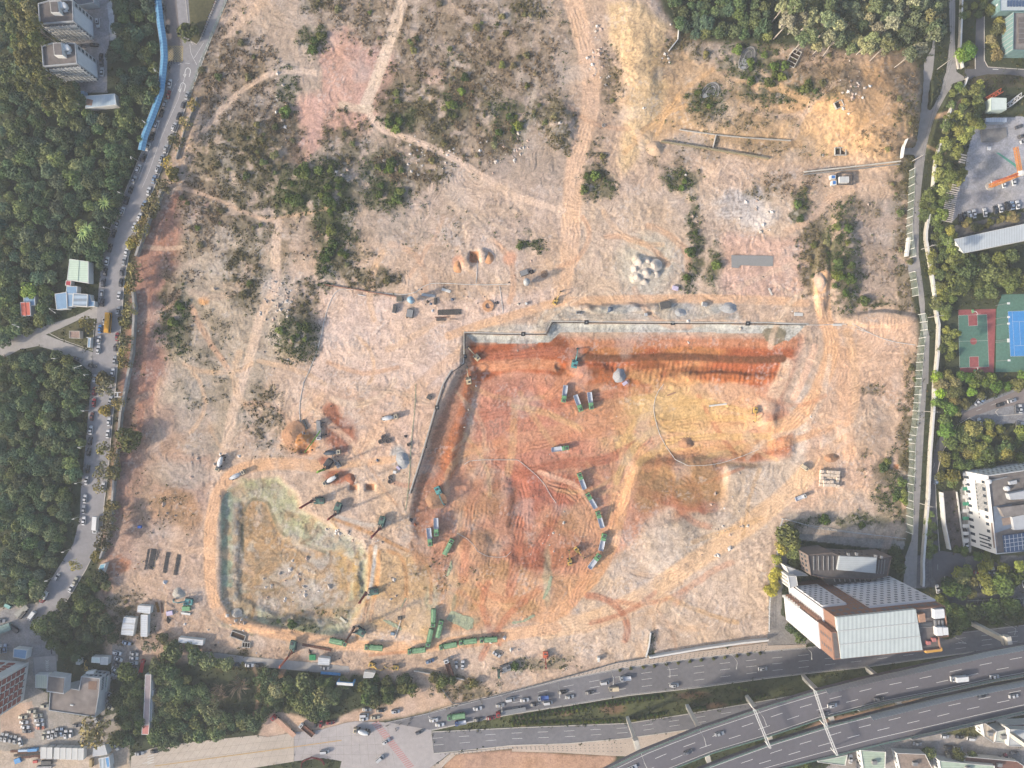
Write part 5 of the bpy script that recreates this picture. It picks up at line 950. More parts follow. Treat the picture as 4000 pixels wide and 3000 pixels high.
grove(c(0,1,-60,1470, 170,1390, 330,1360, 480,1400, 690,1490, 775,1580, 770,1659)+c(0,2,710,150, 700,500, 640,950, 590,1200, 500,1400, 400,1640)+c(0,3,350,80, 250,260, 130,280, -60,230), 42, 'orchard', DG, 'dark tree in the dense wood south of the side road', 'wood south of the side road', (.5, .64), (), 0, 3)
grove(c(0,3,720,-60, 870,-40, 930,60, 860,200, 880,330, 1010,430, 1000,560, 880,640, 700,700, 500,740, 500,640, 350,600, 330,420, 420,300, 560,240, 640,120), 44, 'orchard', [(66,78,50), (86,92,60), (76,86,54)], 'dark green tree in the clump behind the white cabins', 'clump behind the white cabins', (.52, .66), (), 0, 4)
grove(c(0,3,1010,860, 1200,820, 1245,900, 1240,1290, 1220,1400, 1130,1500, 960,1420, 1000,1240, 960,1000), 46, 'orchard', [(66,80,48), (80,90,54)], 'dark green tree beside the long red-ended shed', 'trees beside the long shed', (.52, .66), (), 0, 5)
grove(c(0,3,1130,560, 1350,530, 1560,560, 1800,720, 2212,830, 2212,1330, 2050,1380, 1800,1400, 1400,1470, 1300,1400, 1330,1100, 1320,850, 1260,700)+c(1,3,0,820, 560,860, 760,900, 760,1000, 700,1100, 600,1150, 560,1280, 420,1250, 380,1150, 160,1150, 60,1270, 0,1300), 40, ['orchard', 'orchard', 'orchard', 'orchard', 'autumn'], [(90,102,66), (104,110,70), (80,94,62), (116,116,76)], 'green tree in the wooded strip north of the concrete road', 'wooded strip north of the concrete road', (.56, .74), (), .02, 6)
grove(c(1,3,810,940, 1000,830, 1380,900, 1400,1010, 1220,1080, 1060,1060, 960,1130, 850,1060), 42, 'orchard', [(70,84,52), (96,100,58)], 'dark green tree beside the blue site gate', 'trees beside the blue gate', (.52, .66), (), 0, 7)
grove(c(1,3,1440,860, 1600,830, 1900,900, 1940,990, 1800,1030, 1560,980, 1450,940), 34, 'orchard', [(92,98,58), (110,108,66)], 'small green tree behind the angled footbridge railing', 'small trees by the angled railing', (.5, .62), (), .2, 8)
grove(D(1418,-30, 2050,-30, 2040,60, 2012,110, 1965,128, 1850,108, 1700,98, 1610,78, 1520,84, 1470,60), 42, 'orchard', DG, 'dense dark tree in the wood at the top', 'wood at the top', (.5, .62), (D(1660,-30, 2060,-30, 2060,140, 1660,140), c(2,0,1360,130, 1450,130, 1450,260, 1300,260)), 0, 9)
grove(D(1665,-30, 2020,-30, 2030,40, 2010,112, 1965,128, 1850,108, 1720,98), 46, 'eucalyptus', GG, 'tall grey-green tree with a pale trunk at the top', 'pale-trunked trees at the top', (.5, .64), (), 0, 10)
grove(c(3,0,1410,0, 1550,-40, 1560,340, 1440,520, 1420,420, 1450,200), 34, 'eucalyptus', GG, 'grey-green tree between the perimeter road forks', 'trees between the road forks', (.45, .55), (), .35, 11)
grove(c(3,0,1670,0, 2000,0, 2000,110, 1870,130, 1740,150, 1670,150), 32, 'orchard', [(84,98,56), (104,110,64)], 'green garden tree beside the glass-fronted building', 'garden trees by the glass building', (.5, .6), (), .1, 12)
grove(c(3,0,1890,140, 2090,120, 2070,330, 2010,460, 1960,480, 1900,420), 36, 'orchard', OG, 'olive tree in the bed beside the glass-fronted building', 'bed beside the glass building', (.5, .6), (), .2, 13)
grove(c(3,0,1640,380, 1780,370, 1790,560, 1700,580, 1650,480), 38, 'orchard', BG, 'bright green tree at the estate gate', 'bright trees at the estate gate', (.55, .68), (), 0, 14)
grove(c(3,0,1600,720, 1700,740, 1850,720, 1880,900, 1860,1060, 1780,1130, 1700,1300, 1700,1600, 1640,1659)+c(3,1,1560,60, 1510,230, 1620,300, 1660,480, 1620,820, 1680,900, 1640,1000, 1560,1100, 1640,1250, 1600,1420, 1500,1430, 1480,1100, 1420,700, 1400,300, 1330,200, 1330,60)+c(3,0,1430,1659, 1460,1300, 1520,1000, 1590,860), 36, ['orchard', 'orchard', 'eucalyptus'], [(96,106,58), (112,116,64), (84,96,56), (124,126,70)], 'green tree in the belt beside the white wall', 'tree belt beside the white wall', (.5, .64), (), .05, 15)
grove(c(3,1,1640,220, 1900,230, 2212,140, 2212,220, 1860,310, 1700,310), 26, 'orchard', OG+BG[:1], 'round tree in the row behind the parked cars', 'row between the car park and the shed', (.5, .62), (), .1, 16)
grove(c(3,1,1660,560, 1900,520, 2070,480, 2250,500, 2250,830, 1960,870, 1750,900, 1620,780), 50, 'orchard', [(88,98,56), (100,108,60), (78,90,52)], 'green tree between the warehouse and the sports courts', 'trees north of the sports courts', (.55, .7), (), 0, 17)
grove(c(3,1,1650,1560, 1800,1580, 2000,1600, 2250,1580)+c(3,2,2250,80, 2060,60, 1850,110, 1700,200, 1640,260, 1640,420, 1560,420, 1470,380, 1440,200, 1460,60, 1470,-150), 40, 'orchard', BG+OG+[(96,110,56)], 'green tree south of the sports courts', 'trees south of the sports courts', (.5, .66), (c(3,2,1690,180, 2060,80, 2300,-40, 2300,100, 1900,240, 1700,290),), .03, 18)
grove(c(3,2,1650,380, 1880,370, 1980,560, 2212,420, 2250,400, 2250,640, 2000,660, 1900,720, 1700,700, 1640,900, 1480,900, 1480,760, 1540,560, 1620,460), 43, 'orchard', [(96,106,58), (84,98,54), (120,118,66)], 'green tree north-west of the white tower block', 'trees north-west of the white block', (.52, .68), (), 0, 19)
grove(c(3,2,1900,350, 2130,340, 2212,380, 2212,460, 1960,540, 1920,440), 38, 'orchard', [(108,114,60), (124,120,66)], 'olive tree between two rows of parked cars', 'trees in the east car park', (.5, .62), (), .2, 20)
grove(c(3,2,1500,1430, 1720,1420, 1760,1470, 1940,1480, 2060,1500, 2060,1540, 1800,1540, 1560,1500), 34, 'orchard', [(84,98,54), (104,110,58)], 'green tree at the foot of the white tower block', 'trees at the foot of the white block', (.5, .62), (), .1, 21)
grove(c(3,2,1375,1110, 1450,1110, 1460,1400, 1440,1530, 1370,1510), 28, 'orchard', [(104,118,60), (90,104,56)], 'small tree between white wall and inner drive', 'small trees by the inner drive', (.5, .62), (), .15, 22)
grove(c(3,3,1540,60, 1640,40, 1700,100, 1680,190, 1580,180), 46, 'orchard', [(76,94,52)], 'broad dark tree in the car park', 'dark trees in the car park', (.56, .7), (), 0, 23)
grove(c(3,3,1680,0, 1830,40, 1840,160, 1760,200, 1700,100), 38, 'orchard', OG, 'olive tree in the car park', 'olive trees in the car park', (.52, .64), (), 0, 24)
for i, (u, v) in enumerate([(1880,30),(2030,50),(2070,110),(1930,120),(2160,30),(1950,290),(2060,290),(2150,330),(1790,330),(1600,300),(1660,340),(2110,270),(1500,230),(1540,290),(1590,420),(1640,470),(1560,480),(1690,400),(2180,330),(1980,360)]):
    (p,) = c(3,3,u,v); TREES.append((p, 4.2+.7*(i % 3), 'orchard', jit((88,102,56) if i % 3 else (116,120,62)), 'round green car park tree near the elevated road', 'trees near the elevated road'))
for u, v in [(1730,1620),(1870,1600),(1910,1560),(2050,1600),(2190,1580),(1660,1640)]:
    (p,) = c(3,2,u,v); TREES.append((p, 3.6, 'orchard', jit((124,128,60)), 'small bright tree in the south-east car park', 'bright trees in the car park'))
for u, v, r_ in [(1410,1540,6), (1660,1560,6.5), (1770,1560,4.5), (880,1500,3.5), (350,1659,5), (2110,1600,3)]:
    (p,) = c(3,3,u,v); TREES.append((p, r_*.62, 'orchard', jit((100,108,60)), 'round green tree by the sheds south of the elevated road', 'trees south of the elevated road'))
for u, v in [(55,20), (60,90), (40,140), (90,-20), (20,120)]:
    (p,) = c(3,3,u,v); TREES.append((p, 3.2, 'orchard', jit((158,152,62), .08), 'yellow-leaved tree along the west fence of the slab block', 'yellow trees along the fence'))
for u, v in [(110,1400), (80,1520), (130,1440), (70,1630)]:
    (p,) = c(3,2,u,v); TREES.append((p, 3.0, 'orchard', jit((154,150,64), .08), 'yellow-leaved tree along the west fence of the slab block', 'yellow trees along the fence'))
for u, v, r_ in [(190,1310,6.6), (240,1480,4.2), (250,1560,4), (230,1390,4.5), (130,1290,4)]:
    (p,) = c(3,2,u,v); TREES.append((p, r_, 'orchard', jit((92,98,54)), 'green tree at the corner of the low dark-roofed block', 'trees by the low dark block'))
for u, v in [(1130,1490), (1110,1560), (1100,1440), (1150,1600), (210,450), (250,480), (290,540)]:
    (p,) = c(3, 2 if v > 600 else 3, u, v); TREES.append((p, 3.4, 'orchard', jit((70,84,48)), 'dark bush-like tree in the shade of the brown block', 'trees in the shade of the block'))
(p,) = c(0,2,1085,480); TREES.append((p, 7.2, 'orchard', (96,98,56), 'lone spreading dark tree east of the curved road by the long wall', None))
(p,) = c(0,0,1610,260); TREES.append((p, 5.6, 'orchard', (88,94,58), 'round tree on the west side of the grass median', None))
(p,) = c(0,1,750,1140); TREES.append((p, 5, 'autumn', (120,112,64), 'olive tree on the triangular traffic island', None))
(p,) = c(0,3,790,1380); TREES.append((p, 9.5, 'autumn', (146,132,84), 'wide brownish-yellow tree north of the white container row', None))
(p,) = c(0,1,230,850); TREES.append((p, 5, 'orchard', (120,138,66), 'light green tree beside the red-roofed hut', None))
(p,) = c(0,1,430,880); TREES.append((p, 2.2, 'orchard', (124,146,60), 'small bright tree beside the blue sheds', None))
for u, v, r_ in [(1880,980,4.6), (1890,1060,5), (2060,960,7), (1660,1230,3.5), (1850,1060,4.5)]:
    (p,) = c(0,3,u,v); TREES.append((p, r_, 'bare', (130,112,100), 'leafless tree in the wooded strip', 'leafless trees in the wooded strip'))
for u, v in [(1560,30),(1590,10),(1620,380)]: pass
for u, v in [(900,90), (730,360), (760,320)]:
    (p,) = c(0,1,u,v); TREES.append((p, 4.2, 'palm', (120,140,84), 'banana palm beside the forest edge', 'banana palms'))
YT = [c(0,1,1130,440), c(0,1,1150,660), c(0,1,1140,760), c(0,1,1110,830), c(0,1,1080,1120), c(0,1,1075,1290), c(0,1,1060,1380), c(0,1,1060,1470), c(0,1,890,1620), c(0,1,1180,400), c(0,1,1110,1020),
      c(0,2,890,40), c(0,2,900,230), c(0,2,880,560), c(0,2,870,760), c(0,2,850,900), c(0,2,955,1060), c(0,2,930,1260), c(0,2,640,1570), c(0,2,970,620), c(0,2,975,760), c(0,2,1010,170), c(0,2,930,1150), c(0,2,880,1370), c(0,2,820,1500),
      c(0,0,1590,1060), c(0,0,1520,1220), c(0,0,1440,1400), c(0,0,1480,1500), c(0,0,1400,1600), c(0,0,1660,900), c(0,1,1330,60), c(0,1,1290,150), c(0,1,1240,260), c(0,1,1210,330)]
for i, q_ in enumerate(YT):
    TREES.append((q_[0], 3.6+1.4*((i*7) % 3)/2, 'autumn' if i % 4 else 'shrub', jit([(150,134,72), (128,118,74), (110,104,70)][i % 3]), 'sparse yellow-brown tree between curved road and long wall', 'sparse roadside trees east of the curved road'))
# yellowing dry shrubs and green shrubs inside the site
q = 4000/2212; rs = random.Random(5)
for (cx, cy, rx, ry, dn, kd) in VEG:
    if dn < .55: continue
    n = int(rx*ry*dn/{'g': 330, 'o': 560, 'b': 620}[kd])
    for k in range(n):
        a = rs.random()*6.28; d = math.sqrt(rs.random())*.85; p = ((cx+rx*d*math.cos(a))*q, (cy+ry*d*math.sin(a))*q)
        if roadm[np.searchsorted(gy, p[1])-1, np.searchsorted(gx, p[0])-1] > .3: continue
        TREES.append((p, rs.uniform(1.3, 3.0)*(1.15 if kd == 'g' else .8), 'shrub', jit([(86,102,50), (74,90,46), (104,112,56)][k % 3] if kd == 'g' else [(116,112,74), (96,104,60), (128,114,82)][k % 3]), 'green bush growing wild on the cleared site', 'wild bushes on the site'))
TREES = [t for t in TREES if -60 < t[0][0] < 4060 and -60 < t[0][1] < 3060]
special = [t for t in TREES if t[5] is None]; rest = [t for t in TREES if t[5]]
rest.sort(key=lambda t: -t[1]*(1 if t[2] != 'shrub' else .8))
tr_rest = [t for t in rest if t[2] != 'shrub']; sh_rest = [t for t in rest if t[2] == 'shrub']
IND = special+tr_rest[:285]+sh_rest[:150]; zl = {}
for t in tr_rest[:285]+sh_rest[:150]: zl.setdefault(t[5], []).append(t)
ULAB = {}
for g_, ls in zl.items():
    n = len(ls); nr, ncol = (5, 4) if n > 90 else (4, 3) if n > 24 else (2, 2) if n > 8 else (1, 1)
    xs = sorted(t[0][0] for t in ls); ys = sorted(t[0][1] for t in ls); cells = {}
    for t in ls:
        a = min(ncol-1, int(ncol*sum(x < t[0][0] for x in xs)/n)); b = min(nr-1, int(nr*sum(y < t[0][1] for y in ys)/n)); cells.setdefault((a, b), []).append(t)
    CN = {1: [''], 2: ['left', 'right'], 3: ['left', 'middle', 'right'], 4: ['far left', 'left', 'right', 'far right']}[ncol]; RN = {1: [''], 2: ['upper', 'lower'], 4: ['top', 'upper', 'lower', 'bottom'], 5: ['top', 'upper', 'middle', 'lower', 'bottom']}[nr]
    for (a, b), cl_ in cells.items():
        for k, t in enumerate(sorted(cl_, key=lambda t: -t[1])): zn = (RN[b]+' '+CN[a]).strip(); ULAB[id(t)] = ((ORD[k+1]+' broadest ') if k else 'broadest ')+t[4]+((', '+zn) if zn else '')
def plant(t, i):
    p, rad, kind, rgb, label, group = t; label = ULAB.get(id(t), label); tm, cm, _ = TP[kind][i % len(TP[kind])]
    zb = gzm(p) if kind == 'shrub' else max(gzm(p), -.2); loc = W(p, zb+HZ[kind]*rad); r = thing(NAME[kind], label, CAT[kind], (loc[0], loc[1], zb), random.uniform(0, 6.28), group)
    r.scale = (rad, rad, rad*random.uniform(.85, 1.12)); link('trunk', tm, r)
    if cm: link('crown', cm, r, color=lc(*rgb, .9))
for i, t in enumerate(special+tr_rest[:285]): plant(t, i)
for i, t in enumerate(sh_rest[:150]): plant(t, i)
def mass(name, lst, label, cat):
    Q = []; C_ = []; r = np.random.default_rng(3)
    for i, (p, rad, kind, rgb, _, _) in enumerate(lst):
        q_ = TP[kind][i % len(TP[kind])][2]
        if q_ is None: continue
        if len(q_) > 900: q_ = q_[:900]
        if name == 'wild_bushes': q_ = q_[:420]
        a = r.random()*6.28; ca, sa = math.cos(a), math.sin(a); zb = gzm(p); loc = W(p, zb+HZ[kind]*rad)
        x = q_[..., 0]*ca-q_[..., 1]*sa; y = q_[..., 0]*sa+q_[..., 1]*ca
        Q.append(np.stack([x*rad+loc[0], y*rad+loc[1], q_[..., 2]*rad+zb], -1)); C_.append(np.tile(lin(*rgb, .9), (len(q_), 1))*(1+.3*(r.random((len(q_), 1))-.5)))
    if not Q: return
    o = link(name, npmesh(name, np.concatenate(Q), FOR, np.concatenate(C_))); tag(o, label, cat, kind='stuff')
mass('woodland', tr_rest[285:], 'small dark tree crowns filling the woods around the site', 'woodland')
mass('wild_bushes', sh_rest[150:], 'small green bushes scattered over the cleared site', 'bushes')
# low scrub and weeds as one object
def scatter(n, dens, seed):
    r = np.random.default_rng(seed); out = []
    xs = r.uniform(0, 4000, n*6); ys = r.uniform(0, 3000, n*6)
    i = np.searchsorted(gx, xs)-1; j = np.searchsorted(gy, ys)-1; k = r.random(len(xs)) < dens[j, i]
    return xs[k][:n], ys[k][:n], i[k][:n], j[k][:n], r
def tufts(name, n, dens, seed, rad, nl, ls, cols, label, cat, hgt_=.6, kindmap=None):
    xs, ys, ii, jj, r = scatter(n, dens, seed); m = len(xs); z = hgt[jj, ii]; f = S*(1-z/H)
    wx_ = (xs-2000)*f; wy_ = (1500-ys)*f; R_ = rad*(.5+r.random(m)**2*1.2)
    d = r.normal(size=(m, nl, 3)); d[..., 2] = np.abs(d[..., 2]); d /= np.linalg.norm(d, axis=-1)[..., None]
    p = d*R_[:, None, None]*np.array([1, 1, hgt_]); p = p+np.stack([wx_, wy_, z], -1)[:, None, :]
    nn = d+r.normal(size=d.shape)*.7; nn /= np.linalg.norm(nn, axis=-1)[..., None]; t = np.cross(nn, r.normal(size=d.shape)); t /= np.linalg.norm(t, axis=-1)[..., None]; b = np.cross(nn, t)
    s = ls*(.5+r.random((m, nl, 1)))
    Q = np.stack([p-t*s-b*s*.5, p+t*s-b*s*.5, p+t*s*.6+b*s*.6, p-t*s*.6+b*s*.6], 2).reshape(-1, 4, 3)
    cc = np.array([lin(*k, .5) for k in cols]); ci = (kindmap[jj, ii].astype(int) if kindmap is not None else np.zeros(m, int)); nc = len(cols)//3
    col = cc[ci*nc+r.integers(0, nc, m)] if kindmap is not None else cc[r.integers(0, len(cols), m)]
    col = np.repeat(col, nl, axis=0)*(1+.5*(r.random((m*nl, 1))-.5))
    o = link(name, npmesh(name, Q, FOR, col)); tag(o, label, cat, kind='stuff')
clump = np.clip((fbm(X, Y, 22, 57, 3)-.36)*4, 0, 1)
tufts('scrub', 52000, vegd*1.1*clump*(1-fl), 11, .9, 8, .27, [(84,102,48), (100,112,58), (70,86,44), (120,112,70), (102,98,62), (138,124,86), (146,124,94), (126,108,84), (164,142,112)], 'low green and dry brown scrub covering parts of the cleared site', 'scrub', .7, vegk)
med = np.clip(pmask(c(1,3,1600,1345, 2212,1215)+c(2,3,1000,1050, 2212,900)+c(3,3,800,805, 1560,700, 1500,780, 400,1000, 0,1065)+c(2,3,2212,1085, 1500,1200, 1000,1275, 0,1310), 2, 3), 0, 1)
outv = np.clip(1-sitem-fl-pmask(c(3,1,1630,1000, 1960,1000, 2010,870, 2600,870, 2600,1570, 1640,1570), 0, 2), 0, 1)*((colr.sum(-1)) < lin(100,104,80).sum()*1.15)
tufts('weeds', 26000, np.clip(outv*.7+med*.5, 0, 1)*np.clip((vn1-.35)*3, .1, 1), 12, .8, 7, .3, [(80,92,50), (92,98,58), (104,100,66), (70,82,48)], 'weeds and undergrowth around the trees and verges', 'undergrowth')
# rubble and stones as one object
def stones(name, n, dens, seed, rad, label):
    xs, ys, ii, jj, r = scatter(n, dens, seed); m = len(xs); z = hgt[jj, ii]; f = S*(1-z/H); base = np.stack([(xs-2000)*f, (1500-ys)*f, z], -1)
    o8 = np.array([(1,0,0),(0,1,0),(-1,0,0),(0,-1,0),(0,0,.8)]); R_ = rad*(.45+r.random(m)**3*2.2)
    v = o8[None]*(R_[:, None, None]*(.6+.7*r.random((m, 5, 1)))); a = r.random(m)*6.28; ca, sa = np.cos(a)[:, None], np.sin(a)[:, None]
    v = np.stack([v[..., 0]*ca-v[..., 1]*sa, v[..., 0]*sa+v[..., 1]*ca, v[..., 2]], -1)+base[:, None]
    Q = np.concatenate([np.stack([v[:, a_], v[:, b_], v[:, 4], v[:, 4]], 1)[:, None] for a_, b_ in ((0,1),(1,2),(2,3),(3,0))], 1).reshape(-1, 4, 3)
    Q[:, 3] = (Q[:, 2]+Q[:, 0])/2
    cc = np.array([lin(*k) for k in [(214,206,198), (196,186,176), (226,220,214), (176,160,148), (206,180,164)]]); col = np.repeat(cc[r.integers(0, 5, m)], 4, axis=0)
    o = link(name, npmesh(name, Q, mat('stone', rough=.9, noise=.2, nscale=3, attr='leaf', spec=.1), col)); tag(o, label, 'rubble', kind='stuff')
rub = np.zeros(X.shape)
for cx, cy, rx, ry, w_ in [(600,645,36,46,1),(1285,110,16,60,.8),(1310,150,12,30,.6),(1440,120,12,14,1),(1840,180,30,26,1),(1395,240,10,20,.4),(900,350,60,40,.35),(1080,330,50,40,.4),(960,340,40,40,.4),(740,380,30,16,.6),(610,230,12,60,.5),(505,1340,26,16,1),(1020,640,30,10,.3),(850,1290,10,60,.3),(1200,1150,60,60,.1),(1640,460,40,40,.25),(1560,1150,60,60,.15),(1540,1090,40,30,.15),(460,1010,60,60,.1),(640,1260,60,40,.4),(1500,470,10,40,.3),(360,1090,50,30,.2),(1090,1400,30,20,.3),(1830,190,16,50,.6),(720,1150,40,10,.4),(805,1160,20,12,.5)]:
    rub = np.maximum(rub, emask(cx*q, cy*q, rx*q, ry*q, 20, .8)*w_)
stones('rubble', 15000, np.clip(rub*.8+sitem*.005*np.clip((s2+.05)*8, .2, 1)*(1-roadm), 0, 1)*(1-fl), 21, .55, 'pale broken concrete and stones strewn over the site')

rub = np.zeros(X.shape)
for cx, cy, rx, ry, w_ in [(940,655,60,22,1),(1130,600,40,12,.8),(1030,640,60,16,.6),(1300,670,90,12,.5),(1480,668,60,12,.5),(870,1010,60,50,.35),(720,960,60,70,.35),(500,1400,90,12,.6),(700,1420,90,16,.5),(400,1330,60,30,.4),(980,1440,60,20,.5),(300,1230,50,40,.2),(890,650,30,30,.8),(1130,585,20,14,1),(830,1130,60,30,.35),(1060,1430,50,14,.6)]:
    rub = np.maximum(rub, emask(cx*q, cy*q, rx*q, ry*q, 10, .8)*w_)
def _sw(): pass
stones('site_debris', 1500, rub*.8*(1-fl), 33, .8, 'dark and pale construction debris strewn round the machines')
o_ = bpy.data.objects['site_debris']; a_ = o_.data.color_attributes['leaf']; nn_ = len(a_.data)//16; cc_ = np.array([lin(*k) for k in [(70,70,74), (110,96,84), (206,210,216), (96,110,130), (150,90,66), (60,58,56)]]); r_ = np.random.default_rng(5); cv = np.repeat(cc_[r_.integers(0, 6, nn_)], 16, axis=0); a_.data.foreach_set('color', np.concatenate([cv, np.ones((len(cv), 1))], 1).astype(np.float32).ravel())
# ------------------------------------------------------------------ buildings
ROOFD = mat('dark_roof', (112,106,104), .9, .25, .5, n2=.25); ROOFG = mat('grey_roof', (140,134,130), .9, .28, .4, n2=.25); WALLW = mat('white_wall', (226,226,222), .85, .07, .5); WALLG = mat('pale_grey_wall', (188,192,196), .85, .1, .5)
BRICK = mat('brown_cladding', (150,116,100), .85, .1, .6); FRAME = mat('window_frame', (170,172,172), .6, .1, 2); WINM = mat('window_glass', (70,80,92), .15, .2, 1, spec=.6); CONCM = mat('bare_concrete', (186,182,174), .9, .15, .6, n2=.1)
METALR = mat('ribbed_pale_roof', (206,216,220), .6, .08, .4, stripes=(1.2, 'X', .14)); BLUEM = mat('blue_sheet', (136,172,204), .6, .12, .5, stripes=(1.6, 'X', .15)); GREENM = mat('pale_green_sheet', (204,224,204), .7, .08, .4, stripes=(.9, 'Y', .10)); REDR = mat('red_sheet', (214,108,88), .7, .12, .5, stripes=(1.2, 'X', .15)); WHITES = mat('white_sheet', (212,214,212), .7, .12, .5, stripes=(1.4, 'X', .12)); SOLAR = mat('solar_panel', (78,98,128), .2, .1, 2, spec=.6)
MESH = mat('green_fence', (166,180,166), .6, .15, 1)
def ccw(p): return p if sum(a[0]*b[1]-b[0]*a[1] for a, b in zip(p, p[1:]+p[:1])) > 0 else p[::-1]
def inset(p, d):
    p = ccw(p); n = len(p); o = []
    for i in range(n):
        a, b, e = Vector(p[i-1]), Vector(p[i]), Vector(p[(i+1) % n]); u = (b-a).normalized(); w = (e-b).normalized(); n1 = Vector((-u.y, u.x)); n2 = Vector((-w.y, w.x)); k = n1+n2; k = k/max(k.dot(n1), .3) if k.length > .1 else n1
        o.append(tuple(b+k*d))
    return o
def block(name, label, cat, roofpx, z, wallm, roofm, z0=-.3, par=.5, roofz=None):
    """walls, recessed roof slab and parapet; roofpx are roof corners as seen at height z"""
    P3 = ccw([W(p, z)[:2] for p in roofpx]); cx = sum(p[0] for p in P3)/len(P3); cy = sum(p[1] for p in P3)/len(P3)
    t = thing(name, label, cat, (cx, cy, 0)); L = [(x-cx, y-cy) for x, y in P3]; inn = inset(L, .25)
    zr = z-par; n = len(L); m = MB()
    for i in range(n):
        k = (i+1) % n; m.quad((*L[i], z0), (*L[k], z0), (*L[k], z), (*L[i], z)); m.quad((*L[i], z), (*L[k], z), (*inn[k], z), (*inn[i], z)); m.quad((*inn[i], z), (*inn[k], z), (*inn[k], zr-.2), (*inn[i], zr-.2))
    m.build('wall', wallm, t); r = MB().prism(inn, zr-.15, zr).build('roof', roofm, t); t['_o'] = 0; del t['_o']
    return t, r, L, (cx, cy), zr
def wins(t, L, e, rows, cols, z0, z1, w=.6, h=.5, m=None, name='window', u0=.04, u1=.96, stag=0, deep=.06, rect=True):
    """a grid of windows on wall edge e (one part per storey band)"""
    a = Vector(L[e]); b = Vector(L[(e+1) % len(L)]); d = b-a; ln = d.length; u = d/ln; nrm = Vector((u.y, -u.x))
    for r in range(rows):
        mb = MB(); zc = z0+(z1-z0)*(r+.5)/rows; hh = (z1-z0)/rows*h/2
        for k in range(cols):
            s = u0+(u1-u0)*(k+.5+(stag*.5 if r % 2 else 0))/cols
            if s > u1: continue
            ww = ln*(u1-u0)/cols*w/2; p = a+u*ln*s+nrm*deep; q_ = [p-u*ww, p+u*ww]
            mb.quad((*q_[0], zc-hh), (*q_[1], zc-hh), (*q_[1], zc+hh), (*q_[0], zc+hh))
        if mb.v: mb.build(name, m or WINM, t)
def panel(t, L, e, u0, u1, z0, z1, m, name, deep=.10):
    a = Vector(L[e]); b = Vector(L[(e+1) % len(L)]); d = b-a; u = d.normalized(); nrm = Vector((u.y, -u.x)); p = a+d*u0+nrm*deep; q_ = a+d*u1+nrm*deep; i = a+d*u0; j = a+d*u1
    return MB().prism([tuple(p), tuple(q_), tuple(j), tuple(i)], z0, z1).build(name, m, t)
def edge_to(L, ang):     # index of the edge whose outward normal is nearest to an angle
    best = None
    for e in range(len(L)):
        a = Vector(L[e]); b = Vector(L[(e+1) % len(L)]); u = (b-a).normalized(); n_ = Vector((u.y, -u.x)); s = n_.dot(Vector((math.cos(R(ang)), math.sin(R(ang)))))*(1 if (b-a).length > 2 else .5)
        if best is None or s > best[0]: best = (s, e)
    return best[1]
def rel(t, px, z): w = W(px, z); return (w[0]-t.location.x, w[1]-t.location.y)
def rbox(t, i, j, uv, z0, h, m, name, parent=None):
    """rooftop box given by its top corners in crop coordinates"""
    pts = [rel(t, p, z0+h) for p in c(i, j, *uv)]; return MB().prism(pts, z0-.05, z0+h).build(name, m, parent or t)
def rtank(t, i, j, u, v, z0, r, h, m, name='water_tank'):
    (p,) = c(i, j, u, v); x, y = rel(t, p, z0+h); return MB().cyl(x, y, z0-.05, z0+h, r, n=16).cyl(x, y, z0+h, z0+h+.3, r, r*.3, 16).build(name, m, t)
# two apartment blocks, top left
for k, (roof, st, z, lab) in enumerate([(c(0,0,327,28, 420,2, 625,-4, 633,181, 338,205), c(0,0,428,10, 500,8, 515,110, 440,110), 17.4, 'northern one of the two pale apartment blocks with balcony grid'), (c(0,0,357,396, 448,368, 648,370, 663,545, 370,572), c(0,0,457,372, 530,368, 545,480, 468,478), 18.2, 'southern one of the two pale apartment blocks with balcony grid')]):
    t, r, L, ctr, zr = block('apartment_block', lab, 'apartment block', roof, z, WALLG, ROOFD, par=.9)
    es = edge_to(L, -90); ee = edge_to(L, 0); a = Vector(L[es]); b = Vector(L[(es+1) % len(L)]); u = (b-a).normalized(); n_ = Vector((u.y, -u.x)); ln = (b-a).length
    panel(t, L, es, .03, .97, .5, z-1.2, mat('shaded_render', (112,116,120), .9, .1, 1), 'shade_tone_wall', .03); wins(t, L, es, 6, 8, 1, z-1.5, .7, .6, WINM)  # flush panel in a darker colour paints shade behind the balcony grid
    for s in range(6):
        zz = 1.2+s*(z-2.4)/6; p = a+u*ln*.04; q_ = a+u*ln*.98
        MB().prism([tuple(p), tuple(p+n_*1.3), tuple(q_+n_*1.3), tuple(q_)], zz, zz+.3).build('balcony_slab', WALLW, t); rl = MB().beam((*(p+n_*1.3), zz+1.1), (*(q_+n_*1.3), zz+1.1), .1)
        rl.build('balcony_rail', FRAME, t)
    for s in range(9): p = a+u*ln*(.04+.94*s/8); MB().beam((*(p+n_*1.3), .5), (*(p+n_*1.3), z-1.1), .3).build('balcony_post', WALLW, t)
    panel(t, L, ee, .05, .72, 1, z-1, mat('white_render', (226,230,236), .85, .06, .5), 'east_panel'); wins(t, L, ee, 5, 1, 1, z-1.5, .7, .6, WINM, u0=.76, u1=.98)
    pts = [rel(t, p, z+2.2) for p in st]; o = MB().prism(pts, zr, z+2.2).build('stair_house', WALLW, t); MB().prism(inset(pts, .3), z+2.2, z+2.35).build('stair_roof', ROOFD, o)
    du, dv = [(0,0),(27,366)][k]
    for uu, vv in ((522,30),(522,52),(548,34),(556,52)): rtank(t,0,0,uu+du,vv+dv,zr,1.1,2.0,WHITEP)
    rbox(t,0,0,(545+du,86+dv,578+du,80+dv,582+du,96+dv,550+du,102+dv),zr,.7,WHITEP,'roof_vent')
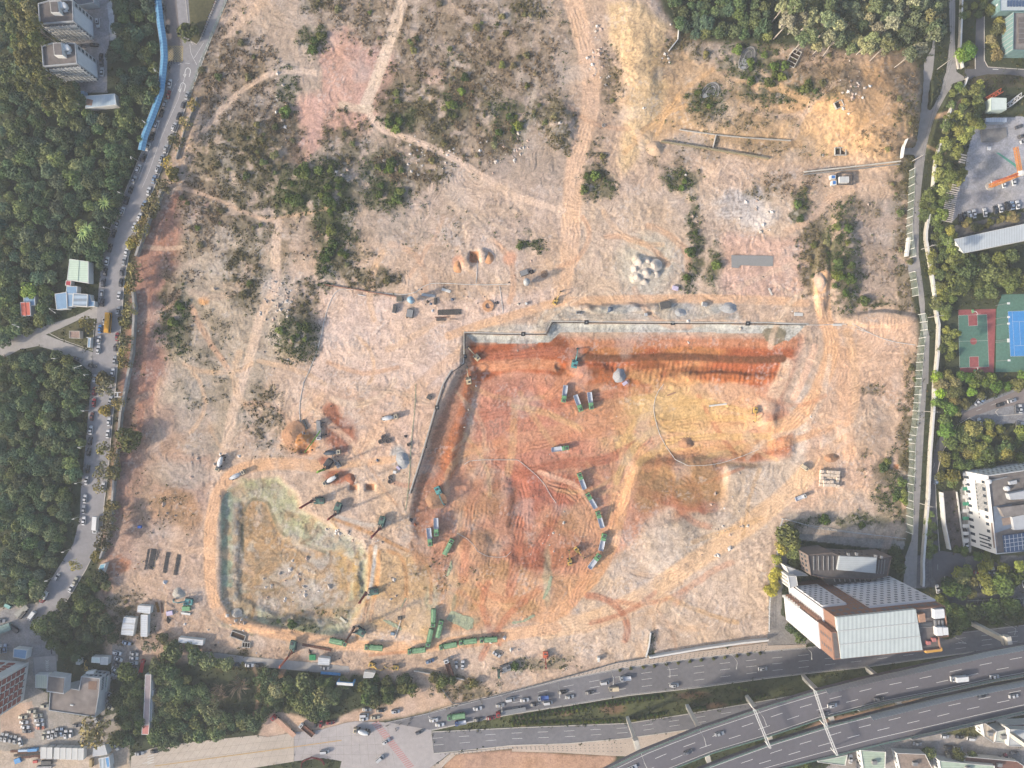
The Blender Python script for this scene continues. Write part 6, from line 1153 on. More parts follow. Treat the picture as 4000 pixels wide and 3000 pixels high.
t, r, L, ctr, zr = block('low_building', 'dark-roofed low building behind the northern apartment block', 'building', c(0,0,600,-40, 808,-40, 812,22, 700,42, 650,36), 5, WALLG, mat('slate_roof', (88,96,106), .8, .2, .5))
t, r, L, ctr, zr = block('garden_shed', 'long shed with pale blue-white roof and rust patch south of the apartments', 'shed', c(0,0,733,828, 990,808, 1005,905, 737,936), 4, WALLW, mat('faded_blue_roof', (184,202,214), .7, .12, .4, stripes=(1.2,'X',.1)), par=.1)
x0, y0 = rel(t, c(0,0,770,880)[0], 4); MB().prism([(x0-2.2,y0-1.6),(x0+1.4,y0-2),(x0+2,y0+1),(x0-1.2,y0+1.8)], 3.9, 3.93).build('rust_patch', mat('rust', (150,122,106), .9, .4, 1), r)
rbox(t,0,0,(697,785,728,785,728,822,700,822),0,3,BLUEM,'lean_to_roof')
# small sheds beside the curved road
def shed(i, j, uv, z, m, label, name='shed', ridge=False, wall=None):
    t, r, L, ctr, zr = block(name, label, 'shed', c(i, j, *uv), z, wall or WALLW, m, par=.06)
    if ridge:
        a = (Vector(L[0])+Vector(L[1]))/2; b = (Vector(L[2])+Vector(L[3]))/2; MB().beam((*a, z+.05), (*b, z+.05), .35, .12).build('ridge_cap', m, r)
    return t
shed(0,1,(600,578,764,600,764,788,578,758),4.5,GREENM,'large shed with pale green sheet roof among the trees',ridge=True); shed(0,1,(570,764,616,768,610,812,562,806),3,mat('crimson_sheet',(176,56,70),.7,.1,1),'tiny red-roofed lean-to below the pale green shed')
shed(0,1,(575,812,668,815,664,884,568,880),3.4,BLUEM,'blue-roofed shed directly below the red lean-to'); shed(0,1,(472,880,575,864,582,1008,488,1018),3.6,BLUEM,'blue-roofed shed at the left end of the blue group'); shed(0,1,(582,880,632,880,628,990,584,994),3.3,BLUEM,'narrow blue-roofed shed between the left shed and striped shed')
t = shed(0,1,(634,872,758,884,752,990,628,984),4.2,mat('striped_sheet',(176,196,214),.7,.1,.5,stripes=(.35,'Y',.35)),'shed with blue and white striped roof by the road'); shed(0,1,(760,886,778,886,790,940,818,945,815,990,754,990),3.2,BLUEM,'blue-roofed porch at the roadside end of the striped shed')
shed(0,1,(202,905,302,890,304,978,262,982,255,950,204,950),3,BLUEM,'blue-roofed annex behind the red-roofed hut'); shed(0,1,(174,952,258,950,266,1068,182,1074),3.8,REDR,'red-roofed hut in the clearing at the left edge','hut',True,WALLG)
t, r, L, ctr, zr = block('pump_house','small grey flat-roofed hut on the triangular island','hut',c(0,1,598,1200, 690,1200, 690,1265, 598,1262),3,CONCM,mat('stained_roof',(160,136,124),.9,.25,1),par=.25); shed(0,1,(760,1258,784,1260,778,1345,754,1342),2.6,BLUEM,'narrow blue shelter on the traffic island')
shed(0,2,(866,1560,915,1550,884,1640,832,1636),3,mat('teal_sheet',(110,166,186),.6,.12,1),'guard hut with teal roof in the corner by the long wall','guard hut')
shed(0,3,(118,628,236,640,222,720,112,702),4,BLUEM,'blue-roofed gate canopy above the red and white block','canopy'); shed(0,3,(306,852,412,856,408,972,304,966),3.5,mat('cream_green_roof',(214,220,200),.7,.08,.5,stripes=(.9,'X',.1)),'pale flat canopy left of the grey block','canopy')
shed(0,3,(655,718,692,720,690,768,655,764),3,WHITES,'small white cabin above the grey block','cabin'); shed(0,3,(792,700,866,702,864,754,788,748),3.4,mat('pale_mint',(214,226,220),.7,.06,1),'white canopy behind the grey block','canopy'); shed(0,3,(872,702,936,704,930,768,866,765),3.2,WHITES,'cluttered white-roofed annex right of the white canopy')
shed(0,3,(885,870,936,866,918,1000,898,1000),3,mat('pale_green2',(176,200,180),.7,.1,1),'narrow pale green lean-to along the grey block'); 
t, r, L, ctr, zr = block('long_shed','long narrow shed with grey-pink roof between the tree clumps','shed',c(0,3,1254,852, 1306,852, 1290,1290, 1236,1290),3.5,WALLW,mat('greypink_roof',(158,144,146),.8,.15,.6),par=.1); shed(0,3,(1228,1290,1292,1278,1284,1372,1222,1370),3.4,mat('salmon_sheet',(206,134,126),.8,.1,.6,stripes=(1.2,'X',.1)),'salmon-red roofed shed at the end of the long shed')
for k, (a, b_) in enumerate([((1300,905),(1318,985)), ((1308,990),(1326,1050)), ((1298,1060),(1318,1160)), ((1296,1165),(1314,1262))]):
    (p,), (q_,) = c(0,3,*a), c(0,3,*b_); shed(0,3,(a[0],a[1],b_[0],a[1],b_[0]-4,b_[1],a[0]-6,b_[1]),2.6,WALLG,'pale lean-to, %s from the top along the long narrow shed' % ORD[k+1])
# grey stepped block in the yard
t, r, L, ctr, zr = block('office_block','grey two-tower block with stained flat roof in the yard','building',c(0,3,430,1005, 590,968, 680,985, 700,868, 865,885, 855,1010, 822,1222, 420,1162),9,WALLG,mat('stained_grey_roof',(134,126,122),.9,.55,.16,n2=.3),par=.5)
e = edge_to(L, 0); wins(t, L, e, 2, 8, 1, 8, .6, .5)
rbox(t,0,3,(412,860, 562,880, 550,1020, 402,1000),zr,5.2,WALLG,'west_tower'); rbox(t,0,3,(418,868, 556,886, 545,1012, 408,992),zr+5.2,.12,ROOFD,'west_tower_roof'); rbox(t,0,3,(765,908,838,912,832,985,762,978),zr,.12,mat('brown_patch',(130,104,88),.9,.2,1),'roof_hatch')
rbox(t,0,3,(606,1110,632,1116,628,1124,604,1120),zr,.5,WHITEP,'roof_vent'); rbox(t,0,3,(742,830,812,820,806,850,738,852),5,2,WALLW,'porch'); wins(t, L, edge_to(L, 90), 2, 4, 1, 8, .6, .5)
# red and white block, lower left (its roof lies outside the picture)
ctr = W(c(0,3,240,760)[0], 0); t = thing('apartment_block', 'tall white block with rows of red-brown balconies at the lower left', 'apartment block', (ctr[0], ctr[1], 0)); A = W(c(0,3,252,742)[0]); B = W(c(0,3,205,1075)[0]); C_ = W(c(0,3,-600,1010)[0]); D_ = W(c(0,3,-560,690)[0])
L = ccw([(q_[0]-ctr[0], q_[1]-ctr[1]) for q_ in (A, B, C_, D_)]); MB().prism(L, -.3, 27).build('wall', WALLW, t); MB().prism(inset(L, .4), 27, 27.1).build('roof', ROOFD, t)
e = edge_to(L, 0); a = Vector(L[e]); b = Vector(L[(e+1) % 4]); u = (b-a).normalized(); n_ = Vector((u.y, -u.x)); ln = (b-a).length; REDB = mat('red_brown_panel', (158,92,80), .8, .12, .8)
for s in range(7):
    z0 = 3.2+s*3.3
    for k in range(5): MB().prism([tuple(a+u*ln*(.06+.185*k)), tuple(a+u*ln*(.06+.185*k)+n_*.35), tuple(a+u*ln*(.06+.185*k+.13)+n_*.35), tuple(a+u*ln*(.06+.185*k+.13))], z0, z0+2.3).build('balcony', REDB, t)
wins(t, L, e, 8, 5, 1, 26.5, .16, .5, WINM, u0=.15, u1=1.0, deep=.12); e = edge_to(L, 90); 
for s in range(7):
    z0 = 3.2+s*3.3; a = Vector(L[e]); b = Vector(L[(e+1) % 4]); u = (b-a).normalized(); n_ = Vector((u.y, -u.x)); ln = (b-a).length
    for k in range(8): MB().prism([tuple(a+u*ln*(.1+.11*k)), tuple(a+u*ln*(.1+.11*k)+n_*.4), tuple(a+u*ln*(.1+.11*k+.07)+n_*.4), tuple(a+u*ln*(.1+.11*k+.07))], z0, z0+2.1).build('balcony', REDB, t)
# big brown and white slab block, lower right
rf = c(3,3,590,360, 1278,288, 1336,640, 632,716); Z = 54
t, r, L, ctr, zr = block('tower_block', 'huge brown and white slab block with ribbed white roof beside the elevated road', 'tower block', c(3,3,590,360, 1530,260, 1562,525, 1480,532, 1496,632, 1336,650, 632,716), Z, BRICK, ROOFD, par=1.2)
pts = [rel(t, p, Z+.6) for p in rf]; MB().prism(pts, zr, Z+.6).build('ribbed_roof', mat('ribbed_white_roof', (208,218,216), .6, .06, .3, stripes=(.55,'X',.16)), t)
for v0 in (.33, .66): a = Vector(pts[0]).lerp(Vector(pts[3]), v0); b = Vector(pts[1]).lerp(Vector(pts[2]), v0); MB().beam((*a, Z+.65), (*b, Z+.65), .35, .15).build('roof_seam', WHITES, r)
en = edge_to(L, 90); ew = edge_to(L, 180); a = Vector(L[en]); b = Vector(L[(en+1) % len(L)]); ln = (b-a).length
# the north wall runs east to west in the outline order: u grows westward
def un(xoff): w = -(xoff*S)+0; return max(0, min(1, ((a.x+t.location.x)-xoff*S)/((a.x)-(b.x))))
WP = mat('white_facade', (222,224,230), .85, .04, .5); WFR = mat('window_reveal', (92,96,106), .5, .1, 1)
for (x0, x1, z0, z1, nc, nr) in ((1216,1442,9,47,9,12), (1080,1163,9,40,4,10)):
    u0, u1 = un(x1), un(x0); panel(t, L, en, u0, u1, z0, z1, WP, 'white_panel', .9); wins(t, L, en, nr, nc, z0+.5, z1-.5, .42, .5, WFR, 'window', u0+.004, u1-.004, 1, .96)
    wins(t, L, en, nr, nc, z0+.9, z1-.1, .16, .26, mat('window_highlight', (150,156,166), .4, .1, 1), 'window_glint', u0+.01, u1-.002, 1, 1.0)  # small pale quads paint a highlight onto each window
wins(t, L, en, 11, 4, 6, 48, .3, .34, WFR, 'window', un(1212), un(1166), 1, .08); wins(t, L, en, 1, 9, 48, 53, .72, .55, WFR, 'louvre', .02, .55, 0, .08); wins(t, L, en, 2, 6, 43, 53, .5, .5, WFR, 'louvre', .58, .98, 0, .08)
# lower and higher parts of the western wing
pw = c(3,3,548,486, 596,482, 634,716, 571,726); wl = [rel(t, p, Z) for p in pw]; MB().prism(wl, -.3, Z).build('west_wing', BRICK, t); MB().prism(inset(wl, .5), Z-.05, Z+.05).build('west_wing_roof', ROOFD, t)
wl = ccw(wl); ew = edge_to(wl, 180); o = panel(t, wl, ew, 0, 1, 1, 41, WP, 'white_side', .5)
wins(t, wl, ew, 22, 6, 3, 40, .3, .3, WFR, 'window', .05, .95, 1, .56); wins(t, wl, ew, 5, 2, 42, 53, .25, .5, WFR, 'window', .1, .9, 0, .08)
ew2 = edge_to(L, 180); panel(t, L, ew2, 0, 1, 1, 41, WP, 'white_side', .5); 
for s in range(18): z0 = 3+s*2.1; panel(t, wl, edge_to(wl, 90), .05, .95, z0, z0+.5, BRICK, 'sun_louvre', 1.4)
for s in range(7): z0 = 2+s*3.0; panel(t, wl, ew, -.08, .02, z0, z0+.4, WALLW, 'stair_landing', 1.6)
# stepped podium between the wing and the court
pp = [(3052,2330), (3120,2322), (3165,2392), (3090,2420)]
# rooftop plant
rbox(t,3,3,(1438,292,1522,285,1530,362,1440,372),zr,2.6,WHITEP,'water_cistern'); rbox(t,3,3,(1455,445,1506,444,1512,516,1460,518),zr,2.4,WHITEP,'water_cistern'); rbox(t,3,3,(1512,446,1556,446,1560,510,1516,512),zr,2.4,WHITEP,'water_cistern')
rbox(t,3,3,(1372,566,1406,566,1408,594,1376,596),zr,1.5,mat('red_unit',(186,120,116),.7,.2,2),'cooling_unit'); rbox(t,3,3,(1420,540,1452,538,1455,568,1424,570),zr,1.5,MATS['red_unit'],'cooling_unit'); rbox(t,3,3,(1300,335,1356,322,1364,396,1310,404),zr,2.2,mat('tan_plant',(176,140,116),.8,.15,1),'stair_house')
for k in range(4): rbox(t,3,3,(1306+k*2,406+k*12,1420,404+k*12,1420,408+k*12,1306,410+k*12),zr,.8,STEEL,'duct')
for k in range(3): rbox(t,3,3,(1440+k*30,385,1456+k*30,384,1458+k*30,440,1444+k*30,442),zr,1.0,STEEL,'duct')
rbox(t,3,3,(1364,646,1505,618,1508,650,1368,668),Z-4,1.5,mat('yellow_sign',(206,160,80),.7,.1,1),'yellow_ledge')
# low dark-roofed block to the north
t, r, L, ctr, zr = block('school_block', 'low dark-roofed block with pale metal roof section north of the slab block', 'building', c(3,2,345,1478, 552,1456, 620,1486, 940,1500, 1070,1490, 1036,1659)+c(3,3,1030,5, 900,30, 500,20, 370,-6), 16, mat('brown_grey_wall', (124,112,106), .85, .12, .6), mat('dark_grey_roof', (96,92,92), .9, .2, .5, n2=.2), par=.6)
rbox(t,3,2,(622,1488,940,1502,930,1636,600,1606),zr,1.6,mat('pale_metal_roof',(196,204,208),.5,.08,.4,stripes=(1.0,'Y',.08)),'metal_roof')
for u in (395,437,480,522,565): rbox(t,3,2,(u,1490,u+5,1490,u+5,1610,u,1610),zr,.5,STEEL,'roof_rib')
for u in (960,985,1010): rbox(t,3,2,(u,1520,u+5,1520,u-8,1640,u-13,1640),zr,.5,STEEL,'roof_rib')
for u, v in ((700,1475),(770,1472),(935,1490),(985,1498)): rbox(t,3,2,(u-9,v-12,u+9,v-12,u+9,v+12,u-9,v+12),zr,1.6,STEEL,'air_unit')
wins(t, L, edge_to(L, 180), 3, 4, 2, 14, .5, .5); wins(t, L, edge_to(L, 90), 2, 6, 2, 14, .4, .3)
t, r, L, ctr, zr = block('link_block', 'dark glazed link between the low block and the slab block', 'building', c(3,3,455,0, 520,-20, 890,-10, 1040,-30, 900,20, 880,60, 700,66, 530,80), 13, mat('dark_link_wall',(92,86,86),.8,.15,1), mat('dark_link_roof',(80,78,80),.8,.2,1), par=.4)
for k in range(7): rbox(t,3,3,(560+k*44,-6,568+k*44,-6,585+k*44,50,577+k*44,50),zr,.4,STEEL,'roof_beam')
t, r, L, ctr, zr = block('annex', 'white stepped annex at the west corner of the low dark block', 'building', c(3,2,150,1572, 205,1590, 330,1640, 350,1659, 190,1659), 8, WALLW, WALLG, par=.2)
t, r, L, ctr, zr = block('stair_tower', 'white louvred stair block at the west foot of the slab block', 'building', c(3,3,172,0, 245,0, 260,82, 190,110), 12, WALLW, WALLG, par=.2); wins(t, L, edge_to(L, 180), 6, 3, 1, 11, .6, .5)
# white block at the right edge
t, r, L, ctr, zr = block('office_tower', 'white office block with dark plant roof and solar panels at the right edge', 'office block', c(3,2,1900,792, 2600,690, 2640,1400, 1975,1472), 19.5, mat('bright_white_wall',(238,238,236),.85,.04,.5), mat('plant_roof', (126,120,116), .9, .25, .5, n2=.2), par=.8)
ew = edge_to(L, 180); wins(t, L, ew, 1, 10, 14, 17, .42, .8, WINM, 'window', .05, .95); wins(t, L, ew, 1, 11, 8.5, 11, .5, .25, WINM, 'window', .08, .6); wins(t, L, ew, 1, 22, 9.0, 17.5, .5, 1, WINM, 'tall_window', .12, .47, 0, .12); wins(t, L, ew, 1, 10, 1, 5, .4, .9, WINM, 'window', .03, .97); wins(t, L, ew, 1, 4, 7, 17, .4, .8, WINM, 'tall_window', .78, .97, 0, .12)
wins(t, L, edge_to(L, 90), 4, 16, 3, 18, .5, .4, WINM)
for uv, h, m, nm in [((1925,830,2060,800,2065,812,1930,842),.6,STEEL,'duct'),((2085,845,2150,830,2152,862,2090,872),1.2,WALLG,'air_unit'),((2080,950,2212,925,2330,910,2330,990,2095,1000),2.6,WALLG,'plant_room'),((1950,1060,2110,1040,2112,1240,1960,1290),.5,mat('blue_grey_roof',(120,132,148),.5,.15,.6),'blue_roof'),((2000,1070,2320,1030,2320,1120,2040,1150),2.4,ROOFG,'plant_room'),((2020,1160,2100,1150,2110,1210,2030,1225),.6,mat('rust_deck',(156,138,126),.9,.2,1),'rust_deck'),((2110,1150,2320,1110,2320,1250,2130,1262),2.2,WALLG,'plant_room'),((2035,1310,2330,1270,2330,1440,2052,1456),1.0,SOLAR,'solar_array'),((1930,1200,1960,1200,1990,1400,1955,1420),.4,MATS['rust_deck'],'rust_deck')]: o = rbox(t,3,2,uv,zr,h,m,nm)
for k in range(8): rbox(t,3,2,(2045+k*36,1312-k*5,2049+k*36,1312-k*5,2062+k*36,1452-k*5,2058+k*36,1452-k*5),zr+1,.06,WALLW,'panel_joint')
for k in range(3): rbox(t,3,2,(2040,1345+k*34,2320,1305+k*34,2320,1309+k*34,2040,1349+k*34),zr+1,.06,WALLW,'panel_joint')
for u, v in ((2072,905),(1915,845)): rtank(t,3,2,u,v,zr,1.2,1.6,WHITEP)
for k, v in enumerate((780,850,905,975,1035,1095,1160,1225,1290,1350)):
    (p,) = c(3,2,1708,v); w = W(p, 2.5); m = mat('green_awning',(72,156,124),.6,.1,1) if k in (2,4,6) else WALLW; MB().box(-1.6,1.6,-.9,.9,0,.2).build('awning', m, t, (w[0]-t.location.x, w[1]-t.location.y, 2.5))
# glass-fronted building top right
GL = mat('green_glass', (128,160,160), .15, .15, .5, spec=.6)
t, r, L, ctr, zr = block('glass_building', 'glass-fronted building with grey roof at the top right', 'building', c(3,0,2122,102, 2500,96, 2500,440, 2116,432), 8.5, GL, ROOFG, par=.8); rbox(t,3,0,(2165,150,2260,150,2260,370,2165,370),zr,.5,ROOFD,'roof_bay')
for k in range(4): rbox(t,3,0,(2165,195+k*45,2260,195+k*45,2260,199+k*45,2165,199+k*45),zr+.5,.1,STEEL,'roof_rib')
for k in range(9): panel(t, L, edge_to(L, 180), .02+k*.118, .035+k*.118, 0, 8.4, FRAME, 'mullion', .15)
t, r, L, ctr, zr = block('atrium', 'glazed atrium roof with square grid at the top right corner', 'building', c(3,0,2004,-40, 2500,-40, 2500,92, 2006,94), 7, GL, mat('atrium_frame',(196,206,208),.5,.1,1), par=.3)
for k in range(6): rbox(t,3,0,(2068+k*26,0,2088+k*26,0,2088+k*26,56,2068+k*26,56),zr,.25,SOLAR,'roof_light')
MB().cyl(*rel(t, c(3,0,1990,40)[0], 5), 4, 5.5, .7, n=12).build('vent_pipe', WHITEP, t)
# long pale shed, ribbed canopies and courts
t, r, L, ctr, zr = block('warehouse', 'long warehouse with pale ribbed roof at the right edge', 'warehouse', c(3,1,1604,408, 2420,230, 2460,370, 1690,530), 5.5, WALLW, mat('pale_blue_ribbed_roof',(204,212,216),.6,.08,.4,stripes=(.8,'X',.14)), par=.1)
t, r, L, ctr, zr = block('workshop', 'workshop with pale green-white roof in the crane yard', 'workshop', c(3,0,1930,842, 2062,846, 2062,948, 1926,952), 5, mat('pale_green_wall',(196,212,204),.8,.1,1), mat('mint_roof',(216,228,222),.7,.06,.6), par=.1); rbox(t,3,0,(1884,1018,2064,1018,2064,1054,1884,1054),0,3.4,mat('blue_grey_sheet',(176,188,204),.6,.08,.6,stripes=(.8,'X',.1)),'open_canopy'); rbox(t,3,0,(1840,1120,2060,1100,2066,1180,1990,1225,1850,1225),0,.5,mat('dark_plinth',(132,130,128),.9,.2,1),'plinth')
def ribs(i, j, a, b, wv, n, lab):
    (p,), (q_,) = c(i, j, *a), c(i, j, *b); pa, qa = Vector(W(p, 3)[:2]), Vector(W(q_, 3)[:2]); u = (qa-pa); ln = u.length; u.normalize(); n_ = Vector((u.y, -u.x)); wd = wv*K*S
    t = thing('slatted_canopy', lab, 'canopy', (pa.x, pa.y, 0)); 
    for k in range(n): s = u*ln*(k+.2)/n; e_ = u*ln*(k+.72)/n; MB().prism([tuple(s), tuple(e_), tuple(e_-n_*wd), tuple(s-n_*wd)], 2.9, 3.1).build('roof_slat', mat('sandy_slat',(206,196,184),.8,.1,1), t)
    for k in (0, n//2, n-1): s = u*ln*(k+.4)/n; MB().cyl(s.x-n_.x*wd*.5, s.y-n_.y*wd*.5, 0, 2.9, .12, n=8).build('post', STEEL, t)
ribs(3,1,(1642,0),(1590,270),-95,16,'slatted sand-coloured bicycle canopy south of the crane yard'); ribs(3,0,(1720,1335),(1700,1420),-55,4,'short slatted canopy by the trees of the crane yard'); ribs(3,0,(1670,1560),(1650,1659),-70,5,'slatted canopy at the lower left corner of the crane yard')
CG = mat('court_green', (92,130,114), .85, .16, .8, n2=.1); CR = mat('court_red', (158,88,88), .85, .16, .8, n2=.1); CB = mat('court_blue', (74,150,214), .8, .10, .8, n2=.06)
def slab(name, i, j, uv, m, z0, z1): o = MB().prism(wp(c(i, j, *uv)), z0, z1).build(name, m); o['kind'] = 'structure'; return o
slab('basketball_court_surround',3,1,(1645,1018,1968,1010,1950,1560,1660,1560),CR,-.3,.05); slab('basketball_court',3,1,(1645,1066,1890,1058,1908,1510,1655,1518),CG,.0,.06)
slab('court_key',3,1,(1728,1064,1806,1062,1810,1154,1732,1158),CR,.0,.07); slab('court_key',3,1,(1740,1424,1818,1422,1822,1512,1744,1515),CR,.0,.07)
slab('tennis_court_surround',3,1,(2020,885,2500,880,2500,1550,1966,1556,1975,1010),CG,-.3,.05); slab('tennis_court',3,1,(2072,1032,2500,1018,2500,1412,2094,1420),CB,.0,.06)
pts = wp(c(3,1,1775,1290)); MB().cyl(pts[0][0], pts[0][1], 0, .07, 1.8, n=32).build('court_centre_circle', CR)['kind'] = 'structure'
mk = MB()
for q_ in [(1645,1066,1890,1058,1908,1510,1655,1518,1645,1066),(1650,1290,1898,1284),(1728,1064,1732,1158,1810,1154,1806,1062),(1740,1515,1740,1424,1818,1422,1822,1512)]: solid(wp(c(3,1,*q_)), .09, .085)
for q_ in [(2072,1032,2500,1018),(2072,1032,2094,1420,2500,1412),(2108,1030,2130,1418),(2106,1122,2500,1112),(2130,1328,2500,1318),(2170,1120,2182,1326)]: solid(wp(c(3,1,*q_)), .10, .085)
tag(mk.build('court_lines', WHITE), kind='structure')
for k, (u, v, h) in enumerate([(1768,1030,-75), (1785,1548,105)]):
    (p,) = c(3,1,u,v); t = thing('basketball_hoop', ['basketball hoop with green base at the north end of the court','basketball hoop with green base at the south end of the court'][k], 'basketball hoop', W(p), R(h)); MB().box(-1,1,-.6,.6,0,.5,.1,.1).build('base', GREEN, t); MB().tube([(0,0,.5),(.4,0,2.6),(2.0,0,3.3)], .11).build('arm', WHITEP, t); MB().box(2.0,2.06,-.9,.9,2.8,3.9).build('backboard', WHITEP, t); MB().tube([(2.1+.23*(1-math.cos(a_)), .23*math.sin(a_), 3.05) for a_ in np.linspace(0, 6.28, 12)], .02, 5).build('rim', ORNG, t)
for k, (u, v) in enumerate([(1966,980),(1966,1095),(1966,1150),(1966,1285),(1966,1300),(1970,1460)]):
    (p,) = c(3,1,u,v); t = thing('floodlight', 'floodlight mast between the two courts, %s from the top' % ORD[k+1], 'floodlight', W(p), 0, 'floodlights between the courts'); MB().tube([(0,0,0),(0,0,9)], .1, 6, .07).build('pole', STEEL, t); MB().box(-.3,.9,-.5,.5,9,9.3).build('lamp_head', WHITEP, t)
# buildings south of the elevated road
SG = mat('pale_green_roof', (186,204,184), .7, .1, .5, stripes=(.8,'Y',.1))
for uv, z, m, lab in [((435,1600,690,1545,668,1640,430,1610),4,SG,'pale green shed tucked under the edge of the elevated road'),((800,1505,1020,1520,1012,1700,830,1700),6,SG,'mint-roofed shed between two lanes south of the elevated road'),((1110,1530,1360,1540,1440,1700,1150,1700),5,mat('cluttered_roof',(150,134,122),.9,.3,.8,n2=.3),'cluttered brown-roofed building with white pipes south of the elevated road'),((1480,1595,1720,1620,1960,1640,1960,1720,1500,1720),6,SG,'green-roofed building right of the cluttered roof at the bottom'),
    ((1700,1560,2150,1600,2212,1640,2212,1700,1700,1640),4,mat('brown_sheet',(128,92,80),.8,.2,1),'dark brown roof beyond the round tree at the bottom'),((1850,1255,1985,1345,1950,1445,1870,1390),7,mat('cream_brick_roof',(214,200,180),.8,.15,.6,stripes=(.6,'X',.2)),'cream tiled building under the elevated road at the right'),((1975,1345,2090,1320,2090,1450,1960,1435),7.5,mat('pale_grey_green',(200,206,196),.8,.12,.8),'grey-green roofed house right of the cream tiled building'),((2090,1325,2500,1340,2500,1480,2078,1470),10,WHITES,'white flat-roofed house at the lower right edge'),((2030,1285,2500,1270,2500,1335,2040,1325),6,mat('brick_dark',(120,84,76),.9,.2,1),'dark brick house close under the elevated road')]:
    t, r, L, ctr, zr = block('roadside_building', lab, 'building', c(3,3,*uv), z, WALLW, m, par=.3); wins(t, L, edge_to(L, 180), 1, 4, 1, z-1, .4, .4); rbox_pts = inset(L, 1.6)
    if len(lab) % 2: MB().box(-1.2,1.2,-.9,.9,zr,zr+1.4).build('air_unit', STEEL, t)
# white container row and yard clutter at the bottom left
for k in range(7):
    u = 350+k*52+(12 if k > 1 else 0); t = shed(0,3,(u,1482+k*1.5,u+48,1480+k*1.5,u+46,1578+k*2,u-2,1580+k*2),3.0,WHITES,'white container cabin, %s from the left in the row by the yard' % ORD[k+1],'container_cabin'); t['group'] = 'white container row'; t['category'] = 'cabin'
shed(0,3,(805,1490,905,1460,928,1545,800,1560),4,WALLG,'grey-green shed at the right end of the container row'); shed(0,3,(850,1578,935,1560,950,1700,870,1700),3.5,mat('blue_white_sheet',(190,204,214),.7,.1,.6,stripes=(.5,'X',.3)),'white shed with blue strip at the bottom edge')
shed(0,3,(905,1570,942,1560,952,1650,922,1659),3.7,mat('strong_blue',(80,150,206),.7,.1,1),'strip of bright blue roofing at the bottom edge')
# site cabins
CABIN = mat('cabin_roof', (206,212,218), .6, .12, .8, stripes=(.9,'Y',.1))
for uv, z, lab in [((1190,255,1302,264,1296,328,1184,312),2.9,'white site cabin lying across, uppermost of the cabin group'),((1216,336,1276,336,1272,526,1214,524),2.9,'long white site cabin standing lengthwise on the right of the group'),((1070,355,1172,365,1164,416,1058,405),2.9,'white site cabin, top one of three stacked in a column'),((1058,408,1164,419,1156,468,1050,456),2.9,'white site cabin, middle one of three in a column'),((1050,459,1156,471,1148,518,1044,506),2.9,'white site cabin, bottom one of three in a column'),((1545,532,1756,556,1750,600,1540,574),2.9,'long dusty white cabin above the wooded strip')]:
    t = shed(0,3,uv,z,CABIN,lab,'site_cabin'); t['category'] = 'cabin'; xs = MB()
t = shed(1,3,(538,706,636,714,632,772,534,766),3,CABIN,'white site cabin beside the silver car on the service lane','site_cabin'); t['category'] = 'cabin'; t = shed(1,3,(935,828,1030,838,1010,880,925,882),3,mat('greywhite_roof',(190,190,186),.8,.1,1),'grey-white hut beside the blue site gate','gate_hut'); t['category'] = 'hut'
t = shed(3,0,(618,1526,700,1526,700,1576,618,1578),3,WHITES,'white roofed cabin inside a dark frame at the north-east clearing','site_cabin'); t['category'] = 'cabin'
for uv, lab in [((545,1512,584,1512,584,1545,545,1545),'upper one of two small blue cabins in the north-east clearing'),((555,1560,592,1560,592,1595,555,1595),'lower one of two small blue cabins in the north-east clearing')]: shed(3,0,uv,2.4,mat('cabin_blue',(70,130,200),.6,.1,1),lab,'blue_cabin')
t = thing('frame_fence', 'dark square frame round the white-roofed cabin', 'fence', (*W(c(3,0,655,1552)[0])[:2], gzm(c(3,0,655,1552)[0])))
for a_, b_ in (((-4.2,-3),(4.2,-3)),((4.2,-3),(4.2,3)),((4.2,3),(-4.2,3)),((-4.2,3),(-4.2,-3))): MB().beam((*a_,1.2),(*b_,1.2),.25,.8).build('rail', DSTEEL, t)
t = shed(1,1,(0,0,1,0,1,1,0,1),.1,WHITES,'x') if False else None
# ------------------------------------------------------------------ elevated road
VZ = 30.0
N1 = c(2,3,540,1800, 820,1659, 1100,1520, 1620,1312, 2212,1112)+c(3,3,420,985, 820,885, 1300,780, 1880,650, 2212,590, 2800,480)
N2 = c(2,3,1050,1800, 1400,1659, 1750,1520, 2180,1395)+c(3,3,480,1222, 1000,1090, 1480,1000, 1900,905, 2212,850, 2800,750)
M1 = c(2,3,1250,1800, 1640,1659, 1900,1560, 2212,1445)+c(3,3,500,1290, 1000,1162, 1500,1038, 1900,955, 2212,895, 2800,790)
M2 = c(2,3,2000,1900, 2212,1790)+c(3,3,0,1690, 590,1545, 1000,1442, 1500,1332, 1900,1238, 2212,1168, 2800,1050)
def V3(pts, z): return [W(p, z) for p in pts]
DECK = mat('viaduct_asphalt', (108,106,112), .9, .08, .5, n2=.06); PARA = mat('parapet_concrete', (200,204,200), .85, .1, 1); GREENR = mat('green_barrier', (120,168,146), .6, .1, 1); GLAZ = mat('noise_screen', (172,178,180), .4, .12, 1)
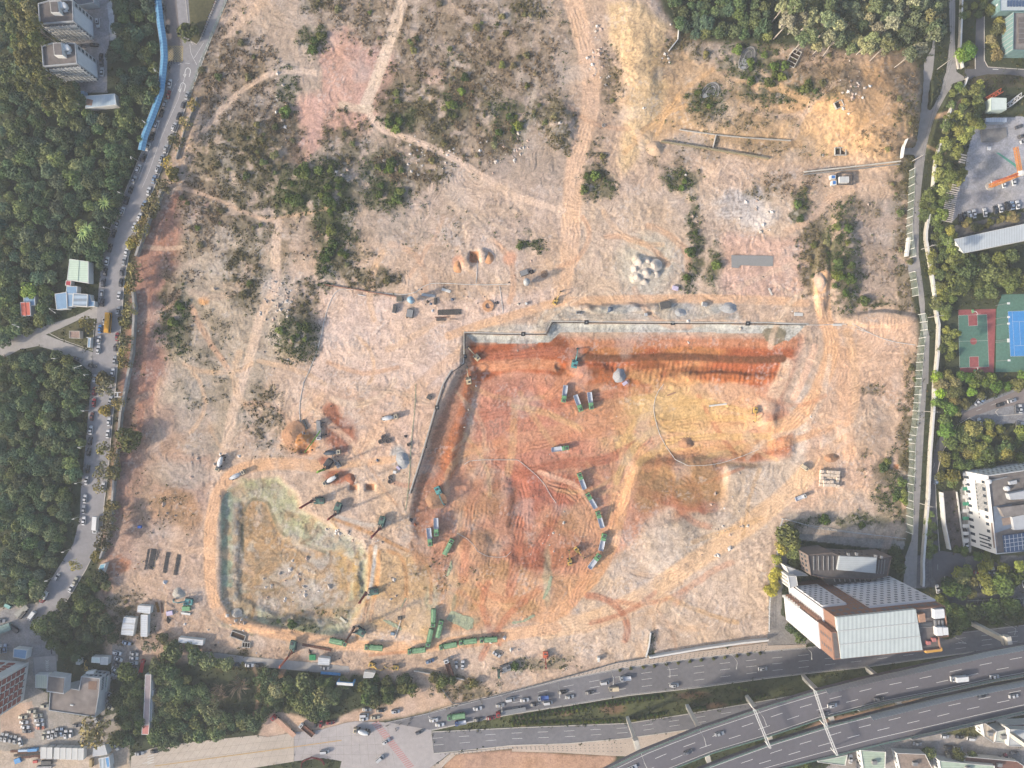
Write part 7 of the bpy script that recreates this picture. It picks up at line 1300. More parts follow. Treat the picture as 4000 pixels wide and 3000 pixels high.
def deck(A, B, lab, t0, z=VZ):
    n = 90; a = V3(resampn(A, n), z); b = V3(resampn(B, n), z); ctr = a[n//2]; t = thing('elevated_road', lab, 'elevated road', (ctr[0], ctr[1], 0)); sh = lambda L_, dz: [(x-ctr[0], y-ctr[1], zz+dz) for x, y, zz in L_]
    m = MB(); A0, B0, A1, B1 = sh(a, 0), sh(b, 0), sh(a, -1.9), sh(b, -1.9); m.strip(A0, B0); m.strip(B1, A1); m.strip(A1, A0); m.strip(B0, B1); m.build('deck', DECK, t)
    for nm, e, s in (('parapet', a, -1), ('parapet', b, 1)):
        e2 = [(p[0], p[1]) for p in e]; o_ = offs(e2, -s*-.25); i_ = offs(e2, s*.25); mb = MB(); X_ = lambda L_, zz: [(x-ctr[0], y-ctr[1], zz) for x, y in L_]
        mb.strip(X_(o_, z+.95), X_(i_, z+.95)); mb.strip(X_(o_, z+.01), X_(o_, z+.95)); mb.strip(X_(i_, z+.95), X_(i_, z+.01)); po = mb.build(nm, PARA, t)
        MB().tube([(x-ctr[0], y-ctr[1], z+1.15) for x, y in o_], .11, 5).build('barrier_rail', GREENR, po)
    mb = MB(); 
    def ln(f, w=.2, dash=None):
        L_ = [(p[0]*(1-f)+q_[0]*f-ctr[0], p[1]*(1-f)+q_[1]*f-ctr[1]) for p, q_ in zip(a, b)]
        L_ = resamp(L_, .5)
        if dash: rng_ = range(0, len(L_)-int(dash[0]*2), int((dash[0]+dash[1])*2)); segs = [(L_[k], L_[k+int(dash[0]*2)]) for k in rng_]
        else: segs = list(zip(L_[:-4:4], L_[4::4]))
        for (x1, y1), (x2, y2) in segs:
            d = math.hypot(x2-x1, y2-y1) or 1; nx, ny = -(y2-y1)/d*w/2, (x2-x1)/d*w/2; mb.quad((x1+nx,y1+ny,z+.02),(x2+nx,y2+ny,z+.02),(x2-nx,y2-ny,z+.02),(x1-nx,y1-ny,z+.02))
    for f, dsh in t0: ln(f, .22, dsh)
    mb.build('lane_markings', WHITE, t); return t, a, b, ctr
tn, na, nb, nc_ = deck(N1, N2, 'northern deck of the elevated road crossing the lower right corner', [(.16,None),(.94,None),(.42,(6,9)),(.68,(6,9))])
ts, sa, sb, sc_ = deck(M1, M2, 'southern deck of the elevated road at the bottom right', [(.10,None),(.80,None),(.33,(6,9)),(.56,(6,9))])
def screen(t, e, ctr, i0, i1, side, lab):
    o = MB(); e2 = offs([(p[0]-ctr[0], p[1]-ctr[1]) for p in e], side*.1)[i0:i1]
    q_ = resamp(e2, 1.6); inn = offs(q_, side*.9)
    for k in range(len(q_)-1): o.quad((*q_[k], VZ+1.2), (*q_[k+1], VZ+1.2), (*inn[k+1], VZ+4.0), (*inn[k], VZ+4.0))
    o.build('noise_screen', GLAZ, t); r_ = MB()
    for k in range(0, len(q_)-1): r_.beam((*q_[k], VZ+.9), (*inn[k], VZ+4.05), .16)
    r_.build('screen_posts', WALLG, t)
screen(tn, na, nc_, 44, 89, -1, ''); screen(tn, nb, nc_, 44, 89, 1, ''); screen(ts, sa, sc_, 44, 89, -1, ''); screen(ts, sb, sc_, 44, 89, 1, '')
PIER = mat('pier_concrete', (208,204,194), .9, .1, .6)
for k, (base, top) in enumerate([((1000,1232),(1100,1530)), ((1515,1128),(1590,1320)), ((2030,1048),(2112,1150)), ((2212+305,872),(2212+385,985)), ((2212+855,800),(2212+930,850)), ((2212+1760,405),(2212+1880,650)), ((2212+1990,1290),(2212+2010,1250))]):
    b = W(c(2,3,*base)[0], 0); tp = W(c(2,3,*top)[0], VZ-2); t = thing('viaduct_pier', 'concrete pier of the elevated road, %s from the left' % ORD[k+1], 'pier', (b[0], b[1], 0), R(14), 'piers of the elevated road')
    MB().box(-.9,.9,-1.3,1.3,-.3,VZ-7).build('column', PIER, t); dx, dy = tp[0]-b[0], tp[1]-b[1]; MB().box(-1.2,1.2,-2.2,2.2,VZ-7,VZ-4.5,-.3,-.5).build('pier_head', PIER, t); MB().box(-1.1,1.1,-15,3.0,VZ-4.4,VZ-1.95).build('crossbeam', PIER, t)
# gantries and lamps on the deck
def gantry(p0, p1, lab, z=VZ):
    a = Vector(W(c(2,3,*p0)[0], z+6)); b = Vector(W(c(2,3,*p1)[0], z+6)); t = thing('sign_gantry', lab, 'gantry', (a.x, a.y, z)); d = b-a; m = MB()
    for o in (-.5, .5):
        for h in (6, 7): m.beam((o, 0, h), (d.x+o, d.y, h), .16)
    n = int(d.length/1.5)
    for k in range(n): s = d*(k/n); e = d*((k+1)/n); m.beam((s.x-.5,s.y,7),(e.x+.5,e.y,7),.1); m.beam((s.x+.5,s.y,7),(s.x-.5,s.y,7),.1)
    m.build('truss', WALLW, t)
    for s in (0, 1): MB().beam((d.x*s, d.y*s, .2), (d.x*s, d.y*s, 7), .4).build('post', WALLW, t)
gantry((2090,1150),(2225,1480),'white lattice gantry across the northern deck'); gantry((2212+400,985),(2212+500,1290),'grey gantry over the northern deck near the noise screens'); gantry((2212+490,1290),(2212+590,1540),'grey gantry over the southern deck near the noise screens')
def lamp(i, j, base, tip, h, lab, group, z0=0, double=False):
    b = W(c(i, j, *base)[0], z0); tp = W(c(i, j, *tip)[0], z0+h); d = Vector((tp[0]-b[0], tp[1]-b[1], 0)); 
    if d.length > 4: d = d.normalized()*4
    t = thing('street_lamp', lab, 'street lamp', (b[0], b[1], z0), 0, group); MB().tube([(0,0,0),(0,0,h*.93),(d.x*.25,d.y*.25,h*.99),(d.x,d.y,h)], .13, 7, .07).build('pole', WALLW, t)
    u = d.normalized() if d.length > .1 else Vector((1,0,0)); MB().beam((d.x-u.x*.3,d.y-u.y*.3,h-.02),(d.x+u.x*.7,d.y+u.y*.7,h-.02),.34,.14).build('lamp_head', LAMP, t)
for k, (a, b) in enumerate([((398,920),(412,1045)), ((850,805),(875,930)), ((1325,740),(1365,865)), ((1890,670),(1940,795)), ((2512,592),(2590,712)), ((3815,520),(3824,565)), ((4227,395),(4345,500))]): lamp(2,3,a,b,11,'tall lamp on the north side of the upper frontage road, %s from the left' % ORD[k+1],'lamps of the frontage road')
for k, (a, b) in enumerate([((2125,1040),(2125,1165)), ((1510,1135),(1545,1240))]): lamp(1,3,a,b,11,['tall lamp above the red articulated lorry','tall lamp at the corner of the junction'][k],'lamps of the frontage road')
for k, (a, b) in enumerate([((1620,1325),(1675,1460)), ((2118,1150),(2195,1280)), ((1115,1530),(1165,1659))]): lamp(2,3,a,b,9,'lamp on the northern parapet of the elevated road, %s from the left' % ['second','third','first'][k],'lamps on the elevated road',VZ)
WLP = [(0,0,(1392,648),(1338,610)), (0,0,(1292,1084),(1245,1055)), (0,0,(1196,1392),(1130,1364)), (0,1,(1082,30),(1025,2)), (0,1,(966,326),(895,305)), (0,1,(506,1020),(470,1040)), (0,1,(826,1262),(755,1258)), (0,1,(803,1578),(725,1580)), (0,1,(525,1443),(466,1440)), (0,2,(776,226),(716,234)), (0,2,(746,535),(684,552)), (0,2,(721,842),(650,860)), (0,2,(697,1144),(630,1168)), (0,2,(609,1424),(540,1455)), (0,3,(466,10),(400,44)), (0,1,(190,1152),(170,1170)), (0,1,(716,1525),(700,1500))]
for k, (i, j, a, b) in enumerate(WLP): lamp(i,j,a,b,8,'white lamp on the west side of the curved road, %s from the north' % ORD[k+1] if k < 15 else ['lamp at the left end of the side road','lamp at the wood corner of the side road'][k-15],'lamps of the curved road')
# clipped shrubs in the median
tm_, cm_, _ = TP['shrub'][0]; nsh = 0
def srow(p, q_, n, lab, grp, r_=.95, col=(96,120,56)):
    lab0 = lab
    A, B = c(2,3,*p)[0], c(2,3,*q_)[0]
    for k in range(n):
        s = k/(n-1); u = (A[0]*(1-s)+B[0]*s+random.uniform(-2,2), A[1]*(1-s)+B[1]*s+random.uniform(-1.5,1.5)); lab = ORD[k+1]+' '+lab0; t = thing('clipped_shrub', lab, 'shrub', W(u, 0), random.random()*6, grp); t.scale = (r_, r_, r_*1.6); link('trunk', tm_, t); link('crown', TP['shrub'][k % 5][1], t, color=lc(*jit(col), .5))
SLN = iter(['upper dark row, left part','second row, left part','upper dark row, middle part','second row, middle part','bottom pale row','dark row just above the bottom row','dark short row right of the first pier','pale short row right of the first pier','tiny group right of the second pier','row right of the second pier','scattered pale group below the lamp road'])
for a, b, n, cl in [((10,1225),(620,1118),19,(84,112,52)), ((10,1258),(640,1148),17,(130,136,66)), ((650,1112),(1290,1025),20,(84,112,52)), ((700,1132),(1300,1050),15,(120,128,62)), ((10,1280),(950,1238),34,(124,132,62)), ((5,1256),(930,1256),20,(88,114,52)), ((1030,1225),(1310,1180),9,(84,110,54)), ((1060,1238),(1290,1195),7,(120,128,60)), ((1560,1140),(1660,1130),6,(88,110,54)), ((1880,1085),(2180,1035),9,(88,110,54)), ((1960,960),(2080,1000),5,(120,132,60))]: srow(a, b, n, 'median shrub from the left, '+next(SLN), 'clipped shrubs in the median', .95, cl)
for a, b, n in [((930,812),(2140,662),13)]: srow(a, b, n, 'young thin kerb tree from the left along the frontage road', 'young kerb trees', 1.0, (118,124,66))
# ------------------------------------------------------------------ walls and fences
def wall(i, j, uv, h, w, m, lab, name='wall', cat='wall', cap=None, z0=None):
    pts = c(i, j, *uv) if not isinstance(i, list) else i
    P_ = [W(p, 0)[:2] for p in pts]; zs = [gzm(p) for p in pts]; c0 = P_[0]; t = thing(name, lab, cat, (c0[0], c0[1], 0)); a = offs(P_, w/2); b = offs(P_, -w/2); m_ = MB()
    A = [(x-c0[0], y-c0[1], z+h) for (x, y), z in zip(a, zs)]; B = [(x-c0[0], y-c0[1], z+h) for (x, y), z in zip(b, zs)]; A0 = [(x, y, z-h-.5) for x, y, z in A]; B0 = [(x, y, z-h-.5) for x, y, z in B]
    m_.strip(A, B); m_.strip(A0, A); m_.strip(B, B0); m_.quad(A0[0], A[0], B[0], B0[0]); m_.quad(A0[-1], A[-1], B[-1], B0[-1]); m_.build('wall_body', m, t)
    if cap:
        a = offs(P_, w/2+.12); b = offs(P_, -w/2-.12); A = [(x-c0[0], y-c0[1], z+h+.12) for (x, y), z in zip(a, zs)]; B = [(x-c0[0], y-c0[1], z+h+.12) for (x, y), z in zip(b, zs)]; MB().strip(A, B).strip([(x,y,z-.12) for x,y,z in A], A).strip(B, [(x,y,z-.12) for x,y,z in B]).build('coping', cap, t)
    return t
GW = mat('grey_retaining_wall', (156,154,150), .9, .2, .6, n2=.2); PW = mat('pale_boundary_wall', (214,208,196), .9, .12, .6, n2=.15)
wall(c(0,1,1420,-40, 1375,100, 1320,200, 1240,420, 1190,560),0,0,2.6,1.2,GW,'long grey retaining wall, upper stretch east of the curved road'); wall(c(0,1,1165,860, 1180,1000, 1172,1150, 1160,1380, 1120,1600)+c(0,2,1090,100, 1060,250, 1045,420),0,0,2.6,1.2,GW,'long grey retaining wall, middle stretch east of the curved road'); wall(c(0,2,1030,560, 1005,760, 995,900, 975,1200, 935,1360, 880,1500),0,0,2.4,1.0,GW,'long grey retaining wall, lower stretch east of the curved road')
wall(c(0,0,1710,845, 1660,1000, 1600,1150, 1530,1380),0,0,1.6,.5,GW,'short grey wall behind the trees east of the road bend')
for uv, lab in [(c(3,0,1600,1,),'')]: pass
wall(c(3,0,1660,-40, 1652,200, 1645,380, 1640,480, 1665,600),0,0,2.2,.6,PW,'white boundary wall right of the perimeter road, northernmost stretch',cap=WALLW); wall(c(3,0,1705,682, 1680,750, 1635,815),0,0,2.2,.5,PW,'short curved white wall south of the estate gate',cap=WALLW)
wall(c(3,0,1570,910, 1530,1010, 1495,1140),0,0,2.2,.5,PW,'white boundary wall beside the trees, second stretch',cap=WALLW); wall(c(3,0,1465,1255, 1430,1400, 1405,1659)+c(3,1,1395,40),0,0,2.2,.6,PW,'white boundary wall beside the crane yard trees',cap=WALLW); wall(c(3,1,1375,200, 1350,340, 1348,420, 1385,620, 1420,860, 1440,1060, 1458,1150, 1450,1400, 1425,1659)+c(3,2,1415,200, 1385,600, 1368,980, 1345,1250, 1322,1540)+c(3,3,1325,0, 1320,80),0,0,2.4,.9,PW,'long white boundary wall running down the east side of the perimeter road',cap=WALLW)
wall(c(3,0,1130,1245, 1118,1300, 1122,1385),0,0,2.4,.5,WALLW,'white wall at the entrance below the ochre mound'); wall(c(3,0,302,1492, 700,1450, 1120,1408),0,0,1.6,.5,PW,'low double concrete wall north of the blue cabins'); wall(c(3,0,302,1512, 700,1470, 1120,1430),0,0,1.2,.4,GW,'second parallel low concrete wall north of the blue cabins')
wall(c(2,0,1285,1225, 1700,1290, 1950,1330)+c(3,0,0,1395-20),0,0,1.4,.7,mat('mossy_wall',(150,140,112),.9,.3,1),'old toothed retaining wall below the ochre field'); wall(c(2,0,1440,1125, 1600,1150, 1755,1172, 2000,1195)+c(3,0,190,1220),0,0,.9,.35,CONCM,'thin concrete kerb wall across the ochre field'); wall(c(2,0,1758,1170, 1730,1290),0,0,1.1,.4,CONCM,'short cross wall joining the two ochre field walls')
wall(c(2,0,1435,260, 1428,350, 1350,450),0,0,1.4,.4,WALLW,'thin white wall beside the wood at the top'); wall(c(2,3,1195,480, 1180,600, 1155,695),0,0,2,.4,WALLG,'short grey wall running to the road with bushes'); wall(c(2,3,1180,690, 1600,618, 2000,560, 2200,540),0,0,3,.9,WALLW,'white wall along the north sidewalk'); wall(c(2,3,1190,706, 1600,632, 2000,574, 2190,552),0,0,2,.25,mat('maroon_board',(74,44,50),.8,.2,1),'dark hoarding at the foot of the white wall')
wall(c(3,2,1478,930, 1500,1200, 1545,1420),0,0,3.5,.5,WALLW,'tall white wall west of the sunken court'); wall(c(3,2,1625,930, 1660,1200, 1690,1415),0,0,1,.4,WALLW,'low white wall along the foot of the office block')
wall(c(1,3,1365,812, 1560,845, 1800,888),0,0,1.5,.4,CONCM,'thin grey wall above the small trees'); wall(c(1,1,590,800, 900,850, 1215,905),0,0,.8,.4,mat('earth_kerb',(160,116,96),.9,.2,1),'low brown earth wall edging the levelled pink ground','earth_bank','earth bank')
wall(c(2,0,0+1,1,2,2),0,0,.1,.1,GW,'x') if False else None
def fence(pts, h, lab, m, cat='fence', step=2.8, rails=3, name='fence', pm=None, z0=None):
    P_ = resamp([W(p, 0)[:2] for p in pts], step); c0 = P_[0]; t = thing(name, lab, cat, (c0[0], c0[1], 0)); pm = pm or WALLW
    zz = [gz((2000+x/S, 1500-y/S)) if z0 is None else z0 for x, y in P_]
    for k, ((x, y), z) in enumerate(zip(P_, zz)):
        if k < 90: MB().beam((x-c0[0], y-c0[1], z-.2), (x-c0[0], y-c0[1], z+h), .22).build('post', pm, t)
    for r_ in range(rails): hh = h*(r_+1)/rails; MB().tube([(x-c0[0], y-c0[1], z+hh-.1) for (x, y), z in zip(P_, zz)], .09, 4).build('rail', m, t)
    return t
fence(c(3,0,1215,1480, 1210,1659)+c(3,1,1205,100, 1190,300, 1195,400, 1225,580),6,'tall green noise fence with white posts, northern stretch beside the perimeter road',MESH,step=4.2,rails=6)
fence(c(3,1,1215,700, 1235,820, 1255,970),6,'tall green noise fence with white posts, short middle stretch',MESH,step=4.2,rails=6); fence(c(3,1,1290,1060, 1320,1180, 1290,1320, 1270,1560, 1262,1659)+c(3,2,1265,40, 1240,300, 1210,500, 1212,700, 1195,900, 1190,1340),6.5,'tall green noise fence with white posts, long southern stretch',MESH,step=4.3,rails=6)
fence(c(3,2,150,1165, 400,1240, 700,1280, 1000,1310, 1190,1335),1.8,'white post fence along the north edge of the low dark block',WALLG,step=4,rails=2); fence(c(3,2,120,1165, 100,1220, 60,1560, 35,1659)+c(3,3,10,200, 0,520),2,'thin white fence along the yellow trees',WALLG,step=4,rails=3)
fence(c(0,0,1975,-20, 1920,120, 1830,330, 1740,560, 1690,700, 1640,830),2.4,'green mesh fence along the east side of the northern road',MESH,step=3,rails=3,pm=MESH); fence(c(1,3,1600,960, 1710,1108, 1860,1085, 2212,995)+c(2,3,300,915, 700,805, 900,745, 1160,705),1.2,'grey railing along the back of the north sidewalk',STEEL,step=5,rails=3,pm=STEEL)
fence(c(1,3,600-120,1560, 560,1572, 595,1600, 590,1659),1.8,'maroon hoarding round the sandy plot at the bottom',MAROON,step=3,rails=6,pm=MAROON); fence(c(1,3,480,1562, 400,1592, 395,1659),1.8,'short maroon hoarding left of the sandy plot',MAROON,step=3,rails=6,pm=MAROON)
# blue canopy walkway
bl = c(0,0,1360,-60, 1362,0, 1385,200, 1408,350, 1418,480, 1405,640, 1385,800, 1330,960, 1245,1180, 1220,1300); P_ = resamp([W(p, 3)[:2] for p in bl], 1.6); c0 = P_[len(P_)//2]; t = thing('covered_walkway', 'long curved walkway with ribbed blue canopy beside the road', 'covered walkway', (c0[0], c0[1], 0)); A = offs(P_, 1.9); B = offs(P_, -1.9)
a3 = [(x-c0[0], y-c0[1], 2.8) for x, y in A]; b3 = [(x-c0[0], y-c0[1], 2.8) for x, y in B]; m3 = [(x-c0[0], y-c0[1], 3.5) for x, y in P_]; BC = mat('canopy_blue', (84,142,182), .5, .15, 1, spec=.5); MB().strip(a3, m3).strip(m3, b3).build('canopy', BC, t)
rb = MB()
for k in range(len(P_)): rb.beam(a3[k], m3[k], .14).beam(m3[k], b3[k], .14)
rb.build('canopy_ribs', mat('pale_blue_rib', (130,186,214), .5, .1, 1), t); MB().tube(b3, .12, 5).build('gutter', WALLG, t)
for k in range(0, len(P_), 6): MB().cyl(b3[k][0], b3[k][1], 0, 2.8, .08, n=6).cyl(a3[k][0], a3[k][1], 0, 2.8, .08, n=6).build('post', STEEL, t)
# power poles and wires
PP = [(3,0,(1460,600),(1560,550)), (3,0,(1232,1400),(1330,1355)), (3,1,(1325,495),(1430,462)), (3,1,(1382,1085),(1500,1070)), (3,2,(1350,235),(1455,245)), (3,2,(1310,1030),(1415,1060))]; tops = []
for k, (i, j, a, b) in enumerate(PP):
    w0 = W(c(i,j,*a)[0], 0); t = thing('power_pole', 'concrete power pole with crossarms, %s from the north along the perimeter road' % ORD[k+1], 'power pole', (w0[0], w0[1], 0), 0, 'power poles'); MB().cyl(0,0,0,11.5,.22,.14,10).build('pole', CONCM, t)
    for z, l in ((11.2, 2.6), (10.0, 2.2)): MB().box(-l/2,l/2,-.08,.08,z,z+.16).build('crossarm', STEEL, t)
    for x in (-1.2, 0, 1.2): MB().cyl(x,0,11.36,11.6,.07,n=6).build('insulator', WALLW, t)
    tops.append((w0[0], w0[1]))
tops = [(tops[0][0]+3, tops[0][1]+70)]+tops+[(tops[-1][0]-1, tops[-1][1]-75)]
for s in (-1.2, 0, 1.2):
    pts = []
    for (x0, y0), (x1, y1) in zip(tops[:-1], tops[1:]):
        for q_ in range(8): f = q_/8; pts.append((x0+(x1-x0)*f+s, y0+(y1-y0)*f, 11.5-1.2*4*f*(1-f)))
    tag(MB().tube(pts, .04, 4).build('power_line', DSTEEL), {-1.2: 'western', 0: 'middle', 1.2: 'eastern'}[s]+' one of three thin power lines along the perimeter road', 'power line', 'power lines')
# ------------------------------------------------------------------ hoses, pipes and the drain along the excavation rim
def hose(i, j, uv, r_, m, lab, name='hose', cat='hose', dz=.15, sm=1):
    pts = c(i, j, *uv) if not isinstance(i, list) else i
    pts = resamp(smooth(pts, sm), 9); P3 = [G(p, dz) for p in pts]; return tag(MB().tube(P3, r_, 5).build(name, m), lab, cat)
HW = mat('white_hose', (222,222,218), .7, .1, 1)
hose(1,1,(405,1659, 480,1500, 560,1270, 590,1100, 640,940, 700,845, 780,835, 1100,875, 1350,890, 1470,795, 1600,785, 1900,805, 2212,795),.14,HW,'long white hose looping round the levelled pink ground'); hose(1,1,(1915,592,1908,700,1900,802),.14,HW,'white hose running south from the square pit'); hose(1,1,(2105,812,2120,920,2135,1050),.12,HW,'short white hose near the sand ring'); hose(1,2,(410,0,378,150,375,280,395,400,410,450),.14,HW,'white hose down to the square pit by the crane')
hose(c(1,2,1800,695,1860,655)+c(2,2,30,655,60,658,270,840,330,960,390,1040),0,0,.13,HW,'white hose across the red ground in mid pit'); hose(2,2,(1310,0,1250,80,1220,200,1240,320,1290,480,1450,710,1750,700,1950,640,2130,565),.13,HW,'white hose winding through the yellow ground of the pit'); hose(3,1,(0,1130,200,1140,380,1152,690,1140),.15,HW,'white hose from the pit rim across the road head'); hose(3,1,(730,1140,880,1220,1050,1290,1290,1325),.15,HW,'white hose running to the green fence'); hose(3,1,(760,1180,900,1225),.12,HW,'second shorter white hose beside the one to the fence')
hose(1,2,(1740,1290,1850,1350,1940,1480,2150,1505,2212,1440),.1,HW,'thin white line on the brown ground in the south of the pit'); hose(1,2,(1380,0,1375,200,1340,500,1330,760,1300,1050,1290,1100),.09,mat('green_cord',(120,170,130),.8,.1,1),'thin green cord west of the pit rim','cord','cord')
hose(3,2,(110,1160,400,1230,700,1275,900,1300),.12,HW,'white pipe along the scrub at the north of the low dark block'); 
RM = c(1,1,1805,1400, 1808,1225, 2212,1232)+c(2,1,300,1230, 350,1128, 1000,1135, 2212,1142)+c(3,1,350,1150)
hose(RM,0,0,.22,mat('black_pipe',(60,60,62),.6,.1,1),'black pipe along the north rim of the excavation','rim_pipe','pipe',.25,0); hose(c(1,1,1805,1430, 1805,1480, 1690,1560, 1630,1659)+c(1,2,1630,20, 1565,205, 1440,640, 1340,950),0,0,.22,MATS['black_pipe'],'black pipe along the west rim of the excavation','rim_pipe','pipe',.25,0)
RM2 = c(1,1,1795,1400, 1797,1212, 2212,1222)+c(2,1,290,1218, 340,1116, 1000,1122, 2212,1128)+c(3,1,350,1140)
wall(RM2,0,0,.35,.6,mat('rim_concrete',(190,186,178),.9,.15,1),'pale concrete drain kerb along the north rim of the excavation','drain_kerb','kerb'); wall(c(1,1,1792,1430, 1792,1475, 1680,1550, 1615,1659)+c(1,2,1615,0, 1550,205, 1425,640, 1325,950),0,0,.35,.6,MATS['rim_concrete'],'pale concrete drain kerb along the west rim of the excavation','drain_kerb','kerb')
for k, (i, j, u, v) in enumerate([(2,1,643,1127),(2,1,1388,1132),(2,1,2035,1137),(2,1,97,1228),(1,1,1805,1420),(1,2,1565,203)]):
    p = c(i,j,u,v)[0]; t = thing('drain_box', 'square black drain box on the excavation rim, ' + ['above the shotcrete step','at the middle of the north rim','near the east end of the north rim','left of the shotcrete step','at the north-west corner','on the west rim'][k], 'drain box', G(p, .1)); MB().box(-1.1,1.1,-1.1,1.1,0,.6).build('box', mat('black_box',(44,44,46),.7,.1,1), t); MB().box(-.4,.4,-.4,.4,.6,.7).build('lid', STEEL, t)
# ------------------------------------------------------------------ objects standing on the site
def heap(i, j, u, v, r_, h, m, lab, cat='heap', sy=1.0, seed=1, name='soil_heap', rot=0):
    p = c(i,j,u,v)[0]; rr = np.random.default_rng(seed); n = 30; vs = []; fs = []; z = gzm(p, 10)
    for k in range(12):
        f = k/11
        for q_ in range(n):
            a = 6.283*q_/n; rd = r_*f*(1+.22*math.cos(a-seed))*(1+.07*math.sin(2*a+seed)+.05*math.sin(3*a+seed*2)+.06*rr.random()); zz = h*.8*(math.cos(f*math.pi)*.5+.5)*(1+.07*math.sin(3*a+seed))+.28*rr.random()*(1-f)*h*.5; vs.append((rd*math.cos(a), rd*math.sin(a)*sy, zz-.35*f*f))
    for k in range(11):
        for q_ in range(n): fs.append((k*n+q_, (k+1)*n+q_, (k+1)*n+(q_+1) % n, k*n+(q_+1) % n))
    o = MB().add(vs, fs).build(name, m, None, W(p, z)); o.data.shade_smooth(); o.rotation_euler = (0,0,rot); return tag(o, lab, cat)
SAND = mat('pale_sand', (206,196,184), .95, .15, .8, bump=.4); GRAV = mat('grey_gravel', (168,170,172), .95, .2, 1.5, bump=.4); REDS = mat('red_soil', (166,106,80), .95, .25, 1, bump=.4); TANS = mat('tan_soil', (206,156,116), .95, .2, 1, bump=.4); OCH = mat('orange_soil', (182,140,108), .95, .25, 1, bump=.4)
heap(2,1,930,1595,3.9,2.6,GRAV,'grey gravel heap at the foot of the orange bank','gravel heap',1.35,2); heap(1,2,1275,650,4.2,2.0,GRAV,'grey gravel heap beside the excavation rim','gravel heap',1.2,3)
for k, (u, v, r_, h, sy) in enumerate([(1105,600,4.2,2.4,.9),(1160,690,5,3,.8),(1065,660,4.5,2.5,1.2),(1230,640,4.8,2.6,1.1),(1085,740,4.6,2.4,1),(1180,600,3.8,2.2,.9),(1250,700,4,2.2,.8),(1145,765,4,2,.8)]): heap(2,1,u,v,r_*.68,h*.75,SAND,'pale sand heap in the cluster on grey ground, ' + ['top left','centre','far left','upper right','lower left','top middle','far right','bottom'][k],'sand heap',sy,k+4)
heap(1,2,825,820,3.4,1.4,REDS,'red soil heap beside two square holes','soil heap',1,9); heap(1,1,2015,560,2.9,1.3,TANS,'tan soil heap right of the square pit','soil heap',1.1,10); heap(1,1,1745,640,3.0,1.3,TANS,'tan soil heap left of the square pit','soil heap',1.2,11); heap(1,2,310,430,6.0,1.6,OCH,'orange soil heap left of the crane','soil heap',1.1,12); heap(1,2,1530,1030,5.5,1.6,OCH,'orange soil heap below the teal excavator','soil heap',1,13); heap(2,2,1510,520,4.5,2,OCH,'small orange heap near the south edge of the yellow ground','soil heap',.8,14); heap(2,0,1245,1290,5.5,2.5,mat('pinkbeige_soil',(206,178,150),.95,.15,1),'rounded beige heap at the end of the ochre track','soil heap',.9,15); heap(3,1,470,770,3.6,1.6,mat('pale_pink_soil',(214,184,160),.95,.2,1),'pinkish heap between the bushes at the east track','soil heap',1.3,16); heap(0,3,1545,140,4,1.4,mat('scrap_grey',(176,172,164),.9,.35,2),'pale scrap heap above the teal excavator','scrap heap',.9,17); heap(0,3,2030,330,3.6,1,MATS['scrap_grey'],'pale scrap heap at the corner of the netted pit','scrap heap',.9,18); heap(3,2,535,640,5,1.8,OCH,'orange heap above the bag stack','soil heap',.6,19); heap(2,1,1450,1050,4,1.4,GRAV,'low grey heap north of the rim','gravel heap',.7,20); heap(2,1,1880,1010,5,1.6,GRAV,'pale grey heap at the east end of the grey strip','gravel heap',.8,21)
# stack of white bags
p = c(3,2,525,815)[0]; t = thing('bag_stack', 'big stack of cream-white bulk bags on the haul road', 'stack of bags', G(p), R(-3)); BAGM = mat('bulk_bag', (226,208,188), .9, .12, 1.5)
for ly in range(2):
    for a_ in range(6):
        for b_ in range(5):
            if ly == 1 and random.random() < .2: continue
            x = (a_-2.5)*1.72+random.uniform(-.12,.12); y = (b_-2)*1.75+random.uniform(-.12,.12); MB().box(x-.86,x+.86,y-.86,y+.86,ly*1.0,ly*1.0+.85+.15*random.random(),.12,.12).build('bag', BAGM, t)
# concrete slab
p = c(2,1,1892,592)[0]; o = MB().prism([W(q_, .25+gzm(p))[:2] for q_ in c(2,1,1897,545, 2212,550)+c(3,1,46,556, 42,640, 0,642)+c(2,1,1975,632, 1955,658, 1897,652)], -1, gzm(c(2,1,2100,590)[0])+.35).build('concrete_slab', mat('slab_grey',(150,150,148),.9,.06,1)); tag(o, 'flat grey concrete slab on the pink ground', 'concrete slab')
# silos, generator, tanks
def silo(i, j, u, v, lab, m):
    b = W(c(i,j,u,v)[0], 8.5); z = gzm(c(i,j,u,v)[0]); t = thing('cement_silo', lab, 'cement silo', (b[0], b[1], z)); MB().cyl(0,0,3,8.2,1.7,n=24).cyl(0,0,8.2,9,1.7,.5,24).cyl(0,0,1.2,3,.4,1.7,24).build('tank', m, t)
    for a_ in range(4): x, y = 1.5*math.cos(a_*1.57+.78), 1.5*math.sin(a_*1.57+.78); MB().beam((x,y,0),(x,y,3.4),.18).build('leg', STEEL, t)
    MB().box(.9,1.5,-.3,.3,8.2,9.4,.1,.1).build('filter_box', STEEL, t); MB().beam((1.75,0,.2),(1.75,0,8.4),.25,.12).build('ladder', STEEL, t)
silo(1,1,1332,928,'pale blue cement silo beside the levelled pink ground',mat('silo_blue',(150,186,206),.5,.1,1)); silo(2,1,127,772,'grey cement silo with dirty mixer pit north of the haul road',mat('silo_grey',(176,180,180),.5,.1,1))
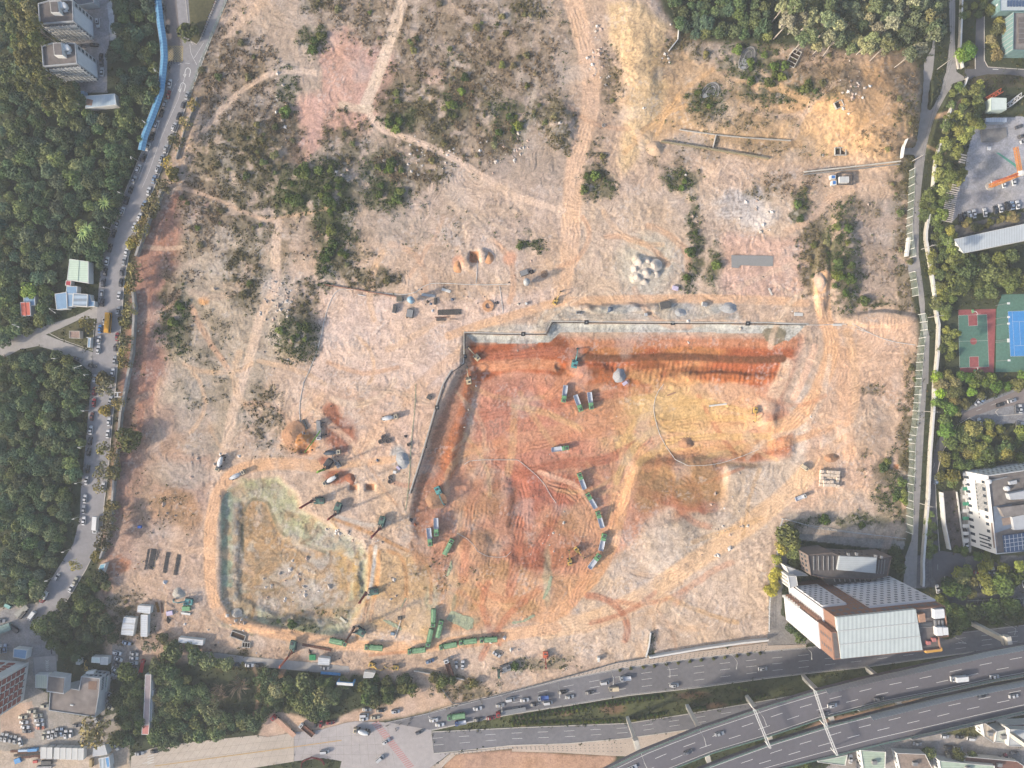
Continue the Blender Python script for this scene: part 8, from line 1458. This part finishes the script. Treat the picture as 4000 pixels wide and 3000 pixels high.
def boxprop(i, j, u, v, h, L_, Wd, z, m, lab, name, cat, top=None, extra=None):
    p = c(i,j,u,v)[0]; t = thing(name, lab, cat, G(p), R(h)); MB().box(-L_/2,L_/2,-Wd/2,Wd/2,0,z,.06,.06).build('casing', m, t)
    if top: MB().box(-L_/2+.25,L_/2-.25,-Wd/2+.2,Wd/2-.2,z,z+.15).build('top_cover', top, t)
    for sx in (-1,1): MB().box(sx*L_*.3-.1,sx*L_*.3+.1,-Wd/2-.06,Wd/2+.06,-.1,z*.9).build('frame_band', DSTEEL, t)
    return t
BLK = mat('dirty_black',(88,86,84),.8,.3,1.5)
boxprop(1,1,1243,925,0,3.4,3.0,1.2,STEEL,'open grey settling tank left of the blue silo','settling_tank','tank',mat('dirty_water',(110,104,90),.3,.2,1)); boxprop(1,1,1200,1010,80,4.6,2.0,1.8,STEEL,'grey generator set below the settling tank','generator','generator',BLK); boxprop(1,1,1332,1050,80,4.5,3.6,1.4,BLK,'blackened mixing plant below the blue silo','mixing_plant','machine',STEEL); boxprop(2,1,105,700,20,4.5,3,1.3,BLK,'blackened mixing plant above the grey silo','mixing_plant','machine',STEEL); boxprop(2,1,1320,980,10,6,4,1.5,mat('dusty_plant',(150,144,134),.9,.3,1),'dusty shotcrete plant on the grey strip','shotcrete_plant','machine',BLK)
boxprop(2,1,1155,1060,0,1.6,1.6,1.2,WALLG,'small pale pump box below the shotcrete arm','pump_box','pump'); boxprop(2,1,575,1045,0,3,1.4,1.2,WALLG,'small pale pump set at the west end of the grey strip','pump_set','pump',BLK); boxprop(2,1,1660,972,-10,2.8,2.2,1.5,WALLG,'grey container pump in a brown puddle','pump_container','pump',STEEL); boxprop(2,1,122,965,-20,1.4,1.2,1,WALLW,'small white crate left of the haul road','crate','crate'); boxprop(1,1,1548,945,85,3.6,1.2,1,BLK,'black gas bottle rack near the blue silo','bottle_rack','rack')
boxprop(0,2,1213,1232,0,1.7,1.4,1.3,mat('bright_blue',(70,120,210),.6,.1,1),'small bright blue cabinet alone on the western soil','cabinet','cabinet'); boxprop(0,3,1615,277,0,4.2,2.4,1.2,GREEN,'dark green tarpaulined tank below the teal excavator','covered_tank','tank'); boxprop(3,2,1223,478,0,1.6,1,1.2,WALLW,'white cabinet in the green fence','cabinet','cabinet'); boxprop(1,3,745,-500,0,1,1,1,WALLW,'x','crate','crate') if False else None
boxprop(1,2,1497,115,-30,2.6,2.2,1.2,mat('mixbox',(150,140,124),.8,.3,1),'small mixing tub by the west rim','mixing_tub','tub',BLK); boxprop(1,2,1200,760,-10,1.8,1.6,1,WALLW,'white pallet below the gravel heap','pallet','pallet'); boxprop(1,2,1230,725,-40,2.4,1.4,.6,mat('lilac_sheet',(206,196,220),.9,.1,1),'lilac sheeting crumpled below the gravel heap','sheeting','sheeting'); boxprop(2,1,1408,832,-15,3.2,2.2,1,MATS['lilac_sheet'],'lilac tarpaulined pile at the east of the sand ground','covered_pile','pile'); boxprop(2,1,975,1652,35,2.8,1.8,.8,MATS['lilac_sheet'],'lilac sheet pile beside the pit gravel heap','covered_pile','pile')
boxprop(0,3,1470,318,10,3.4,2.4,.9,MATS['lilac_sheet'],'crumpled lilac tarpaulin near the cabins','covered_pile','pile'); boxprop(0,3,1608,323,-8,5,1.2,.6,WALLW,'stack of white sheets near the teal excavator','sheet_stack','stack of sheets'); boxprop(1,3,490,700,0,3.4,3,.8,mat('net_green',(40,140,90),.8,.2,1),'bright green net heap on the service lane','net_heap','nets'); boxprop(1,3,1243,362,0,2.2,1.6,1,BLK,'black tank by the long diagonal pipe','tank','tank'); boxprop(1,3,1182,495,-5,2.2,1.6,1,mat('bluegrey_box',(130,150,166),.6,.1,1),'blue-grey pump by the long diagonal pipe','pump','pump'); boxprop(1,3,2160,560+0,0,1,1,.5,BLK,'x','x','x') if False else None
boxprop(1,3,755,380,-40,4.4,1.4,.5,mat('cream_slab',(214,208,186),.9,.1,1),'cream concrete slab lying at the corner of the netted pit','slab','slab'); boxprop(2,3,745,712,90,2.4,1.2,2,WALLW,'narrow white sentry box behind the sidewalk railing','sentry_box','sentry box'); boxprop(3,1,1192,480,83,10,1.2,2.6,WALLW,'white panel kiosk built into the green fence','kiosk','kiosk'); boxprop(3,0,1910,1283,0,2,2,.3,WHITEP,'round white cover on the crane yard ground','cover','cover')
boxprop(2,2,1780,180,8,0.1,.1,.1,STEEL,'x','x','x') if False else None
def bars(i, j, a, b, n, gap, r_, m, lab, name='steel_bars', cat='steel bars', dz=.25):
    A, B = Vector(G(c(i,j,*a)[0], dz)), Vector(G(c(i,j,*b)[0], dz)); d = B-A; u = d.normalized(); nn = Vector((-u.y, u.x, 0)); t = thing(name, lab, cat, tuple(A))
    for k in range(n): o = nn*gap*(k-(n-1)/2); MB().tube([tuple(o), tuple(o+d)], r_, 6).build('bar', m, t)
    for s in (.2,.8): q_ = d*s; MB().beam(tuple(q_-nn*gap*n*.6+Vector((0,0,-.15))), tuple(q_+nn*gap*n*.6+Vector((0,0,-.15))), .15).build('bearer', DSTEEL, t)
for a, b, n, lab in [((1330,1425),(1297,1602),6,'thick bundle of dark reinforcement cages on the west storage ground'),((1283,1428),(1252,1605),2,'thin dark cage left of the thick bundle'),((1452,1455),(1420,1632),4,'dark reinforcement cage right of the thick bundle'),((1545,1475),(1512,1650),4,'dark reinforcement cage farthest right on the storage ground'),((1366,1430),(1350,1520),1,'short thin bar right of the thick bundle')]: bars(0,2,a,b,n,.5,.17,DSTEEL,lab)
bars(0,3,(1350,225),(1372,312),3,.5,.2,mat('ochre_steel',(170,120,60),.7,.2,1),'ochre steel beams near the cabins'); bars(0,3,(1395,228),(1400,318),2,.5,.2,RUSTP,'brown steel beams right of the ochre ones'); bars(0,3,(1430,225),(1500,280),1,.5,.12,STEEL,'thin grey pipe lying near the cabins')
bars(1,1,(1570,1042),(1770,1036),7,.4,.18,BLK,'dark bundle of pipes north of the excavation'); bars(1,1,(1555,1100),(1640,1098),3,.6,.2,BLK,'short dark beams below the pipe bundle'); bars(1,1,(1545,1082),(1665,1080),1,.4,.22,RUSTP,'rusty beam between the pipe bundles'); bars(1,1,(1672,1098),(1748,1100),1,.4,.15,BLK,'thin dark pole right of the short beams'); bars(1,1,(880,886),(940,898),1,.4,.2,WALLW,'short white tube on the levelled pink ground'); bars(1,1,(1605,838),(1680,862),4,.35,.2,WALLW,'bundle of white tubes beside the hose'); bars(1,1,(1430,885),(1548,900),4,.35,.2,WALLG,'bundle of pale tubes right of the blue silo')
bars(1,2,(405,308),(442,390),2,.5,.3,DSTEEL,'dark drill casing left of the crane'); bars(2,2,(1702,190),(1855,172),2,.4,.24,WALLW,'long white pipe lying at the east of the pit'); bars(2,2,(1340,100),(1415,72),2,.4,.22,mat('tan_pipe',(190,150,120),.8,.1,1),'tan pipes at the north of the yellow ground'); bars(3,1,(225,1055),(300,1058),4,.45,.22,WALLW,'bundle of white tubes at the east end of the rim'); bars(3,1,(560,1148),(635,1146),3,.4,.2,WALLW,'bundle of white tubes at the road head'); bars(1,3,(1250,385),(1200,540),1,.3,.15,WALLW,'long white diagonal pipe across the scrub'); bars(1,3,(400,592),(650,640),2,.7,.3,RUSTP,'rusty rails along the haul road'); bars(1,3,(560,836),(730,850),3,.5,.25,mat('rail_blue',(90,160,214),.6,.1,1),'blue and white barrier left of the site gate','gate_barrier','barrier'); bars(0,3,(1560,310),(1645,330),1,.3,.2,WALLW,'white tube near the teal excavator'); bars(3,1,(5,830),(35,890),2,.5,.15,WALLW,'two thin white tubes on the pink ground'); bars(1,3,(1990,625),(2110,640),1,.3,.15,WALLW,'x') if False else None
# blue entrance gate
p = c(1,3,790,895)[0]; t = thing('site_gate', 'blue site entrance gate frame between the trees', 'gate', G(p), R(-4)); GB = mat('gate_blue',(86,160,214),.5,.1,1)
MB().box(-4.4,4.4,-.7,.7,4.2,5.4).build('lintel', GB, t); MB().box(-4.2,4.2,-.72,.72,5.4,5.45).build('white_band', WALLW, t)
for x in (-4.4,3.6): MB().box(x,x+.8,-.6,.6,-.1,4.2).build('gate_post', GB, t)
# concrete rings, sand ring
def ring(i, j, u, v, r_, h, m, lab, w=.18, grp=None):
    p = c(i,j,u,v)[0]; n = 24; m_ = MB(); vs = [(rr*math.cos(6.283*k/n), rr*math.sin(6.283*k/n), zz) for rr, zz in ((r_,-.2),(r_,h),(r_-w,h),(r_-w,-.1)) for k in range(n)]; m_.add(vs, [(q_*n+k, q_*n+(k+1) % n, (q_+1)*n+(k+1) % n, (q_+1)*n+k) for q_ in range(3) for k in range(n)]); o = m_.build('concrete_ring', m, None, G(p)); return tag(o, lab, 'concrete ring', grp)
for k, (u, v, r_) in enumerate([(1105,458,1.3),(1080,497,1.3),(1145,490,1.4),(1320,522,.9),(1162,805,1.1),(1160,840,1.2)]): ring(1,2,u,v,r_,1,mat('dark_ring',(104,100,98),.9,.2,1),'dark concrete well ring, ' + ['top one of the trio below the lone mixer','left one of the trio below the lone mixer','right one of the trio below the lone mixer','small one near the gravel heap','upper one of a pair south of the gravel heap','lower one of a pair south of the gravel heap'][k],.3,'concrete well rings')
ring(1,1,2005,985,3.0,.8,TANS,'large sandy ring mound below the hose',1.6); ring(2,1,278,710,1.9,.5,mat('silo_shadow_brown',(150,122,100),.9,.2,1),'brown ring shaped as the cast shadow of the grey silo head',1.6); ring(2,0,790,1085,.9,.6,GW,'small dark ring on the rubble strip',.4)  # the brown ring stands in for the cast shadow of the grey silo head
# oval ponds and tank ruins in the ochre field
def oval(i, j, u, v, rx, ry, rot, lab):
    p = c(i,j,u,v)[0]; t = thing('oval_basin', lab, 'basin', G(p, .1), R(rot)); n = 36
    for rr, h, m in ((1.0, .5, GW), (.78, .35, mat('inner_wall',(124,122,120),.9,.2,1)), (.5, .25, GW)):
        vs = [(a_*rx*math.cos(6.283*k/n)+(1-rr)*rx*.4, a_*ry*math.sin(6.283*k/n), z_) for a_, z_ in ((rr,-.3),(rr,h),(rr-.09,h),(rr-.09,-.2)) for k in range(n)]; MB().add(vs, [(q_*n+k, q_*n+(k+1) % n, (q_+1)*n+(k+1) % n, (q_+1)*n+k) for q_ in range(3) for k in range(n)]).build('basin_wall', m, t)
    MB().prism([(rx*.97*math.cos(6.283*k/n), ry*.97*math.sin(6.283*k/n)) for k in range(n)], -.3, .08).build('basin_floor', mat('basin_floor',(108,108,106),.6,.25,1), t); MB().box(-rx*.95,-rx*.1,-ry*.55,ry*.55,.05,.3,.2,.1).build('apron', mat('pale_apron',(168,170,170),.9,.15,1), t)
oval(2,0,2028,505,6.8,3.6,62,'oval concrete basin with ringed steps near the wood'); oval(2,0,1705,815,7.0,4.4,58,'dark oval basin in the green weeds of the ochre field')
def pit_frame(i, j, u, v, rot, L_, Wd, n, lab, m=CONCM):
    p = c(i,j,u,v)[0]; t = thing('concrete_tank', lab, 'concrete tank', G(p, .1), R(rot)); f = MB()
    for a_ in ((-L_/2,L_/2,-Wd/2,-Wd/2+.3),(-L_/2,L_/2,Wd/2-.3,Wd/2),(-L_/2,-L_/2+.3,-Wd/2+.3,Wd/2-.3),(L_/2-.3,L_/2,-Wd/2+.3,Wd/2-.3)): f.box(a_[0],a_[1],a_[2],a_[3],-.4,.8)
    f.build('tank_wall', m, t); MB().box(-L_/2+.3,L_/2-.3,-Wd/2+.3,Wd/2-.3,-.3,.06).build('tank_floor', mat('dark_soil',(78,62,50),.95,.3,1), t)
    for k in range(1, n): x = -L_/2+L_*k/n; MB().box(x-.1,x+.1,-Wd/2+.3,Wd/2-.3,.06,.7).build('divider', m, t)
pit_frame(3,0,622,1310,0,6,4.2,2,'two-chamber concrete tank beside the ochre mound'); pit_frame(3,0,220,505,63,9.5,5.0,4,'ruined long concrete tank with grid of openings'); pit_frame(3,0,610,905,25,4.5,3.6,1,'small grey ruined tank in the ochre field'); pit_frame(1,3,2130-0,592,-3,4.4,3.0,3,'x') if False else None
pit_frame(0,3,2130,592,-4,4.4,3.0,3,'grey gridded tank west of the haul road bend'); pit_frame(0,3,2060,515,-20,8,3.4,1,'shallow settling pond with pale bund south of the netted pit')
# tower crane, orange boom and lattice pieces of the crane yard
YO = mat('crane_orange', (214,140,66), .6, .15, 1)
def lattice(t, a, b, w, m, name, n=None):
    a, b = Vector(a), Vector(b); d = b-a; u = d.normalized(); s = u.cross(Vector((0,0,1))); s = s.normalized() if s.length > .01 else Vector((1,0,0)); q_ = s.cross(u); cor = [s*w/2+q_*w/2, -s*w/2+q_*w/2, -s*w/2-q_*w/2, s*w/2-q_*w/2]; mb = MB(); n = n or max(2, int(d.length/w))
    for o in cor: mb.beam(a+o, b+o, w*.16)
    for k in range(n):
        p, r_ = a+d*k/n, a+d*(k+1)/n
        for c1, c2 in ((0,1),(1,2),(2,3),(3,0)): mb.beam(p+cor[c1], r_+cor[c2], w*.10); mb.beam(p+cor[c1], p+cor[c2], w*.10)
    return mb.build(name, m, t)
w0 = W(c(3,0,2180,1500)[0], 22); t = thing('tower_crane', 'orange lattice tower crane in the yard at the right edge', 'tower crane', (w0[0], w0[1], 0)); lattice(t,(0,0,0),(0,0,22),1.6,YO,'mast'); tip = W(c(3,0,1945,1578)[0], 22); tl = W(c(3,0,2400,1440)[0], 22); lattice(t,(0,0,22),(tip[0]-w0[0],tip[1]-w0[1],22),1.0,ORNG,'jib'); lattice(t,(0,0,22),(tl[0]-w0[0],tl[1]-w0[1],22),1.0,YO,'counter_jib'); lattice(t,(0,0,22),(W(c(3,0,2140,1270)[0],22)[0]-w0[0],W(c(3,0,2140,1270)[0],22)[1]-w0[1],22),1.3,YO,'upper_jib'); MB().box(-1.2,1.2,-1.2,1.2,22,24.2,.3,.3).build('crane_cab', WALLW, t); MB().cyl(0,0,-.1,.6,2.2,n=16).build('footing', CONCM, t)
for a, b, m, lab, nm in [((1885,860),(2012,785),ORNG,'orange lattice boom section beside the workshop','x'),((2070,915),(2190,820),WALLW,'white lattice boom section beside the workshop','x')]:
    A, B = W(c(3,0,*a)[0], 1.2), W(c(3,0,*b)[0], 1.2); t = thing('boom_section', lab, 'crane boom', (A[0], A[1], 0)); lattice(t,(0,0,1.2),(B[0]-A[0],B[1]-A[1],1.2),2.0,m,'lattice'); MB().box(-.8,.8,-.8,.8,-.1,.3).build('bearer', DSTEEL, t)
o = MB().prism(wp(c(3,0,1972,1320, 1990,1318, 2160,1430, 2150,1452)), -.1, .05).build('green_carpet', mat('green_strip',(90,160,140),.9,.1,1)); tag(o, 'green painted strip on the crane yard ground', 'ground strip')
# scrap, timber and stalls at the bottom left
for k in range(9):
    u = 90+k*30; bars(0,3,(u,1515+(k*37)%60),(u+90,1512+(k*37)%60),3,.45,.18,[RUSTP,BLK,mat('timber',(130,96,74),.9,.2,1)][k%3],'%s stack of rusty beams and timber from the left in the bottom left scrapyard' % ORD[k+1],'timber_stack','stack of beams')
boxprop(0,3,160,1590,20,3.4,2.6,1.0,MATS['strong_blue'],'crumpled blue tarpaulin in the scrapyard','tarpaulin','tarpaulin'); boxprop(0,3,295,1493,5,5,1.6,1.6,MATS['strong_blue'],'blue covered stall left of the container row','stall','stall'); boxprop(0,3,210,1500,3,5,1.2,1.2,mat('pale_blue2',(170,196,220),.7,.1,1),'pale blue covered stall above the timber stacks','stall','stall'); boxprop(0,3,310,1600,5,2.4,1.4,.8,REDP,'small red cart in the scrapyard','cart','cart'); boxprop(0,3,410,1605,0,5.5,2,1.3,DSTEEL,'dark flat trailer frame below the container row','trailer_frame','trailer'); boxprop(0,3,390,1645,2,8,1.2,1,STEEL,'grey steel frame at the very bottom left','steel_rack','frame'); boxprop(0,3,800,1605,90,4.2,1.6,1.8,mat('dusty_ochre',(170,150,110),.8,.2,1),'dusty ochre machine at the end of the container row','machine','machine')
boxprop(0,3,40,450,20,9,4,2,mat('teal_scrap',(120,146,144),.8,.35,1),'heap of grey-green machinery parts at the left edge','machinery_heap','scrap'); boxprop(0,3,120,445,-35,7,2,1.4,DSTEEL,'dark trailer frame beside the machinery heap','trailer_frame','trailer'); boxprop(0,3,200,295,40,8,3,1.5,mat('pale_scrap',(160,160,152),.8,.35,1),'pale scrap bodies beside the wood corner','scrap_heap','scrap'); boxprop(0,3,75,255,-30,3.4,2,1.2,TEAL,'teal scrap cover under the trees at the left','cover','cover'); boxprop(0,3,205,330,50,5,1.6,1.5,DSTEEL,'dark broken lorry body by the yard entrance','wrecked_lorry','scrap'); bars(0,3,(440,610),(445,675),1,.3,.25,BLK,'dark low gate arm in the yard'); 
p = c(0,3,1238,770)[0]; t = thing('mobile_crane', 'small red lorry crane under the trees', 'crane lorry', G(p), R(78)); chassis(t, 7, 2, (2.4, -2.2), .4); cab(t, 2.2, 3.6, 2, REDP, 2.3); MB().box(-3.4,2.1,-.9,.9,.95,1.4).build('deck', REDP, t); MB().beam((1.5,0,1.7),(-3.6,.6,2.6),.4).build('boom', REDP, t)
# road signs frame and H-frame on the long wall
p = c(0,2,1065,92)[0]; t = thing('road_sign', 'white H-shaped roadside sign frame on the long wall', 'sign frame', W(p), 0)
for y in (-1.1, 1.3): MB().beam((0,y,0),(0,y,6.2),.25).build('post', WALLW, t); MB().beam((-1.0,y,6.2),(2.4,y,6.2),.3).build('arm', WALLW, t)
MB().box(.2,.8,-1.0,1.2,5.9,6.3).build('panel', WALLG, t)
# green netting on the slopes
NET = mat('green_net', (166,172,142), .9, .3, 1, bump=.3)
def net(i, j, uv, lab):
    pts = c(i, j, *uv); o = MB(); n = 14; A = resampn(pts[:len(pts)//2], n); B = resampn(pts[len(pts)//2:][::-1], n); G3 = [[G((a[0]*(1-f)+b[0]*f+random.uniform(-2,2), a[1]*(1-f)+b[1]*f+random.uniform(-2,2)), .14) for f in np.linspace(0,1,6)] for a, b in zip(A, B)]
    for r_, s_ in zip(G3[:-1], G3[1:]): o.strip(r_, s_)
    tag(o.build('green_netting', NET), lab, 'netting')
net(1,3,(1690,300,1880,370,1870,450,1830,470,1770,440,1640,370),'green net lying at the south-west foot of the pit slope'); net(2,3,(0,395,90,385,180,330,200,345,110,400,0,415),'thin green net strip along the pond of the pit'); net(2,3,(350,0,330,100,280,200,262,200,300,100,325,0),'thin green strip of net down the brown slope'); net(1,2,(1690,1530,1700,1580,1660,1659,1640,1659,1670,1580,1680,1530),'narrow green net on the track below the lone tipper'); net(1,3,(1100,370,1180,400,1260,450,1250,470,1170,430,1100,390),'ragged green net on the scrub below the rigs'); net(1,3,(1300,190,1260,260,1240,280,1255,270,1275,230,1290,190),'small green net scrap near the grey rig')
# people
def person(i, j, u, v, rot, cl, lab):
    p = c(i,j,u,v)[0]; me = bpy.data.meshes.new('person'); vs = [(0,0,.92),(0,0,1.15),(0,0,1.42),(0,0,1.55),(0,.0,1.70),(.19,0,1.42),(.25,.05,1.15),(.22,.18,.92),(-.19,0,1.42),(-.25,.03,1.15),(-.22,.14,.92),(.1,0,.88),(.12,.06,.48),(.12,.0,.06),(.12,.16,.03),(-.1,0,.88),(-.12,-.05,.48),(-.12,-.14,.06),(-.12,.02,.03)]
    es = [(0,1),(1,2),(2,3),(3,4),(2,5),(5,6),(6,7),(2,8),(8,9),(9,10),(0,11),(11,12),(12,13),(13,14),(0,15),(15,16),(16,17),(17,18)]; me.from_pydata(vs, es, []); o = bpy.data.objects.new('person', me); COL.objects.link(o); o.modifiers.new('s', 'SKIN'); rad = [.15,.14,.15,.055,.10,.07,.05,.04,.07,.05,.04,.09,.065,.05,.04,.09,.065,.05,.04]
    for k, sv in enumerate(me.skin_vertices[0].data): sv.radius = (rad[k], rad[k]*.8)
    me.skin_vertices[0].data[0].use_root = True; ss = o.modifiers.new('u', 'SUBSURF'); ss.levels = ss.render_levels = 1; me.materials.append(mat('clothes_'+cl, {'dark':(60,64,76),'orange':(220,120,60),'white':(210,210,206)}[cl], .9, .1, 3)); o.location = G(p, 0); o.rotation_euler = (0,0,R(rot)); tag(o, lab, 'person', None)
    MB().cyl(0,0,1.74,1.84,.15,.07,12).cyl(0,.02,1.73,1.75,.18,.18,12).build('hard_hat', mat('hat_yellow',(232,206,70),.5,.05,1), o)
for k, (i, j, u, v, cl, lab) in enumerate([(0,2,1137,1447,'dark','person in dark clothes alone left of the reinforcement cages'),(0,2,1243,1532,'dark','person in dark clothes at the lower left end of the thin cage'),(0,2,1203,1550,'orange','person in orange vest left of the thin cage'),(0,2,1352,1516,'white','person in pale clothes right of the thick bundle'),(0,2,1340,1577,'white','person in pale clothes below the thick bundle'),(0,2,1175,1592,'orange','person in orange vest farthest left of the storage ground'),(2,1,180,1353,'white','person in pale clothes near the lower step of the pit'),(1,2,700,770,'dark','person in dark clothes beside the drilling crane'),(2,1,1215,1065,'white','person in pale clothes beside the pump box'),(1,1,1800,1362,'white','person in pale clothes on the rim by the corner drain box')]): person(i, j, u, v, 60*k, cl, lab)
hz = MB().box(-9000, 9000, -9000, 9000, -10, H+4).build('haze', MATS['kerb']); hm = bpy.data.materials.new('haze_air'); hm.use_nodes = True; hn = hm.node_tree; hn.nodes.remove(hn.nodes['Principled BSDF'])
pv = hn.nodes.new('ShaderNodeVolumePrincipled'); pv.inputs['Color'].default_value = (.86, .92, 1, 1); pv.inputs['Density'].default_value = .00013; hn.links.new(pv.outputs[0], hn.nodes['Material Output'].inputs['Volume']); hz.data.materials.clear(); hz.data.materials.append(hm); tag(hz, kind='stuff')
for o in bpy.data.objects:
    if 'paint' in o: del o['paint']
for k, r_ in list(PROT.items()):          # prototypes that were never placed
    if r_.name not in USED:
        for ch in list(r_.children):
            for g_ in list(ch.children): bpy.data.objects.remove(g_)
            bpy.data.objects.remove(ch)
        bpy.data.objects.remove(r_)
